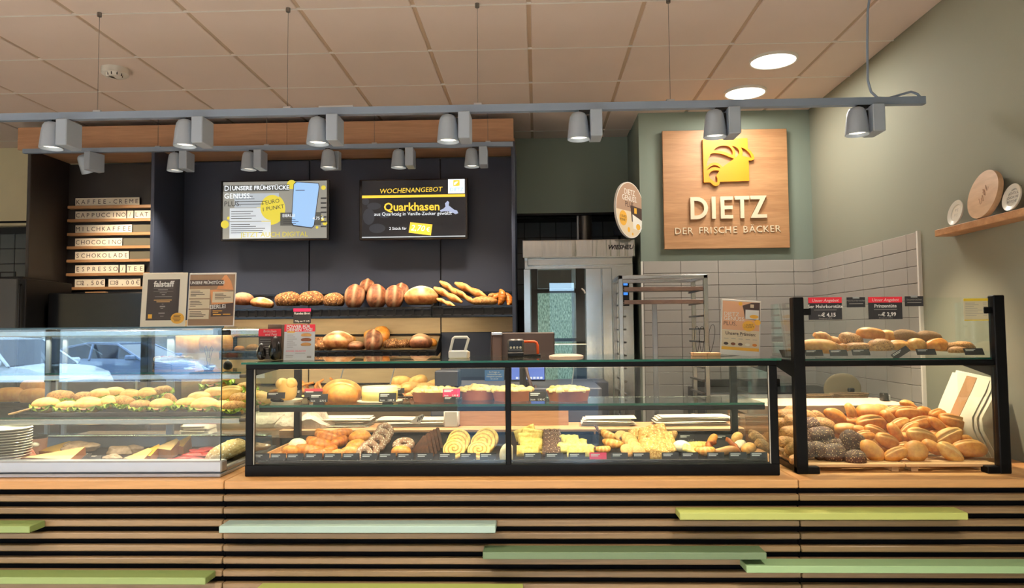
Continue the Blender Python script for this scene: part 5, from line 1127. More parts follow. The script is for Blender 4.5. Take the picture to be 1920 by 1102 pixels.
# wooden tray at the left, black trays
t = thing('wooden_tray', 'small wooden tray at the left end inside the pastry case', 'tray', (onY(520, 852, 3.4).x, 3.45, ZT+.04))
B().cbox(onY(506, 852, 3.3).x, onY(556, 852, 3.3).x, 3.262, 3.62, ZT+.068, ZT+.074, .002).build('bottom', 'beech', t); B().cbox(onY(506, 852, 3.3).x, onY(506, 852, 3.3).x+.008, 3.262, 3.62, ZT+.068, ZT+.095, .002).build('side', 'beech', t)
tr = []
for i in range(6):
    xa = onY(534+i*150, 852, 3.3).x; xb = onY(534+i*150+146, 852, 3.3).x
    t = thing('pastry_tray', f'black sloping pastry tray, {nth(i)} from the left inside the pastry case', 'tray', ((xa+xb)/2, 3.55, ZT+.05), group='pastry trays')
    b = B().add([(x, y, z+d) for d in (0, .004) for y, z in ((3.27, ZT+.047), (3.80, ZT+.088)) for x in (xa, xb)], [(0, 1, 3, 2), (4, 6, 7, 5), (0, 4, 5, 1), (2, 3, 7, 6), (0, 2, 6, 4), (1, 5, 7, 3)])
    b.build('bottom', 'frame_black', t); B().cbox(xa, xb, 3.80, 3.806, ZT+.088, ZT+.108, .002).build('rear_rim', 'black_gloss', t)
# ------------------------------------------------------------------ middle shelf of the pastry case
SZ_ = 1.2535
def on_shelf(px, Y): return onY(px, 750, Y).x
def pie(px0, px1, py0, lab, Y=3.42):
    c = onY((px0+px1)/2, 755, Y); r = (px1-px0)/2*Y/FPX
    t = thing('crumble_pie', lab, 'cake', (c.x, Y, SZ_), group='crumble pies')
    B().lathe([(.0, 0), (r*.86, 0), (r*.97, .042), (r, .046), (r*.9, .044), (0, .043)], n=40).build('pie_base', 'c_pie', t, world=False, angle=40)
    rnd = random.Random(int(px0)); b = B()
    for k in range(90):
        a = rnd.uniform(0, 2*PI); q = math.sqrt(rnd.random())*r*.95; s = rnd.uniform(.009, .019)
        e = ell(s, s*.9, s*.8, None, 7, 5, seed=k); b2 = e.xf(Matrix.Translation((q*math.cos(a), q*math.sin(a), .046+.013*(1-q/r)+rnd.uniform(-.004, .005))))
        b.add(b2.v, b2.f)
    b.lathe([(0, .058), (r*.6, .054), (r*.93, .044)], n=24)
    b.build('crumble', 'c_crumble', t, world=False, smooth=True, kind='stuff')
pie(771, 857, 742, 'pink sided crumble pie, left of the crumble pies on the middle shelf'); pie(862, 930, 742, 'crumble pie second from the left, right of the pink price card', 3.5); pie(922, 1000, 742, 'crumble pie behind the middle post of the pastry case', 3.44); pie(1025, 1107, 742, 'crumble pie standing alone at the right of the middle post')
c = onY(712, 755, 3.42); t = thing('cream_cake', 'small white round cheesecake on paper on the middle shelf', 'cake', (c.x, 3.42, SZ_)); r = 33*3.42/FPX
B().lathe([(0, 0), (r*1.28, .001), (r*1.3, .004), (0, .005)], n=32).build('cake_paper', 'paper', t, world=False); B().lathe([(0, .005), (r, .005), (r*1.02, .03), (r, .066), (r*.96, .07), (0, .071)], n=36).build('cake', 'c_white', t, world=False, angle=45)
B().lathe([(r*1.003, .008), (r*1.022, .03), (r*1.012, .048)], n=36).build('cake_side', 'c_lemon', t, world=False, smooth=True)
put('loaf_gold', 'bread_loaf', 'large golden braided loaf in the middle of the glass shelf', 'bread', 640, 738, 3.47, 74, (0, 0, 12), None, 1.1)
put('round', 'bread_loaf', 'shiny orange loaf in front of the large braided loaf', 'bread', 642, 742, 3.39, 58, (0, 0, 0), None, .9)
c = onY(537, 757, 3.42); t = thing('bagged_loaf', 'tall pale loaf in a clear bag on a paper dish, left of the glass shelf', 'bread', (c.x, 3.42, SZ_)); k = 3.42/FPX
ell(1, .9, .75, f_plain, seed=4, sup=.55).xf(Matrix.Translation((0, 0, 22*k)) @ Matrix.Rotation(PI/2, 4, 'Y') @ Matrix.Diagonal((20*k, 20*k, 26*k, 1))).build('loaf', 'c_sand', t, world=False, smooth=True)
b = B()
for sx in (-1, 1): e = ell(11.5*k, 16*k, 12*k, f_flour, seed=sx+3).xf(Matrix.Translation((sx*8*k, 0, 33*k))); b.add(e.v, e.f, e.t)
b.build('loaf_top', 'c_sand', t, world=False, smooth=True)
B().lathe([(0, 0), (27*k, 0), (30*k, 5*k), (28*k, 5*k), (25*k, 2*k), (0, 2*k)], n=24).build('paper_dish', 'paper', t, world=False, angle=40)
# ================================================================== chilled case contents
def sandwich(px, py, Y, w, rot, lab, kind=0, lett=0):
    tops = ('s_top', 's_top2', 's_top3')
    L = [('s_base', 'bun_base', 0, 1), (f'lettuce{lett}', 'lettuce', .17, 1.1), ('s_ham' if kind % 2 == 0 else 's_cheese', 'ham_slice' if kind % 2 == 0 else 'cheese_slice', .1, .86 if kind % 2 == 0 else .98), (tops[kind % 3], 'bun_top', .24, 1)]
    return put(L, 'sandwich', lab, 'sandwich', px, py, Y, w, rot, 'sandwiches in the chilled case')
def sY(py): return 3.50+(768-py)/40*.22
front = [(87, 763, 52, (8, 0, 0)), (127, 766, 42, (5, 0, 15)), (167, 763, 52, (14, 0, 8)), (206, 758, 44, (10, 0, -15)), (232, 757, 42, (16, 10, 0)), (264, 764, 40, (10, 0, 0)), (303, 762, 44, (20, 0, 0)), (385, 765, 54, (10, 0, 0)), (352, 760, 42, (8, 0, 20)), (440, 768, 46, (8, 0, 5)), (418, 764, 36, (10, 0, -10))]
rear = [(114, 750, 52, (8, 0, 0)), (158, 748, 38, (18, 0, 10)), (190, 744, 46, (12, 0, 0)), (215, 740, 42, (20, 0, 0)), (245, 744, 40, (20, 0, 0)), (278, 742, 42, (16, 0, 0)), (304, 738, 40, (20, -10, 0)), (318, 753, 34, (10, 50, 0)), (375, 750, 46, (12, 0, 0)), (405, 742, 48, (14, 0, 0)), (407, 720, 56, (10, -8, 0)), (432, 742, 54, (34, -10, -10)), (452, 752, 44, (12, 0, 0)), (478, 745, 40, (40, 20, 0)), (496, 748, 36, (40, 30, 0)), (462, 731, 40, (10, 0, 0))]
for L, w_ in ((front, 'front'), (rear, 'rear')):
    for i, (px, py, w, rot) in enumerate(sorted(L)):
        sandwich(px, py, sY(py), w, rot, f'filled bread roll with lettuce, {nth(i)} from the left in the {w_} row', (i*2+len(L)) % 3+(i % 2), i % 2)
for i, (a, c) in enumerate(((40, 327), (322, 468))):
    xa, xb = onY(a, 778, 3.47).x, min(onY(c, 778, 3.47).x, LX1-.025)
    t = thing('sandwich_tray', ['long black tray under the left sandwiches', 'black tray under the right sandwiches at the case corner'][i], 'tray', ((xa+xb)/2, 3.6, 1.186))
    B().cbox(xa, xb, 3.455, 3.78, 1.185, 1.191, .002).build('bottom', 'frame_black', t); b = B().cbox(xa, xb, 3.455, 3.461, 1.185, 1.204, .002)
    b.build('front_rim', 'black_gloss', t)
tag(B().cbox(-.0, .13, -.02, .02, 0, .008, .003).xf(Matrix.Translation((onY(42, 776, 3.47).x-.08, 3.5, 1.19)) @ Matrix.Rotation(-.25, 4, 'Y')).build('wooden_paddle', 'beech'), 'wooden paddle end left of the sandwich tray', 'paddle')
for i, px in enumerate((275, 350)):
    pass
# lower deck
DZ = ZT+.031
def dX(px, Y): return onY(px, 850, Y).x
n = 13; r = .075
for i in range(n):
    z = 1.0+i*.0125 if False else DZ+i*.0122
    t = inst(ME['plate_big'], 'plate', None, (dX(8, 3.4), 3.4, z)) if i else None
    if i == 0:
        ME['plate_big'] = B().lathe([(0, 0), (.07, 0), (.1, .008), (.112, .0125), (.11, .0145), (.07, .004), (0, .004)], n=40).mesh('plate', 'porcelain', angle=40)
        t = inst(ME['plate_big'], 'plate', None, (dX(8, 3.4), 3.4, z))
    tag(t, f'white porcelain plate, {nth(i)} from the bottom in the stack at the left edge', 'plate', 'stack of white plates')
c = onY(69, 824, 3.6); t = thing('pink_pot', 'pale pink pot between the plates and the rear door post', 'pot', (c.x, 3.6, onY(69, 836, 3.6).z-.06))
B().lathe([(0, 0), (.04, 0), (.048, .1), (.046, .1), (.038, .005), (0, .005)], n=26).build('pot', plain('pink_pot', (226, 176, 156), .5), t, world=False, angle=40); B().lathe([(0, .1), (.044, .1), (.046, .112), (0, .114)], n=22).build('pot_fill', 'black', t, world=False)
tag(B().cbox(c.x-.06, c.x+.06, 3.55, 3.66, DZ, onY(69, 836, 3.6).z-.0605, .003).build('pot_stand', 'oak'), 'small wooden block carrying the pink pot', 'block')
t = B().lathe([(0, 0), (.022, .004), (.024, .014), (.014, .022), (0, .023)], (dX(63, 3.5), 3.5, onY(63, 838, 3.5).z), 16).build('cream_jar', 'porcelain', smooth=True); tag(t, 'small white jar in front of the pink pot', 'jar')
def wedge(px0, px1, py, Y, hpx, mat, lab, tilt=0, skew=.5):
    xa, xb = onY(px0, py, Y).x, onY(px1, py, Y).x; h = hpx*Y/FPX; z = max(DZ, onY(px0, py, Y).z-h); d = .16; xm = xa+(xb-xa)*skew
    t = thing('cheese_piece', lab, 'cheese', ((xa+xb)/2, Y+d/2, z), group='cheese pieces')
    pl = [(xa, Y+.03), (xb, Y), (xb-.02, Y+d*.8), (xm, Y+d)]
    b = B().add([(x, y, z) for x, y in pl]+[(x, y, z+h) for x, y in pl], [(0, 1, 2, 3), (0, 4, 5, 1), (1, 5, 6, 2), (2, 6, 7, 3), (3, 7, 4, 0)]); b.build('cheese_body', 'c_rind', t)
    B().add([(x+(xm-x)*.02, y+(Y+d/2-y)*.02, z+h+.0015) for x, y in pl], [(0, 1, 2, 3)]).build('cut_face', mat, t); t.rotation_euler = (math.radians(13), 0, 0)
wedge(60, 128, 843, 3.55, 14, 'c_cheese', 'deep yellow cheese piece behind the big pale cheese slab')
wedge(32, 132, 866, 3.34, 16, 'c_cheese2', 'big pale cheese slab with ragged brown rind at the front left', 0, .9)
line_w = [(225, 268, 866, 3.36, 12), (253, 283, 862, 3.42, 16), (284, 322, 850, 3.5, 22), (318, 345, 842, 3.6, 22)]
for i, (a, c_, py, Y, h) in enumerate(line_w): wedge(a, c_, py, Y, h, 'c_cheese' if i % 2 else 'c_cheese2', f'pale cheese wedge, {nth(i)} from the left in the row before the red sausage')
plain('film', (186, 160, 132), .22, bump=.9, bscale=30, var=.45, vscale=24)
def lump(px, py, Y, w, h, mat, nm, lab, cat, seed, grp=None):
    b = ell(1, .8, 1, f_rough, seed=seed, nu=22, nv=16, lump=.3); c = onY(px, py, Y); k = Y/FPX
    o = b.xf(Matrix.Diagonal((w/2*k, w/2*k*.8, h/2*k, 1))).mesh(nm, mat, smooth=mat != 'film'); o = inst(o, nm, None, (c.x, Y, max(c.z, DZ+h*.3*k))); return tag(o, lab, cat, grp)
W_ = [(150, 838, 3.6, 62, 24), (135, 846, 3.55, 40, 18), (225, 848, 3.6, 44, 20), (212, 860, 3.45, 34, 14), (252, 843, 3.65, 36, 18), (20, 868, 3.36, 40, 12), (40, 858, 3.42, 36, 12), (55, 852, 3.45, 24, 18)]
for i, (px, py, Y, w, h) in enumerate(sorted(W_)): lump(px, py, Y, w, h, 'film' if i > 2 else 'c_ham', 'wrapped_food', f'film wrapped cold cut, {nth(i)} from the left on the lower deck', 'food', i*2.3, 'wrapped cold cuts')
for i, (px, py, Y) in enumerate(((332, 864, 3.4), (348, 858, 3.43), (365, 852, 3.47), (340, 868, 3.36), (375, 846, 3.52), (390, 842, 3.56), (357, 866, 3.37), (370, 862, 3.4), (382, 852, 3.48))):
    lump(px, py, Y, 38, 9, 'c_meat', 'sausage_slice', f'fan of red sausage slices, {nth(i)} heap of the red sausage row', 'sausage', i*1.7, 'red sausage slices')
put('oat0', 'almond_cheese', 'large pale almond flake covered loaf at the right corner of the lower deck', 'cheese', 425, 848, 3.48, 78, (0, -24, 20), None, .8); 
ME['flake'] = ell(1, .6, .62, f_rough, seed=3, nu=32, nv=24, lump=.1).mesh('flake', 'c_salami', smooth=True)
for o in list(COL.objects):
    if o.name.startswith('almond_cheese'): o.data = ME['flake']
put('flake', 'almond_cheese', 'second almond flake covered loaf behind the large one', 'cheese', 430, 841, 3.62, 60, (0, -20, 30), None, .8)
lump(480, 838, 3.62, 46, 18, 'film', 'wrapped_food', 'wrapped food seen between the chilled case and pastry case', 'food', 9)
t = thing('napkin_stack', 'crumpled white paper stack lying behind the right chilled case door', 'paper', (onY(372, 805, 4.05).x, 4.05, onY(372, 812, 4.05).z))
b = B()
for k in range(4): s = slab(.085-.006*k, .05, .012, k*2.1, .25).xf(Matrix.Translation((.004*k*(-1)**k, 0, .014*k)) @ Matrix.Diagonal((1, 1, .6, 1))); b = s; b.build('sheet', 'paper', t, world=False, smooth=True)
tag(B().cbox(-2.6, -1.39, 3.93, 4.2, 0, t.location.z-.004, .004).build('rear_counter', plain('rear_brown', (92, 78, 62), .6)), 'brown rear worktop behind the chilled case', 'counter')
# small price cards in the chilled case
def card(px0, px1, py0, py1, Y, lab, name='price_card', col='card_black', rows_=2, tilt=0, lean=.25, group=None, price=None, foot=False, txt=None, cat='price card'):
    a, c = onY(px0, py1, Y), onY(px1, py0, Y); w_, h_ = c.x-a.x, c.z-a.z
    t = thing(name, lab, cat, ((a.x+c.x)/2, Y, a.z), rot=(-lean, -tilt, 0), group=group)
    B().cbox(-w_/2, w_/2, 0, .0022, 0, h_, .0004).build('card', col, t, world=False)
    b = B()
    for k in range(rows_): b.rect(-w_*.42, h_*(.82-.17*k)-h_*.05, w_*(.1-.12*k+.02*((px0+k) % 5)), h_*(.82-.17*k)+h_*.035, -.0008)
    b.build('print_line', 'white_letter', t, world=False)
    if price:
        text(price, h_*.3, w_*.43, h_*.16, 'white_letter', t, y=-.001, align='RIGHT', name='price'); text('Stück', h_*.25, -w_*.43, h_*.16, 'white_letter', t, y=-.001, align='LEFT')
    if foot: B().cbox(-w_*.3, w_*.3, .001, .04, -h_*.35, 0, .002).build('card_foot', 'black', t, world=False)
    return t
for i, (a, c, y0, y1) in enumerate(((262, 285, 866, 873), (299, 330, 866, 872), (384, 416, 864, 871), (166, 188, 852, 860), (148, 170, 848, 856), (223, 245, 869, 874))):
    card(a, c, y0, y1, 3.33 if y0 > 860 else 3.5, f'low black card, {nth(i)} in the chilled case lower deck', lean=.7, group='cards on the lower deck')
# upper glass shelf: fruit baskets, ornaments
def basket(px0, px1, py0, py1, topc, lab):
    Y = 3.52; a, c = onY(px0, py1, Y), onY(px1, py0, Y); t = thing('fruit_basket', lab, 'basket', ((a.x+c.x)/2, Y+.04, 1.3945), group='cake baskets'); w_ = c.x-a.x; h_ = .045
    for k in range(4): B().cbox(-w_/2, w_/2, -.04, .04, k*h_/4, (k+1)*h_/4-.001, .003).build('band', 'oak_slat' if k else 'oak', t, world=False)
    b = B()
    for q in range(5):
        e = ell(.02, .018, .018, None, 10, 8).xf(Matrix.Translation(((q-2)*w_*.19, -.01+.02*(q % 2), h_+.012))); b = e; b.build('topping', topc if q % 2 else 'c_white', t, world=False, smooth=True)
basket(285, 321, 672, 695, plain('pink_top', (206, 92, 100), .5), 'small wicker cake basket with pink topping on the upper glass shelf'); basket(322, 353, 676, 695, 'c_ham', 'right wicker cake basket with cream topping on the upper glass shelf')
def egg(px, py, Y, w, h, mat, nm, lab, cat, zrest=None):
    c = onY(px, py, Y); k = Y/FPX
    t = thing(nm, lab, cat, (c.x, Y, c.z-h/2*k if zrest is None else zrest)); H_ = h*k; R_ = w/2*k
    B().lathe([(0.001, 0)]+[(R_*math.sin(a)**.9*(1+.18*math.cos(a)), H_/2*(1-math.cos(a))) for a in np.linspace(.25, PI-.02, 14)], n=22).build('body', mat, t, world=False, smooth=True)
    B().lathe([(0, H_*.99), (R_*.22, H_*.98), (R_*.3, H_*1.02), (R_*.1, H_*1.08), (0, H_*1.08)], n=12).build('bow', 'silver', t, world=False, smooth=True)
    return t
egg(427, 683, 3.62, 17, 18, 'black', 'dark_ornament', 'round dark ornament with white bow on the upper glass shelf', 'ornament', 1.3945)
t = thing('ornament_bowl', 'small black bowl with wire bunny ears on the upper glass shelf', 'ornament', (onY(391, 685, 3.6).x, 3.6, 1.3945))
B().lathe([(0, 0), (.02, 0), (.035, .025), (.032, .026), (.018, .003), (0, .003)], n=20).build('bowl', 'black', t, world=False, angle=40)
for sx in (-1, 1): B().tube([(sx*.004, 0, .02), (sx*.012, 0, .07), (sx*.022, 0, .105), (sx*.014, 0, .12), (sx*.006, 0, .1), (sx*.003, 0, .06)], .0012, 6).build('wire_ear', 'black', t, world=False)
# ================================================================== cards of the pastry case
PX = [(467, 505), (506, 536), (537, 569), (571, 604), (606, 640), (641, 674), (676, 708), (709, 742), (744, 776), (780, 812), (822, 854), (862, 893), (899, 931), (982, 1015), (1022, 1057), (1066, 1098), (1105, 1138), (1146, 1178), (1186, 1219), (1241, 1274), (1278, 1310), (1326, 1359), (1367, 1401), (1407, 1440)]
PR = ['2,40 €', '2,00 €', '1,70 €', '1,40 €', '1,20 €', '1,20 €', '1,60 €', '1,60 €', '1,10 €', '2,40 €', '1,60 €', '1,60 €', '3,20 €', '1,80 €', '2,20 €', '1,60 €', '2,70 €', '2,20 €', '0,70 €', '2,20 €', '2,00 €', '2,00 €', '1,20 €', '1,20 €']
for i, ((a, c), p) in enumerate(zip(PX, PR)):
    dy = 1.5-i*.11
    card(a+.6, c-.6, 848.5+dy, 866+dy, 3.252, f'bright pink price card reading {p} in the row below the pastries' if i == 16 else f'black price card reading {p}, {nth(i)} from the left below the pastries', col='card_pink' if i == 16 else 'card_black', price=p, lean=.12, group='price cards below the pastries')
for a, c, y0, y1, Y, lab, col, pr, foot, tl in ((500, 534, 735, 747, 3.30, 'black price card before the bagged loaf on the glass shelf', 'card_black', None, True, .0), (580, 614, 738, 754, 3.30, 'black price card reading 2,70 € before the large golden loaf', 'card_black', '2,70 €', True, 0), (570, 604, 729, 744, 3.36, 'dark offer card with red top left of the large golden loaf', 'card_black', None, True, 0),
     (556, 565, 730, 744, 3.42, 'small black card behind the bagged loaf', 'card_black', None, False, 0), (710, 742, 736, 753, 3.29, 'black price card reading 1,80 € before the white cheesecake', 'card_black', '1,80 €', True, 0), (678, 696, 727, 738, 3.56, 'small black card behind the white cheesecake', 'card_black', None, True, 0), (741, 758, 727, 737, 3.56, 'small black card before the soft rolls behind the shelf', 'card_black', None, True, 0),
     (830, 862, 728, 744, 3.32, 'bright pink price card between the two left crumble pies', 'card_pink', '2,00 €', False, 0), (832, 854, 743, 755, 3.30, 'dark grey card below the bright pink price card', 'card_black', None, False, 0), (992, 1024, 734, 752, 3.30, 'black price card right of the middle post before a crumble pie', 'card_black', '1,90 €', False, 0),
     (1274, 1303, 814, 828, 3.66, 'black card standing behind the pale iced ball', 'card_black', '1,60 €', False, 0), (1339, 1371, 815, 828, 3.68, 'black card standing behind the knotted pastry', 'card_black', '1,20 €', False, 0)):
    t = card(a, c, y0, y1, Y, lab, col=col, price=pr, foot=foot, group='price cards among the cakes')
    if 'red top' in lab: B().rect(-.042, .026, .042, .038, -.0012).build('red_band', 'card_red', t, world=False)
tag(B().cbox(onY(473, 709, 3.4).x, onY(496, 709, 3.4).x, 3.4, 3.402, onY(484, 709, 3.4).z, onY(484, 697, 3.4).z, .0005).build('white_card', 'white_letter'), 'blank white card hanging at the left end of the pastry case', 'card')
# upper roll shelf cards and the offer signs on the glass
for i, (a, c, y0, y1, tl) in enumerate(((1509, 1546, 654, 667, 0), (1555, 1592, 654, 667, 0), (1597, 1634, 653, 666, 0), (1674, 1712, 650, 667, .55), (1718, 1758, 652, 665, 0), (1808, 1848, 651, 665, 0))):
    if tl: y0, y1 = 653, 666
    card(a+2, c-2, y0, y1, 3.268, f'small black card leaning on the upper roll shelf edge, {nth(i)} from the left', lean=.5, tilt=tl, group='cards on the upper roll shelf', foot=False)
YG = RYF+.015
def offer(px0, px1, py0, py1, lab, big=None, small=None, price=None, from_=None):
    a, c = onY(px0, py1, YG), onY(px1, py0, YG); w_, h_ = c.x-a.x, c.z-a.z
    t = thing('offer_sign', lab, 'sign', ((a.x+c.x)/2, YG, a.z), group='offer signs on the roll display glass')
    B().cbox(-w_/2, w_/2, 0, .002, 0, h_, .0004).build('card', 'card_black', t, world=False)
    B().cbox(-.014, .014, -.003, .004, h_-.006, h_+.003, .001).build('clip', 'acrylic' if big else 'silver', t, world=False)
    if big:
        B().rect(-w_/2, h_*.745, w_/2, h_, -.0008).build('red_band', 'card_red', t, world=False)
        text('Unser Angebot', .0185, 0, h_*.86, 'white_letter', t, y=-.0014, shear=.2); text(big, .0205, 0, h_*.59, 'white_letter', t, y=-.0014, bold=.0004)
        B().rect(-w_*.34, h_*.425, w_*.34, h_*.45, -.0008).build('fine_print', 'grey_ink', t, world=False)
        text('nur', .014, -.022, h_*.2, 'white_letter', t, y=-.0014); text(price, .023, .014, h_*.21, 'white_letter', t, y=-.0014, bold=.0006); text(from_, .008, 0, h_*.06, 'grey_ink', t, y=-.0014)
    else:
        text(small[0], .0105, 0, h_*.66, 'grey_ink', t, y=-.001); B().rect(-w_*.38, h_*.33, w_*.38, h_*.39, -.0008).build('fine_print', 'grey_ink', t, world=False)
offer(1516.5, 1578, 557, 599.5, 'black offer sign with red band reading 5er Mehrkorntüte', '5er Mehrkorntüte', None, '€ 4,15', 'Einzelpreis 4,90 €'); offer(1629, 1691, 556, 598.5, 'black offer sign with red band reading Prinzentüte', 'Prinzentüte', None, '€ 2,99', 'Einzelpreis 3,45 €')
offer(1588, 1622, 557, 576, 'small black sign between the two offer signs', None, ('Mehrkornbrötchen',)); offer(1697, 1731, 555, 574, 'small black sign right of the Prinzentüte offer', None, ('Sesambrötchen',))
a, c = onY(1808, 601, YG), onY(1852, 559, YG); w_, h_ = c.x-a.x, c.z-a.z
t = thing('notice_sheet', 'small yellow headed notice at the right end of the roll display glass', 'notice', ((a.x+c.x)/2, YG, a.z))
B().cbox(-w_/2, w_/2, 0, .0015, 0, h_, .0003).build('sheet', plain('notice_grey', (206, 196, 160), .7), t, world=False); B().rect(-w_/2, h_*.88, w_/2, h_, -.0006).rect(-w_/2, 0, w_/2, h_*.04, -.0006).build('yellow_band', plain('notice_yellow', (216, 184, 40), .6), t, world=False, kind='stuff')
b = B()
for k, wd in enumerate((.4, .55, .35, .5, .7, .5, .75, .45)): b.rect(-w_*.44, h_*(.78-.08*k), w_*(-.44+wd), h_*(.8-.08*k), -.0008).rect(w_*.28, h_*(.78-.08*k), w_*.44, h_*(.795-.08*k), -.0008)
b.build('fine_print', 'grey_ink', t, world=False, kind='stuff')
tag(B().lathe([(0, 0), (.02, .0), (.034, .035), (.031, .035), (.018, .004), (0, .004)], (onY(1478, 662, 3.4).x, 3.42, RZS+.003), 20).build('small_bowl', 'steel_dark', angle=40), 'small dark bowl on the shelf left of the left display post', 'bowl')
# ================================================================== paper bags, ledges, rear things
def bag_stack(px0, px1, py0, py1, Y, n, lab, seed, mat='paper2'):
    a, c = onY(px0, py1, Y), onY(px1, py0, Y); w_ = c.x-a.x; h_ = (c.z-LZ); t = thing('paper_bag_stack', lab, 'paper bags', ((a.x+c.x)/2, Y+.1, LZ+.0005), group='paper bags on the ledge'); rnd = random.Random(seed)
    th = h_/n
    for k in range(n):
        s = slab(w_/2*rnd.uniform(.88, 1), .085*rnd.uniform(.85, 1), th*.75, seed+k*1.7, th*.5, 22, 6).xf(Matrix.Translation((rnd.uniform(-.02, .02), rnd.uniform(-.015, .015), th*k*.95)) @ Matrix.Rotation(rnd.uniform(-.06, .06), 4, 'Z') @ Matrix.Rotation(rnd.uniform(-.015, .015), 4, 'Y'))
        s.build('paper_bag', mat, t, world=False, smooth=False)
    return t
bag_stack(578, 691, 783, 803, 3.95, 8, 'stack of folded white paper bags behind the croissants', 1); bag_stack(704, 846, 786, 803, 3.95, 6, 'stack of folded white paper bags left of the white printer', 5); bag_stack(1092, 1193, 783, 800, 3.95, 6, 'stack of folded white paper bags behind the nut horns', 8); bag_stack(1232, 1372, 780, 801, 3.95, 8, 'wide stack of folded white paper bags behind the almond slices', 11)
ME['film_heap'] = ell(1, .6, .42, lambda x, y, z: (.5*math.exp(-((x-.25)/.35)**2)+.12*math.sin(9*x+5*y)*math.cos(7*y-4*x), 0), nu=22, nv=18, lump=.3, seed=3, flat=.35).mesh('film_heap', plain('clear_film', (222, 208, 188), .35, bump=.6, bscale=10), smooth=False)
put('film_heap', 'bag_heap', 'crumpled translucent bag at the left end of the beech ledge', 'bag', 575, 795, 4.0, 96, (0, 0, 0), None, 1.2); put('film_heap', 'bag_heap', 'pale bag heap seen behind the left side glass of the pastry case', 'bag', 520, 790, 4.25, 90, (0, 0, 30), None, 1.5)
t = thing('server_tongs', 'slotted white cake server lying on the paper bags', 'utensil', (onY(780, 785, 3.93).x, 3.93, onY(780, 792, 3.93).z))
B().prism([(-.035, 0), (.02, -.01), (.045, .035), (.035, .045), (.0, .03)], 0, .003).build('blade', 'porcelain', t, world=False); 
for k in range(4): B().prism([(.005+.009*k, .004+.005*k), (.009+.009*k, .004+.005*k), (.018+.008*k, .03+.003*k), (.014+.008*k, .03+.003*k)], -.0012, -.0002).build('slot', 'ink', t, world=False)
t = thing('receipt_printer', 'white receipt printer on the beech ledge beside the beech panel', 'printer', (onY(846, 800, 3.96).x, 4.0, LZ))
B().cbox(-.04, .04, -.05, .07, 0, onY(846, 769, 3.96).z-LZ, .008).build('body', 'white', t, world=False, angle=40); B().cbox(-.025, .025, -.02, .02, onY(846, 769, 3.96).z-LZ, onY(846, 769, 3.96).z-LZ+.005, .002).build('paper_slot', 'grey_metal', t, world=False)
tag(B().cbox(onY(862, 790, 4.02).x, onY(1066, 790, 4.02).x, 4.02, 4.05, LZ+.0005, onY(960, 766, 4.02).z, .002).build('desk_panel', 'beech'), 'upright beech desk panel below the register on the ledge', 'panel')
# right end: long bag stack seen through the side glass
bag_stack(1384, 1480, 779, 800, 4.02, 7, 'stack of brown paper bags behind the right end of the pastry case', 14); 
# register: base cabinet, screens
tag(B().cbox(onY(822, 720, 4.5).x, onY(1120, 720, 4.5).x, 4.165, 4.9, 0, onY(960, 728, 4.165).z, .006).build('register_cabinet', plain('slate', (62, 68, 84), .5)), 'slate grey register cabinet behind the crumble pies', 'cabinet')
ztop = onY(960, 728, 4.165).z+.0005
tag(B().cbox(onY(815, 720, 4.3).x, onY(860, 720, 4.3).x, 4.3, 4.46, ztop, onY(838, 695, 4.3).z, .006).build('cash_box', 'dark_panel'), 'dark box left of the register screens', 'box')
t = thing('register_screen', 'large dark brown back of a register screen behind the glass top', 'screen', (onY(980, 668, 4.2).x, 4.2, ztop))
B().cbox(onY(920, 650, 4.2).x, onY(1040, 650, 4.2).x, 4.2, 4.235, onY(980, 676, 4.2).z, onY(980, 623, 4.2).z, .006).build('screen_back', plain('screen_brown', (54, 42, 38), .5), t); B().cbox(onY(923, 650, 4.19).x, onY(941, 650, 4.19).x, 4.17, 4.199, onY(980, 676, 4.19).z, onY(980, 628, 4.19).z, .005).build('camera_arm', plain('arm_brown', (70, 54, 48), .5), t); B().cbox(onY(922, 650, 4.19).x, onY(942, 650, 4.19).x, 4.165, 4.2, onY(980, 628, 4.19).z, onY(980, 622, 4.19).z, .003).build('arm_cap', 'silver', t)
B().cyl((t.location.x, 4.22, ztop), (t.location.x, 4.22, onY(980, 674, 4.2).z), .02).build('stand', 'black', t)
t = thing('keypad_screen', 'bright blue lit register screen with white keys under the glass top', 'screen', (onY(990, 712, 4.25).x, 4.25, onY(990, 714, 4.25).z), rot=(-.3, 0, 0))
B().cbox(-.1, .1, 0, .015, 0, .085, .003).build('screen_body', 'black', t, world=False); B().rect(-.095, .008, .095, .08, -.0006).build('display', emit('blue_screen', (96, 130, 220), .9), t, world=False)
b = B(); 
for k in range(8): b.rect(-.07+.02*k, .012, -.056+.02*k, .024, -.001)
b.build('key', emit('key_white', (230, 235, 250), .9), t, world=False, kind='stuff'); B().cyl((0, .02, ztop-t.location.z+.006), (0, .02, .02), .012).build('stand', 'black', t, world=False)
t = thing('blue_notice', 'blue notice card with white writing behind the pastry case glass', 'notice', (onY(927, 714, 3.66).x, 3.66, onY(927, 714, 3.66).z))
B().cbox(-.048, .048, 0, .002, 0, .054, .0005).build('card', plain('notice_blue', (52, 106, 176), .5), t, world=False)
for k, s in enumerate(('Bei Fragen zu', 'Inhaltsstoffen und', 'Allergenen sprechen', 'Sie uns an')): text(s, .0095, 0, .044-.011*k, 'white_letter', t, y=-.0006)
tag(B().tube([onY(984, 676, 4.19), onY(990, 705, 4.14), onY(996, 722, 4.1), onY(1000, 735, 4.1), onY(1003, 738, 4.17), Vector((onY(1004, 734, 4.2).x, 4.22, ztop+.009))], .009, 8).build('scanner_cable', 'brown_ink', smooth=True), 'thick brown curled cable hanging below the register screen', 'cable')
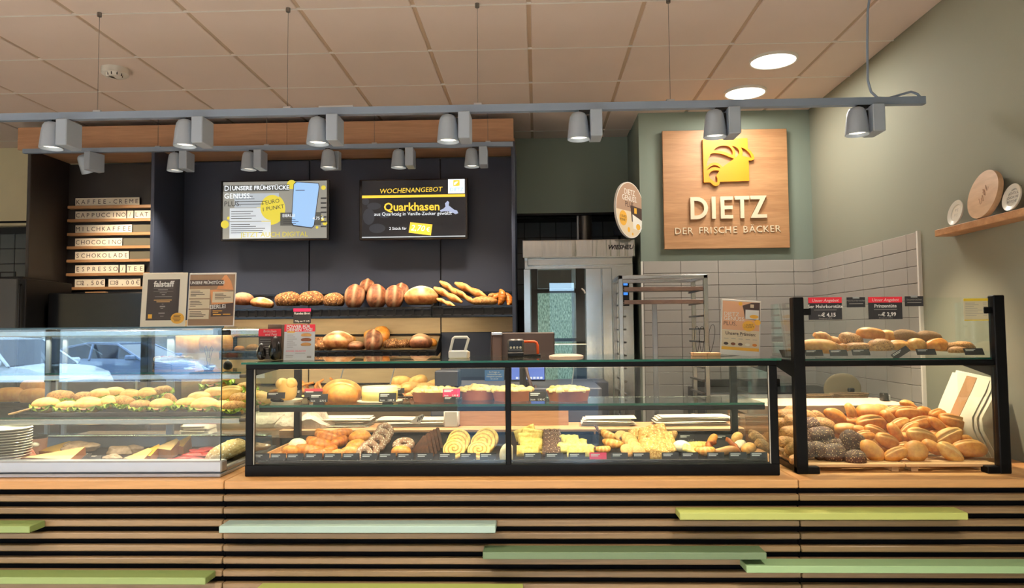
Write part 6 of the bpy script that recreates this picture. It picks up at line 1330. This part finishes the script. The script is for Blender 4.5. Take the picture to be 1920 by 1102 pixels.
tag(B().cbox(onY(1045, 740, 4.7).x, onY(1148, 740, 4.7).x, 4.95, 5.3, 0, onY(1100, 716, 4.95).z, .006).build('drawer_unit', plain('slate2', (76, 84, 104), .45)), 'slate blue drawer unit in front of the oven', 'cabinet')
# things on the glass top
GT = MZT+.0005
t = thing('card_reader', 'white payment reader with open frame on the glass top', 'card reader', (onY(861, 668, 3.5).x, 3.5, GT)); k = 3.5/FPX
B().cbox(-19*k, 16*k, -.03, .05, 0, 14*k, .004).build('base', 'white', t, world=False, angle=40); B().cbox(11*k, 18.5*k, -.01, .05, 0, 12*k, .003).build('side_block', plain('reader_cream', (232, 214, 190), .5), t, world=False)
B().tube([(-17*k, 0, 13*k), (-12*k, .02, 37*k), (-9*k, .022, 39*k), (14*k, .022, 39*k), (17*k, .02, 36*k), (11*k, 0, 13*k)], 2.6*k, 8).build('frame', 'white', t, world=False, smooth=True)
t = thing('card_terminal', 'black card terminal with small display on the glass top', 'card terminal', (onY(967, 668, 3.6).x, 3.6, GT)); k = 3.6/FPX
B().cbox(-15*k, 15*k, -.03, .05, 0, 9*k, .004).build('base', 'black', t, world=False); B().cbox(-15.5*k, 15.5*k, 0, .04, 7*k, 33*k, .008).build('head', plain('terminal', (66, 64, 60), .4), t, world=False, angle=40); B().rect(-12*k, 15*k, 12*k, 30*k, -.0008).build('display', 'black_gloss', t, world=False)
b = B()
for q in range(4): b.disc((-9+6*q)*k, 17.5*k, 2.2*k, None, -.0014)
b.build('key', 'cream_letter', t, world=False, kind='stuff')
t = thing('orange_frame', 'orange rounded frame standing beside the card terminal', 'frame', (onY(996, 668, 3.7).x, 3.7, GT)); k = 3.7/FPX
B().tube([(-14*k, 0, 27*k), (6*k, 0, 27*k), (10*k, 0, 25*k), (12*k, 0, 20*k), (13*k, 0, 0)], 2.6*k, 8).build('tube', plain('orange', (232, 92, 36), .5), t, world=False, smooth=True); B().cbox(-16*k, 18*k, -.01, .03, 0, 4*k, .003).build('foot', 'black', t, world=False)
put('pale_loaf', 'bagged_pastry', 'flat pastry in a clear bag on the glass top right of the terminal', 'pastry', 1062, 669, 3.55, 64, (0, 0, 0), None, .36); COL.objects[-1].data = COL.objects[-1].data.copy(); COL.objects[-1].data.materials[0] = plain('bagged', (232, 206, 184), .35, bump=.6, bscale=14)
t = thing('wire_ornament', 'thin wire bunny ears on small wooden blocks left of the bonus poster', 'ornament', (onY(1322, 668, 3.55).x, 3.55, GT)); k = 3.55/FPX
B().cbox(-24*k, 2*k, -.02, .03, 0, 6.5*k, .002).build('block', 'beech', t, world=False); B().cbox(3*k, 27*k, -.02, .03, 0, 6*k, .002).build('block', 'pallet', t, world=False)
for cx_, h0, w0, a0 in ((-14, 55, 6, 0), (-6, 55, 6, .1), (10, 58, 7, .3)):
    B().tube([((cx_+w0*math.sin(q)*(.4+.6*(1-math.cos(q))/2)+a0*18*(1-math.cos(q))/2)*k, 0, (6+(h0-6)*(1-math.cos(q))/2)*k) for q in np.linspace(0, 2*PI, 22)], .0011, 5).build('wire_ear', 'black', t, world=False)
for px, py, w, h, lab in ((490, 664, 18, 30, 'small glossy black egg ornament left on the glass top'), (516, 655, 24, 42, 'large glossy black egg ornament left of the power brochure')): egg(px, py, 3.42, w, h, 'black_gloss', 'egg_ornament', lab, 'ornament', GT)
# brochures and posters, flat graphics on real stands
def board(px0, px1, py0, py1, Y, z, nm, lab, rot=(0, 0, 0), mat='white', shear=0):
    a, c = onY(px0, py1, Y), onY(px1, py0, Y); w_, h_ = c.x-a.x, c.z-a.z
    t = thing(nm, lab, 'poster', ((a.x+c.x)/2, Y, z), rot=rad(*rot)); B().cbox(-w_/2, w_/2, 0, .004, 0, h_, .0008).build('panel', mat, t, world=False)
    B().cbox(-w_/2, w_/2, 0, .05, 0, .004, .001).build('stand_foot', 'acrylic', t, world=False); return t, w_, h_
def gr(t, w_, h_, rects, mat, y, nm): 
    b = B()
    for x0, z0, x1, z1 in rects: b.rect((x0-.5)*w_, z0*h_, (x1-.5)*w_, z1*h_, y)
    return b.build(nm, mat, t, world=False, kind='stuff' if len(rects) > 2 else None)
t, w_, h_ = board(531.5, 589, 608, 677, 3.32, GT, 'brochure_stand', 'white and red brochure reading POWER FÜR DEINEN TAG on the glass top', (-6, 0, 3), plain('brochure', (206, 206, 206), .6))
gr(t, w_, h_, [(0, .8, 1, 1)], 'card_red', -.0008, 'red_band'); text('POWER FÜR', .0195, -w_*.43, h_*.935, 'white_letter', t, y=-.0014, align='LEFT', bold=.0006); text('DEINEN TAG!', .0195, -w_*.43, h_*.85, 'white_letter', t, y=-.0014, align='LEFT', bold=.0006)
gr(t, w_, h_, [(.1, .77, .34, .81)], 'sign_gold', -.0012, 'gold_tab')
b = B()
for q, z in enumerate((.7, .57, .44)): b = ell(.024, .004, .0095, None, 14, 9).xf(Matrix.Translation((w_*.22, -.001, h_*z))); b.build('bread_picture', ['c_seed', 'c_loaf', 'c_seed'][q], t, world=False, smooth=True)
gr(t, w_, h_, [(.1, .7-.055*q, .1+.2+.06*(q % 3), .712-.055*q) for q in range(7)], 'grey_ink', -.0008, 'fine_print'); text('POWER CRUNCHY', .0105, -w_*.42, h_*.26, 'card_pink', t, y=-.001, align='LEFT'); gr(t, w_, h_, [(.38, .2, .7, .213), (.07, .13, .32, .145), (.07, .09, .3, .1), (.76, .07, .9, .13)], 'grey_ink', -.0008, 'fine_print')
c = onY(523, 676, 3.6); t = thing('bread_box', 'dark carton with red label standing behind the black eggs', 'box', (onY(512, 640, 3.5).x, 3.5, GT), rot=(0, 0, .12)); k = 3.5/FPX
B().cbox(-27*k, 15*k, 0, .02, 0, 56*k, .002).build('carton', plain('carton_dark', (58, 48, 44), .5), t, world=False); B().cbox(15*k, 21*k, .002, .05, 0, 66*k, .002).cbox(-12*k, 21*k, .021, .05, 0, 67*k, .002).build('carton_back', plain('carton_brown', (104, 86, 66), .6), t, world=False)
B().rect(-27*k, 44*k, 15*k, 58*k, -.001).build('red_label', 'card_red', t, world=False); text('Brötchen', .0165, -6*k, 53.5*k, 'white_letter', t, y=-.0016, shear=.15); text('und Fett', .0165, -4*k, 47.5*k, 'white_letter', t, y=-.0016, shear=.15)
gr(t, 1, 1, [(.5-24*k, (38-4.5*q)*k, .5+(-4+4*(q % 3))*k, (39-4.5*q)*k) for q in range(7)], 'grey_ink', -.0008, 'fine_print')
LT = LZT+.0085
t, w_, h_ = board(262, 348, 501, 605.5, 3.6, LT, 'certificate_stand', 'cream framed certificate reading falstaff on top of the chilled case', (-5, 0, 0), 'paper')
gr(t, w_, h_, [(.12, .13, .84, .88)], plain('cert_dark', (58, 50, 46), .6), -.0008, 'dark_field'); text('falstaff', .04, -.004, h_*.79, 'white_letter', t, y=-.0014, bold=.0012)
gr(t, w_, h_, [(.26, .715, .7, .719), (.26, .655, .7, .659), (.36, .68, .58, .695), (.4, .63, .56, .64), (.45, .59, .52, .605), (.3, .555, .68, .565), (.46, .42, .5, .43), (.42, .37, .54, .395), (.44, .34, .5, .35), (.4, .25, .54, .27), (.44, .2, .52, .21)], 'grey_ink', -.0012, 'fine_print'); gr(t, w_, h_, [(.28, .49, .68, .508), (.34, .46, .64, .478)], plain('gold_print', (190, 150, 96), .6), -.0012, 'gold_print')
gr(t, w_, h_, [(.17, .165, .26, .24)], 'sign_gold', -.0012, 'logo_mark'); B().disc(w_*.33, h_*.165, w_*.15, h_*.1, -.0016).build('orange_seal', 'sign_gold', t, world=False); gr(t, w_, h_, [(.74, .215, .9, .225), (.74, .19, .88, .2), (.72, .165, .9, .175), (.74, .14, .9, .15), (.76, .115, .88, .125)], 'brown_ink', -.002, 'fine_print')
t, w_, h_ = board(350, 439.5, 502, 605.5, 3.6, LT, 'menu_stand', 'breakfast menu board reading Unsere Frühstücke on top of the chilled case', (-5, 0, 0), 'white')
gr(t, w_, h_, [(.02, .03, .98, .97)], plain('menu_wood', (150, 120, 92), .6, var=.25, vscale=12), -.0007, 'wood_picture'); B().flat([((x-.5)*w_, z*h_) for x, z in ((.68, .86), (.75, .95), (.8, .96), (.9, .84), (.96, .68), (.6, .7))], -.001).flat([((x-.5)*w_, z*h_) for x, z in ((.46, .68), (.6, .69), (.96, .64), (.96, .35), (.52, .34))], -.001).build('bread_picture', plain('menu_bread', (214, 146, 94), .6, var=.2, vscale=20), t, world=False, kind='stuff')
gr(t, w_, h_, [(.02, .76, .74, .87)], 'brown_ink', -.0013, 'title_band'); text('UNSERE FRÜHSTÜCKE', .0215, -w_*.47, h_*.815, 'white_letter', t, y=-.002, align='LEFT', sx=.82, bold=.0006)
gr(t, w_, h_, [(.02, .53, .46, .7)], 'sign_cream', -.0013, 'menu_card'); gr(t, w_, h_, [(.02, .34, .46, .51)], 'sign_cream', -.0013, 'menu_card'); gr(t, w_, h_, [(.02, .15, .46, .32)], 'sign_cream', -.0013, 'menu_card'); gr(t, w_, h_, [(.52, .45, .96, .65)], 'sign_cream', -.0013, 'menu_card')
B().flat([((x-.5)*w_, z*h_) for x, z in ((.5, .41), (.97, .44), (.97, .2), (.5, .19))], -.0013).build('offer_field', 'brown_ink', t, world=False); text('EIERLEI', .027, w_*.14, h_*.37, 'white_letter', t, y=-.002, tilt=.05, bold=.0005)
gr(t, w_, h_, [(.05, z, .05+q, z+.011) for z, q in ((.66, .2), (.63, .26), (.6, .3), (.57, .12), (.47, .2), (.44, .24), (.41, .26), (.38, .12), (.28, .24), (.25, .26), (.22, .34), (.19, .3))]+[(.57, z, .57+q, z+.011) for z, q in ((.6, .18), (.57, .24), (.54, .34), (.51, .2))], 'brown_ink', -.0018, 'fine_print'); gr(t, w_, h_, [(.54, .29, .74, .3), (.54, .26, .66, .27), (.55, .22, .72, .235), (.76, .225, .92, .24)], 'sign_gold', -.0018, 'fine_print')
t, w_, h_ = board(1350, 1422, 560, 666, 3.55, GT, 'bonus_poster', 'leaning bonus card poster reading Unsere Prämien on the glass top', (-6, 4.5, 0), 'white')
gr(t, w_, h_, [(.03, .45, .97, .97)], plain('poster_tan', (226, 172, 134), .6), -.0008, 'upper_field'); gr(t, w_, h_, [(.03, .09, .97, .445)], 'sign_cream', -.0008, 'lower_field'); gr(t, w_, h_, [(.03, .09, .97, .145)], 'sign_gold', -.001, 'gold_band')
B().flat([((x-.5)*w_, z*h_) for x, z in ((.53, .9), (.76, .96), (.97, .97), (.97, .64), (.6, .66), (.57, .8))], -.0011).build('card_picture', 'brown_ink', t, world=False); gr(t, w_, h_, [(.61, .66, .95, .83)], 'white_letter', -.0014, 'card_picture'); B().disc(w_*.33, h_*.71, w_*.11, h_*.035, -.0018).build('bread_picture', 'sign_gold', t, world=False); gr(t, w_, h_, [(.73, .87, .82, .93)], 'sign_cream', -.0016, 'logo_mark')
B().disc(w_*.2, h_*.535, w_*.16, h_*.095, -.002).disc(w_*.42, h_*.61, w_*.08, h_*.05, -.0018).disc(-w_*.02, h_*.93, w_*.05, h_*.035, -.0012).build('coin_mark', 'sign_gold', t, world=False, kind='stuff')
for s, z, m in (('DIETZ', .73, 'white_letter'), ('GENUSS.', .65, 'white_letter'), ('PLUS.', .56, 'brown_ink')): text(s, .027, -w_*.44, h_*z, m, t, y=-.0012, align='LEFT')
text('1 EURO', .0125, w_*.2, h_*.555, 'brown_ink', t, y=-.0026, tilt=.1); text('1 PUNKT', .0125, w_*.2, h_*.515, 'brown_ink', t, y=-.0026, tilt=.1); text('Unsere Prämien:', .0215, 0, h_*.385, 'brown_ink', t, y=-.0012, bold=.0005)
gr(t, w_, h_, [(.09+.18*q, .29, .2+.18*q, .298) for q in range(5)]+[(.42, .34, .55, .348)], 'grey_ink', -.0012, 'fine_print')
for q, m in enumerate(('brown_ink', 'c_loaf', 'brown_ink', 'paper', 'c_gold')): B().disc((-.36+.18*q)*w_, h_*.2, w_*.06, h_*.025, -.0012).build('prize_picture', m, t, world=False)
# price ticket hanging from the upper bread tray
a, c = onY(550, 606, TF-.02), onY(583, 578, TF-.02); w_, h_ = c.x-a.x, c.z-a.z
t = thing('tray_ticket', 'dark price ticket with pink band hanging from the upper bread tray', 'price card', ((a.x+c.x)/2, TF-.02, a.z)); B().cbox(-w_/2, w_/2, 0, .003, 0, h_, .0005).build('card', 'card_black', t, world=False)
gr(t, w_, h_, [(0, .8, 1, 1)], 'card_pink', -.0008, 'pink_band'); text('Rundes Brot', .026, 0, h_*.66, 'white_letter', t, y=-.001); text('750g nur € 3,45', .019, 0, h_*.14, 'white_letter', t, y=-.001)
# paper bags leaning at the right wall
plain('bag_white', (222, 212, 188), .75, bump=.12, bscale=18)
RW = [[(1787, 698, 3.84), (1856, 713, 3.62)], [(1777, 722, 3.82), (1847, 735, 3.60)], [(1766, 748, 3.80), (1834, 760, 3.57)], [(1757, 772, 3.77), (1822, 783, 3.54)], [(1757, 800, 3.72), (1824, 805, 3.52)], [(1768, 830, 3.68), (1838, 834, 3.50)], [(1782, 856, 3.64), (1850, 858, 3.48)]]
def bagmesh(u0, u1, off, nu=6, jit=0):
    P = []
    for i, (l, r_) in enumerate(RW):
        A, C = onY(*l), onY(*r_); row = [A.lerp(C, u0+(u1-u0)*q/nu)+Vector((off, -off*.3, .002*math.sin(3*i+q)*0)) for q in range(nu+1)]
        if i == 0: row = [p+Vector((0, 0, jit)) for p in row]
        P.append([tuple(p) for p in row]+[tuple(p+Vector((.004, .002, 0))) for p in reversed(row)])
    return B().ring(P, 2*(nu+1))
for i, (off, lab) in enumerate(((0, 'front paper bag with brown stripe leaning at the right wall'), (.012, 'second white paper bag behind the striped bag at the right wall'), (.026, 'rearmost white paper bag leaning at the right wall'))):
    c = onY(1800, 850, 3.6); t = thing('paper_bag', lab, 'paper bag', (c.x+off, 3.6, c.z), group='paper bags at the right wall')
    bagmesh(-.02+.03*i, 1+.045*i, off, jit=(.0, .012, -.012)[i]).build('bag', 'bag_white', t, smooth=True, angle=50)
    if i == 0: bagmesh(.4, .68, -.0025, 3).build('brown_stripe', 'kraft', t)
# counter and things behind the rolls
tag(B().cbox(1.2, XW-.03, 5.3, YS-.03, 0, onY(1550, 733, 5.4).z, .006).build('corner_counter', 'black'), 'black counter in the tiled corner behind the rolls', 'counter')
zr = onY(1550, 733, 5.4).z
tag(B().cbox(1.22, 1.9, 5.86, 5.9, zr+.0005, zr+.06, .004).build('wall_rail', 'black_gloss'), 'black rail along the tiles above the corner counter', 'rail')
tag(B().cbox(1.2, 2.2, 4.45, 5.25, 0, onY(1600, 758, 4.5).z, .006).build('work_table', plain('table_grey', (176, 168, 156), .5)), 'pale grey work table behind the ledge of the roll display', 'table')
zw = onY(1600, 758, 4.5).z+.0005
def oval(px0, px1, Y, lab, hh_=.05):
    xa, xb = onY(px0, 750, Y).x, onY(px1, 750, Y).x; t = thing('oval_basket', lab, 'basket', ((xa+xb)/2, Y, zw), group='oval bread baskets'); r_ = (xb-xa)/2
    for k in range(5): B().tube([(r_*(.86+.03*k)*math.cos(q), .6*r_*(.86+.03*k)*math.sin(q), .006+hh_/5*k) for q in np.linspace(0, 2*PI, 29)[:-1]], hh_/8.5, 6, True).build('cane_ring', 'wicker', t, world=False, smooth=True)
    B().lathe([(0, 0), (r_*.84, 0), (r_*.84, .004), (0, .004)], n=24).xf(Matrix.Diagonal((1, .6, 1, 1))).build('bottom', 'wicker', t, world=False)
plain('wicker', (118, 92, 58), .7, bump=.8, bscale=60, var=.3, vscale=30)
oval(1508, 1562, 4.62, 'left dark oval cane basket behind the roll display ledge'); oval(1557, 1628, 4.7, 'right oval cane basket behind the roll display ledge')
tag(ell(.12, .02, .1, f_plain, seed=3).xf(Matrix.Translation((onY(1580, 745, 4.95).x, 4.95, zw+.06))).build('bread_cloth', plain('cloth', (150, 138, 108), .85), smooth=True), 'rounded beige cloth shape standing behind the baskets', 'cloth')
t = thing('spray_can', 'white can with black cap behind the oval baskets', 'can', (onY(1596, 740, 4.85).x, 4.85, zw)); hc = onY(1596, 736, 4.85).z-zw
B().cbox(-.026, .026, -.026, .026, 0, hc, .012).build('body', 'white', t, world=False, angle=50); B().cbox(-.018, .018, -.018, .018, hc, hc+.03, .006).build('cap', 'black', t, world=False)
t = thing('terminal_pad', 'black upright device at the right end of the rear ledge', 'device', (onY(1660, 765, 4.1).x, 4.08, onY(1600, 759, 3.9).z+.0005)); hd = onY(1660, 737, 4.08).z-t.location.z
B().cbox(-.018, .012, 0, .05, 0, hd, .005).build('body', 'black_gloss', t, world=False); B().cbox(.014, .022, 0, .05, 0, hd-.01, .003).build('side_plate', 'silver', t, world=False)
# ================================================================== two parked cars outside, mirrored in the chilled case glass
plain('car_white', (226, 232, 238), .25, coat=.6); plain('car_blue', (92, 110, 140), .25, coat=.6); plain('car_glass', (26, 34, 52), .08); plain('tyre', (24, 24, 26), .8)
def car(x, y, rz, paint, lab, h=1.62):
    t = thing('parked_car', lab, 'car', (x, y, -.06), rot=(0, 0, rz))
    st = [(-2.15, .45, .75, .84), (-2.1, .35, .95, .88), (-1.6, .3, 1.02, .9), (-.6, .3, 1.04, .9), (.7, .3, 1.02, .9), (1.5, .3, .95, .88), (1.95, .32, .84, .84), (2.2, .42, .68, .7)]
    P = []
    for xx, z0, z1, hw in st: P.append([(xx, -hw*.92, z0), (xx, -hw, (z0+z1)/2), (xx, -hw*.9, z1), (xx, 0, z1+.04), (xx, hw*.9, z1), (xx, hw, (z0+z1)/2), (xx, hw*.92, z0)])
    B().ring(P, 7).build('body', paint, t, world=False, smooth=True, angle=55)
    cb = [(-1.95, .98, .78), (-1.5, h-.12, .66), (-.8, h, .62), (.1, h-.04, .62), (.95, 1.02, .8)]
    P = [[(xx, -hw*1.04, .98), (xx, -hw, z), (xx, hw, z), (xx, hw*1.04, .98)] for xx, z, hw in cb]
    B().ring(P, 4).build('cabin_glass', 'car_glass', t, world=False)
    P = [[(xx, -hw*1.02, z-.03), (xx, -hw*.96, z+.02), (xx, hw*.96, z+.02), (xx, hw*1.02, z-.03)] for xx, z, hw in cb[1:4]]
    B().ring(P, 4).build('roof', paint, t, world=False)
    for sy in (-1, 1):
        for a, c_ in (((.95, 1.0), (.1, h-.05)), ((-.6, 1.0), (-.65, h-.03)), ((-1.95, .98), (-1.5, h-.13))): B().tube([(a[0], sy*.83, a[1]), (c_[0], sy*.645, c_[1])], .035, 6).build('pillar', paint, t, world=False)
        for wx in (-1.35, 1.4): B().lathe([(0, -.1), (.3, -.1), (.33, -.06), (.33, .06), (.3, .1), (0, .1)], (wx, sy*.8, .33), 24, 'y').build('wheel', 'tyre', t, world=False, angle=40)
        B().cbox(1.8, 2.12, sy*.5-.16, sy*.5+.16, .68, .8, .04).build('headlight', 'silver', t, world=False); B().cbox(.62, .8, sy*.95-.12, sy*.95+.12, 1.0, 1.14, .04).build('wing_mirror', paint, t, world=False)
car(-11.7, -9.6, math.radians(16), 'car_white', 'white parked car outside mirrored in the chilled case glass', 1.6)
car(-10.9, -13.0, math.radians(10), 'car_blue', 'blue grey parked car outside mirrored in the chilled case glass', 1.45)
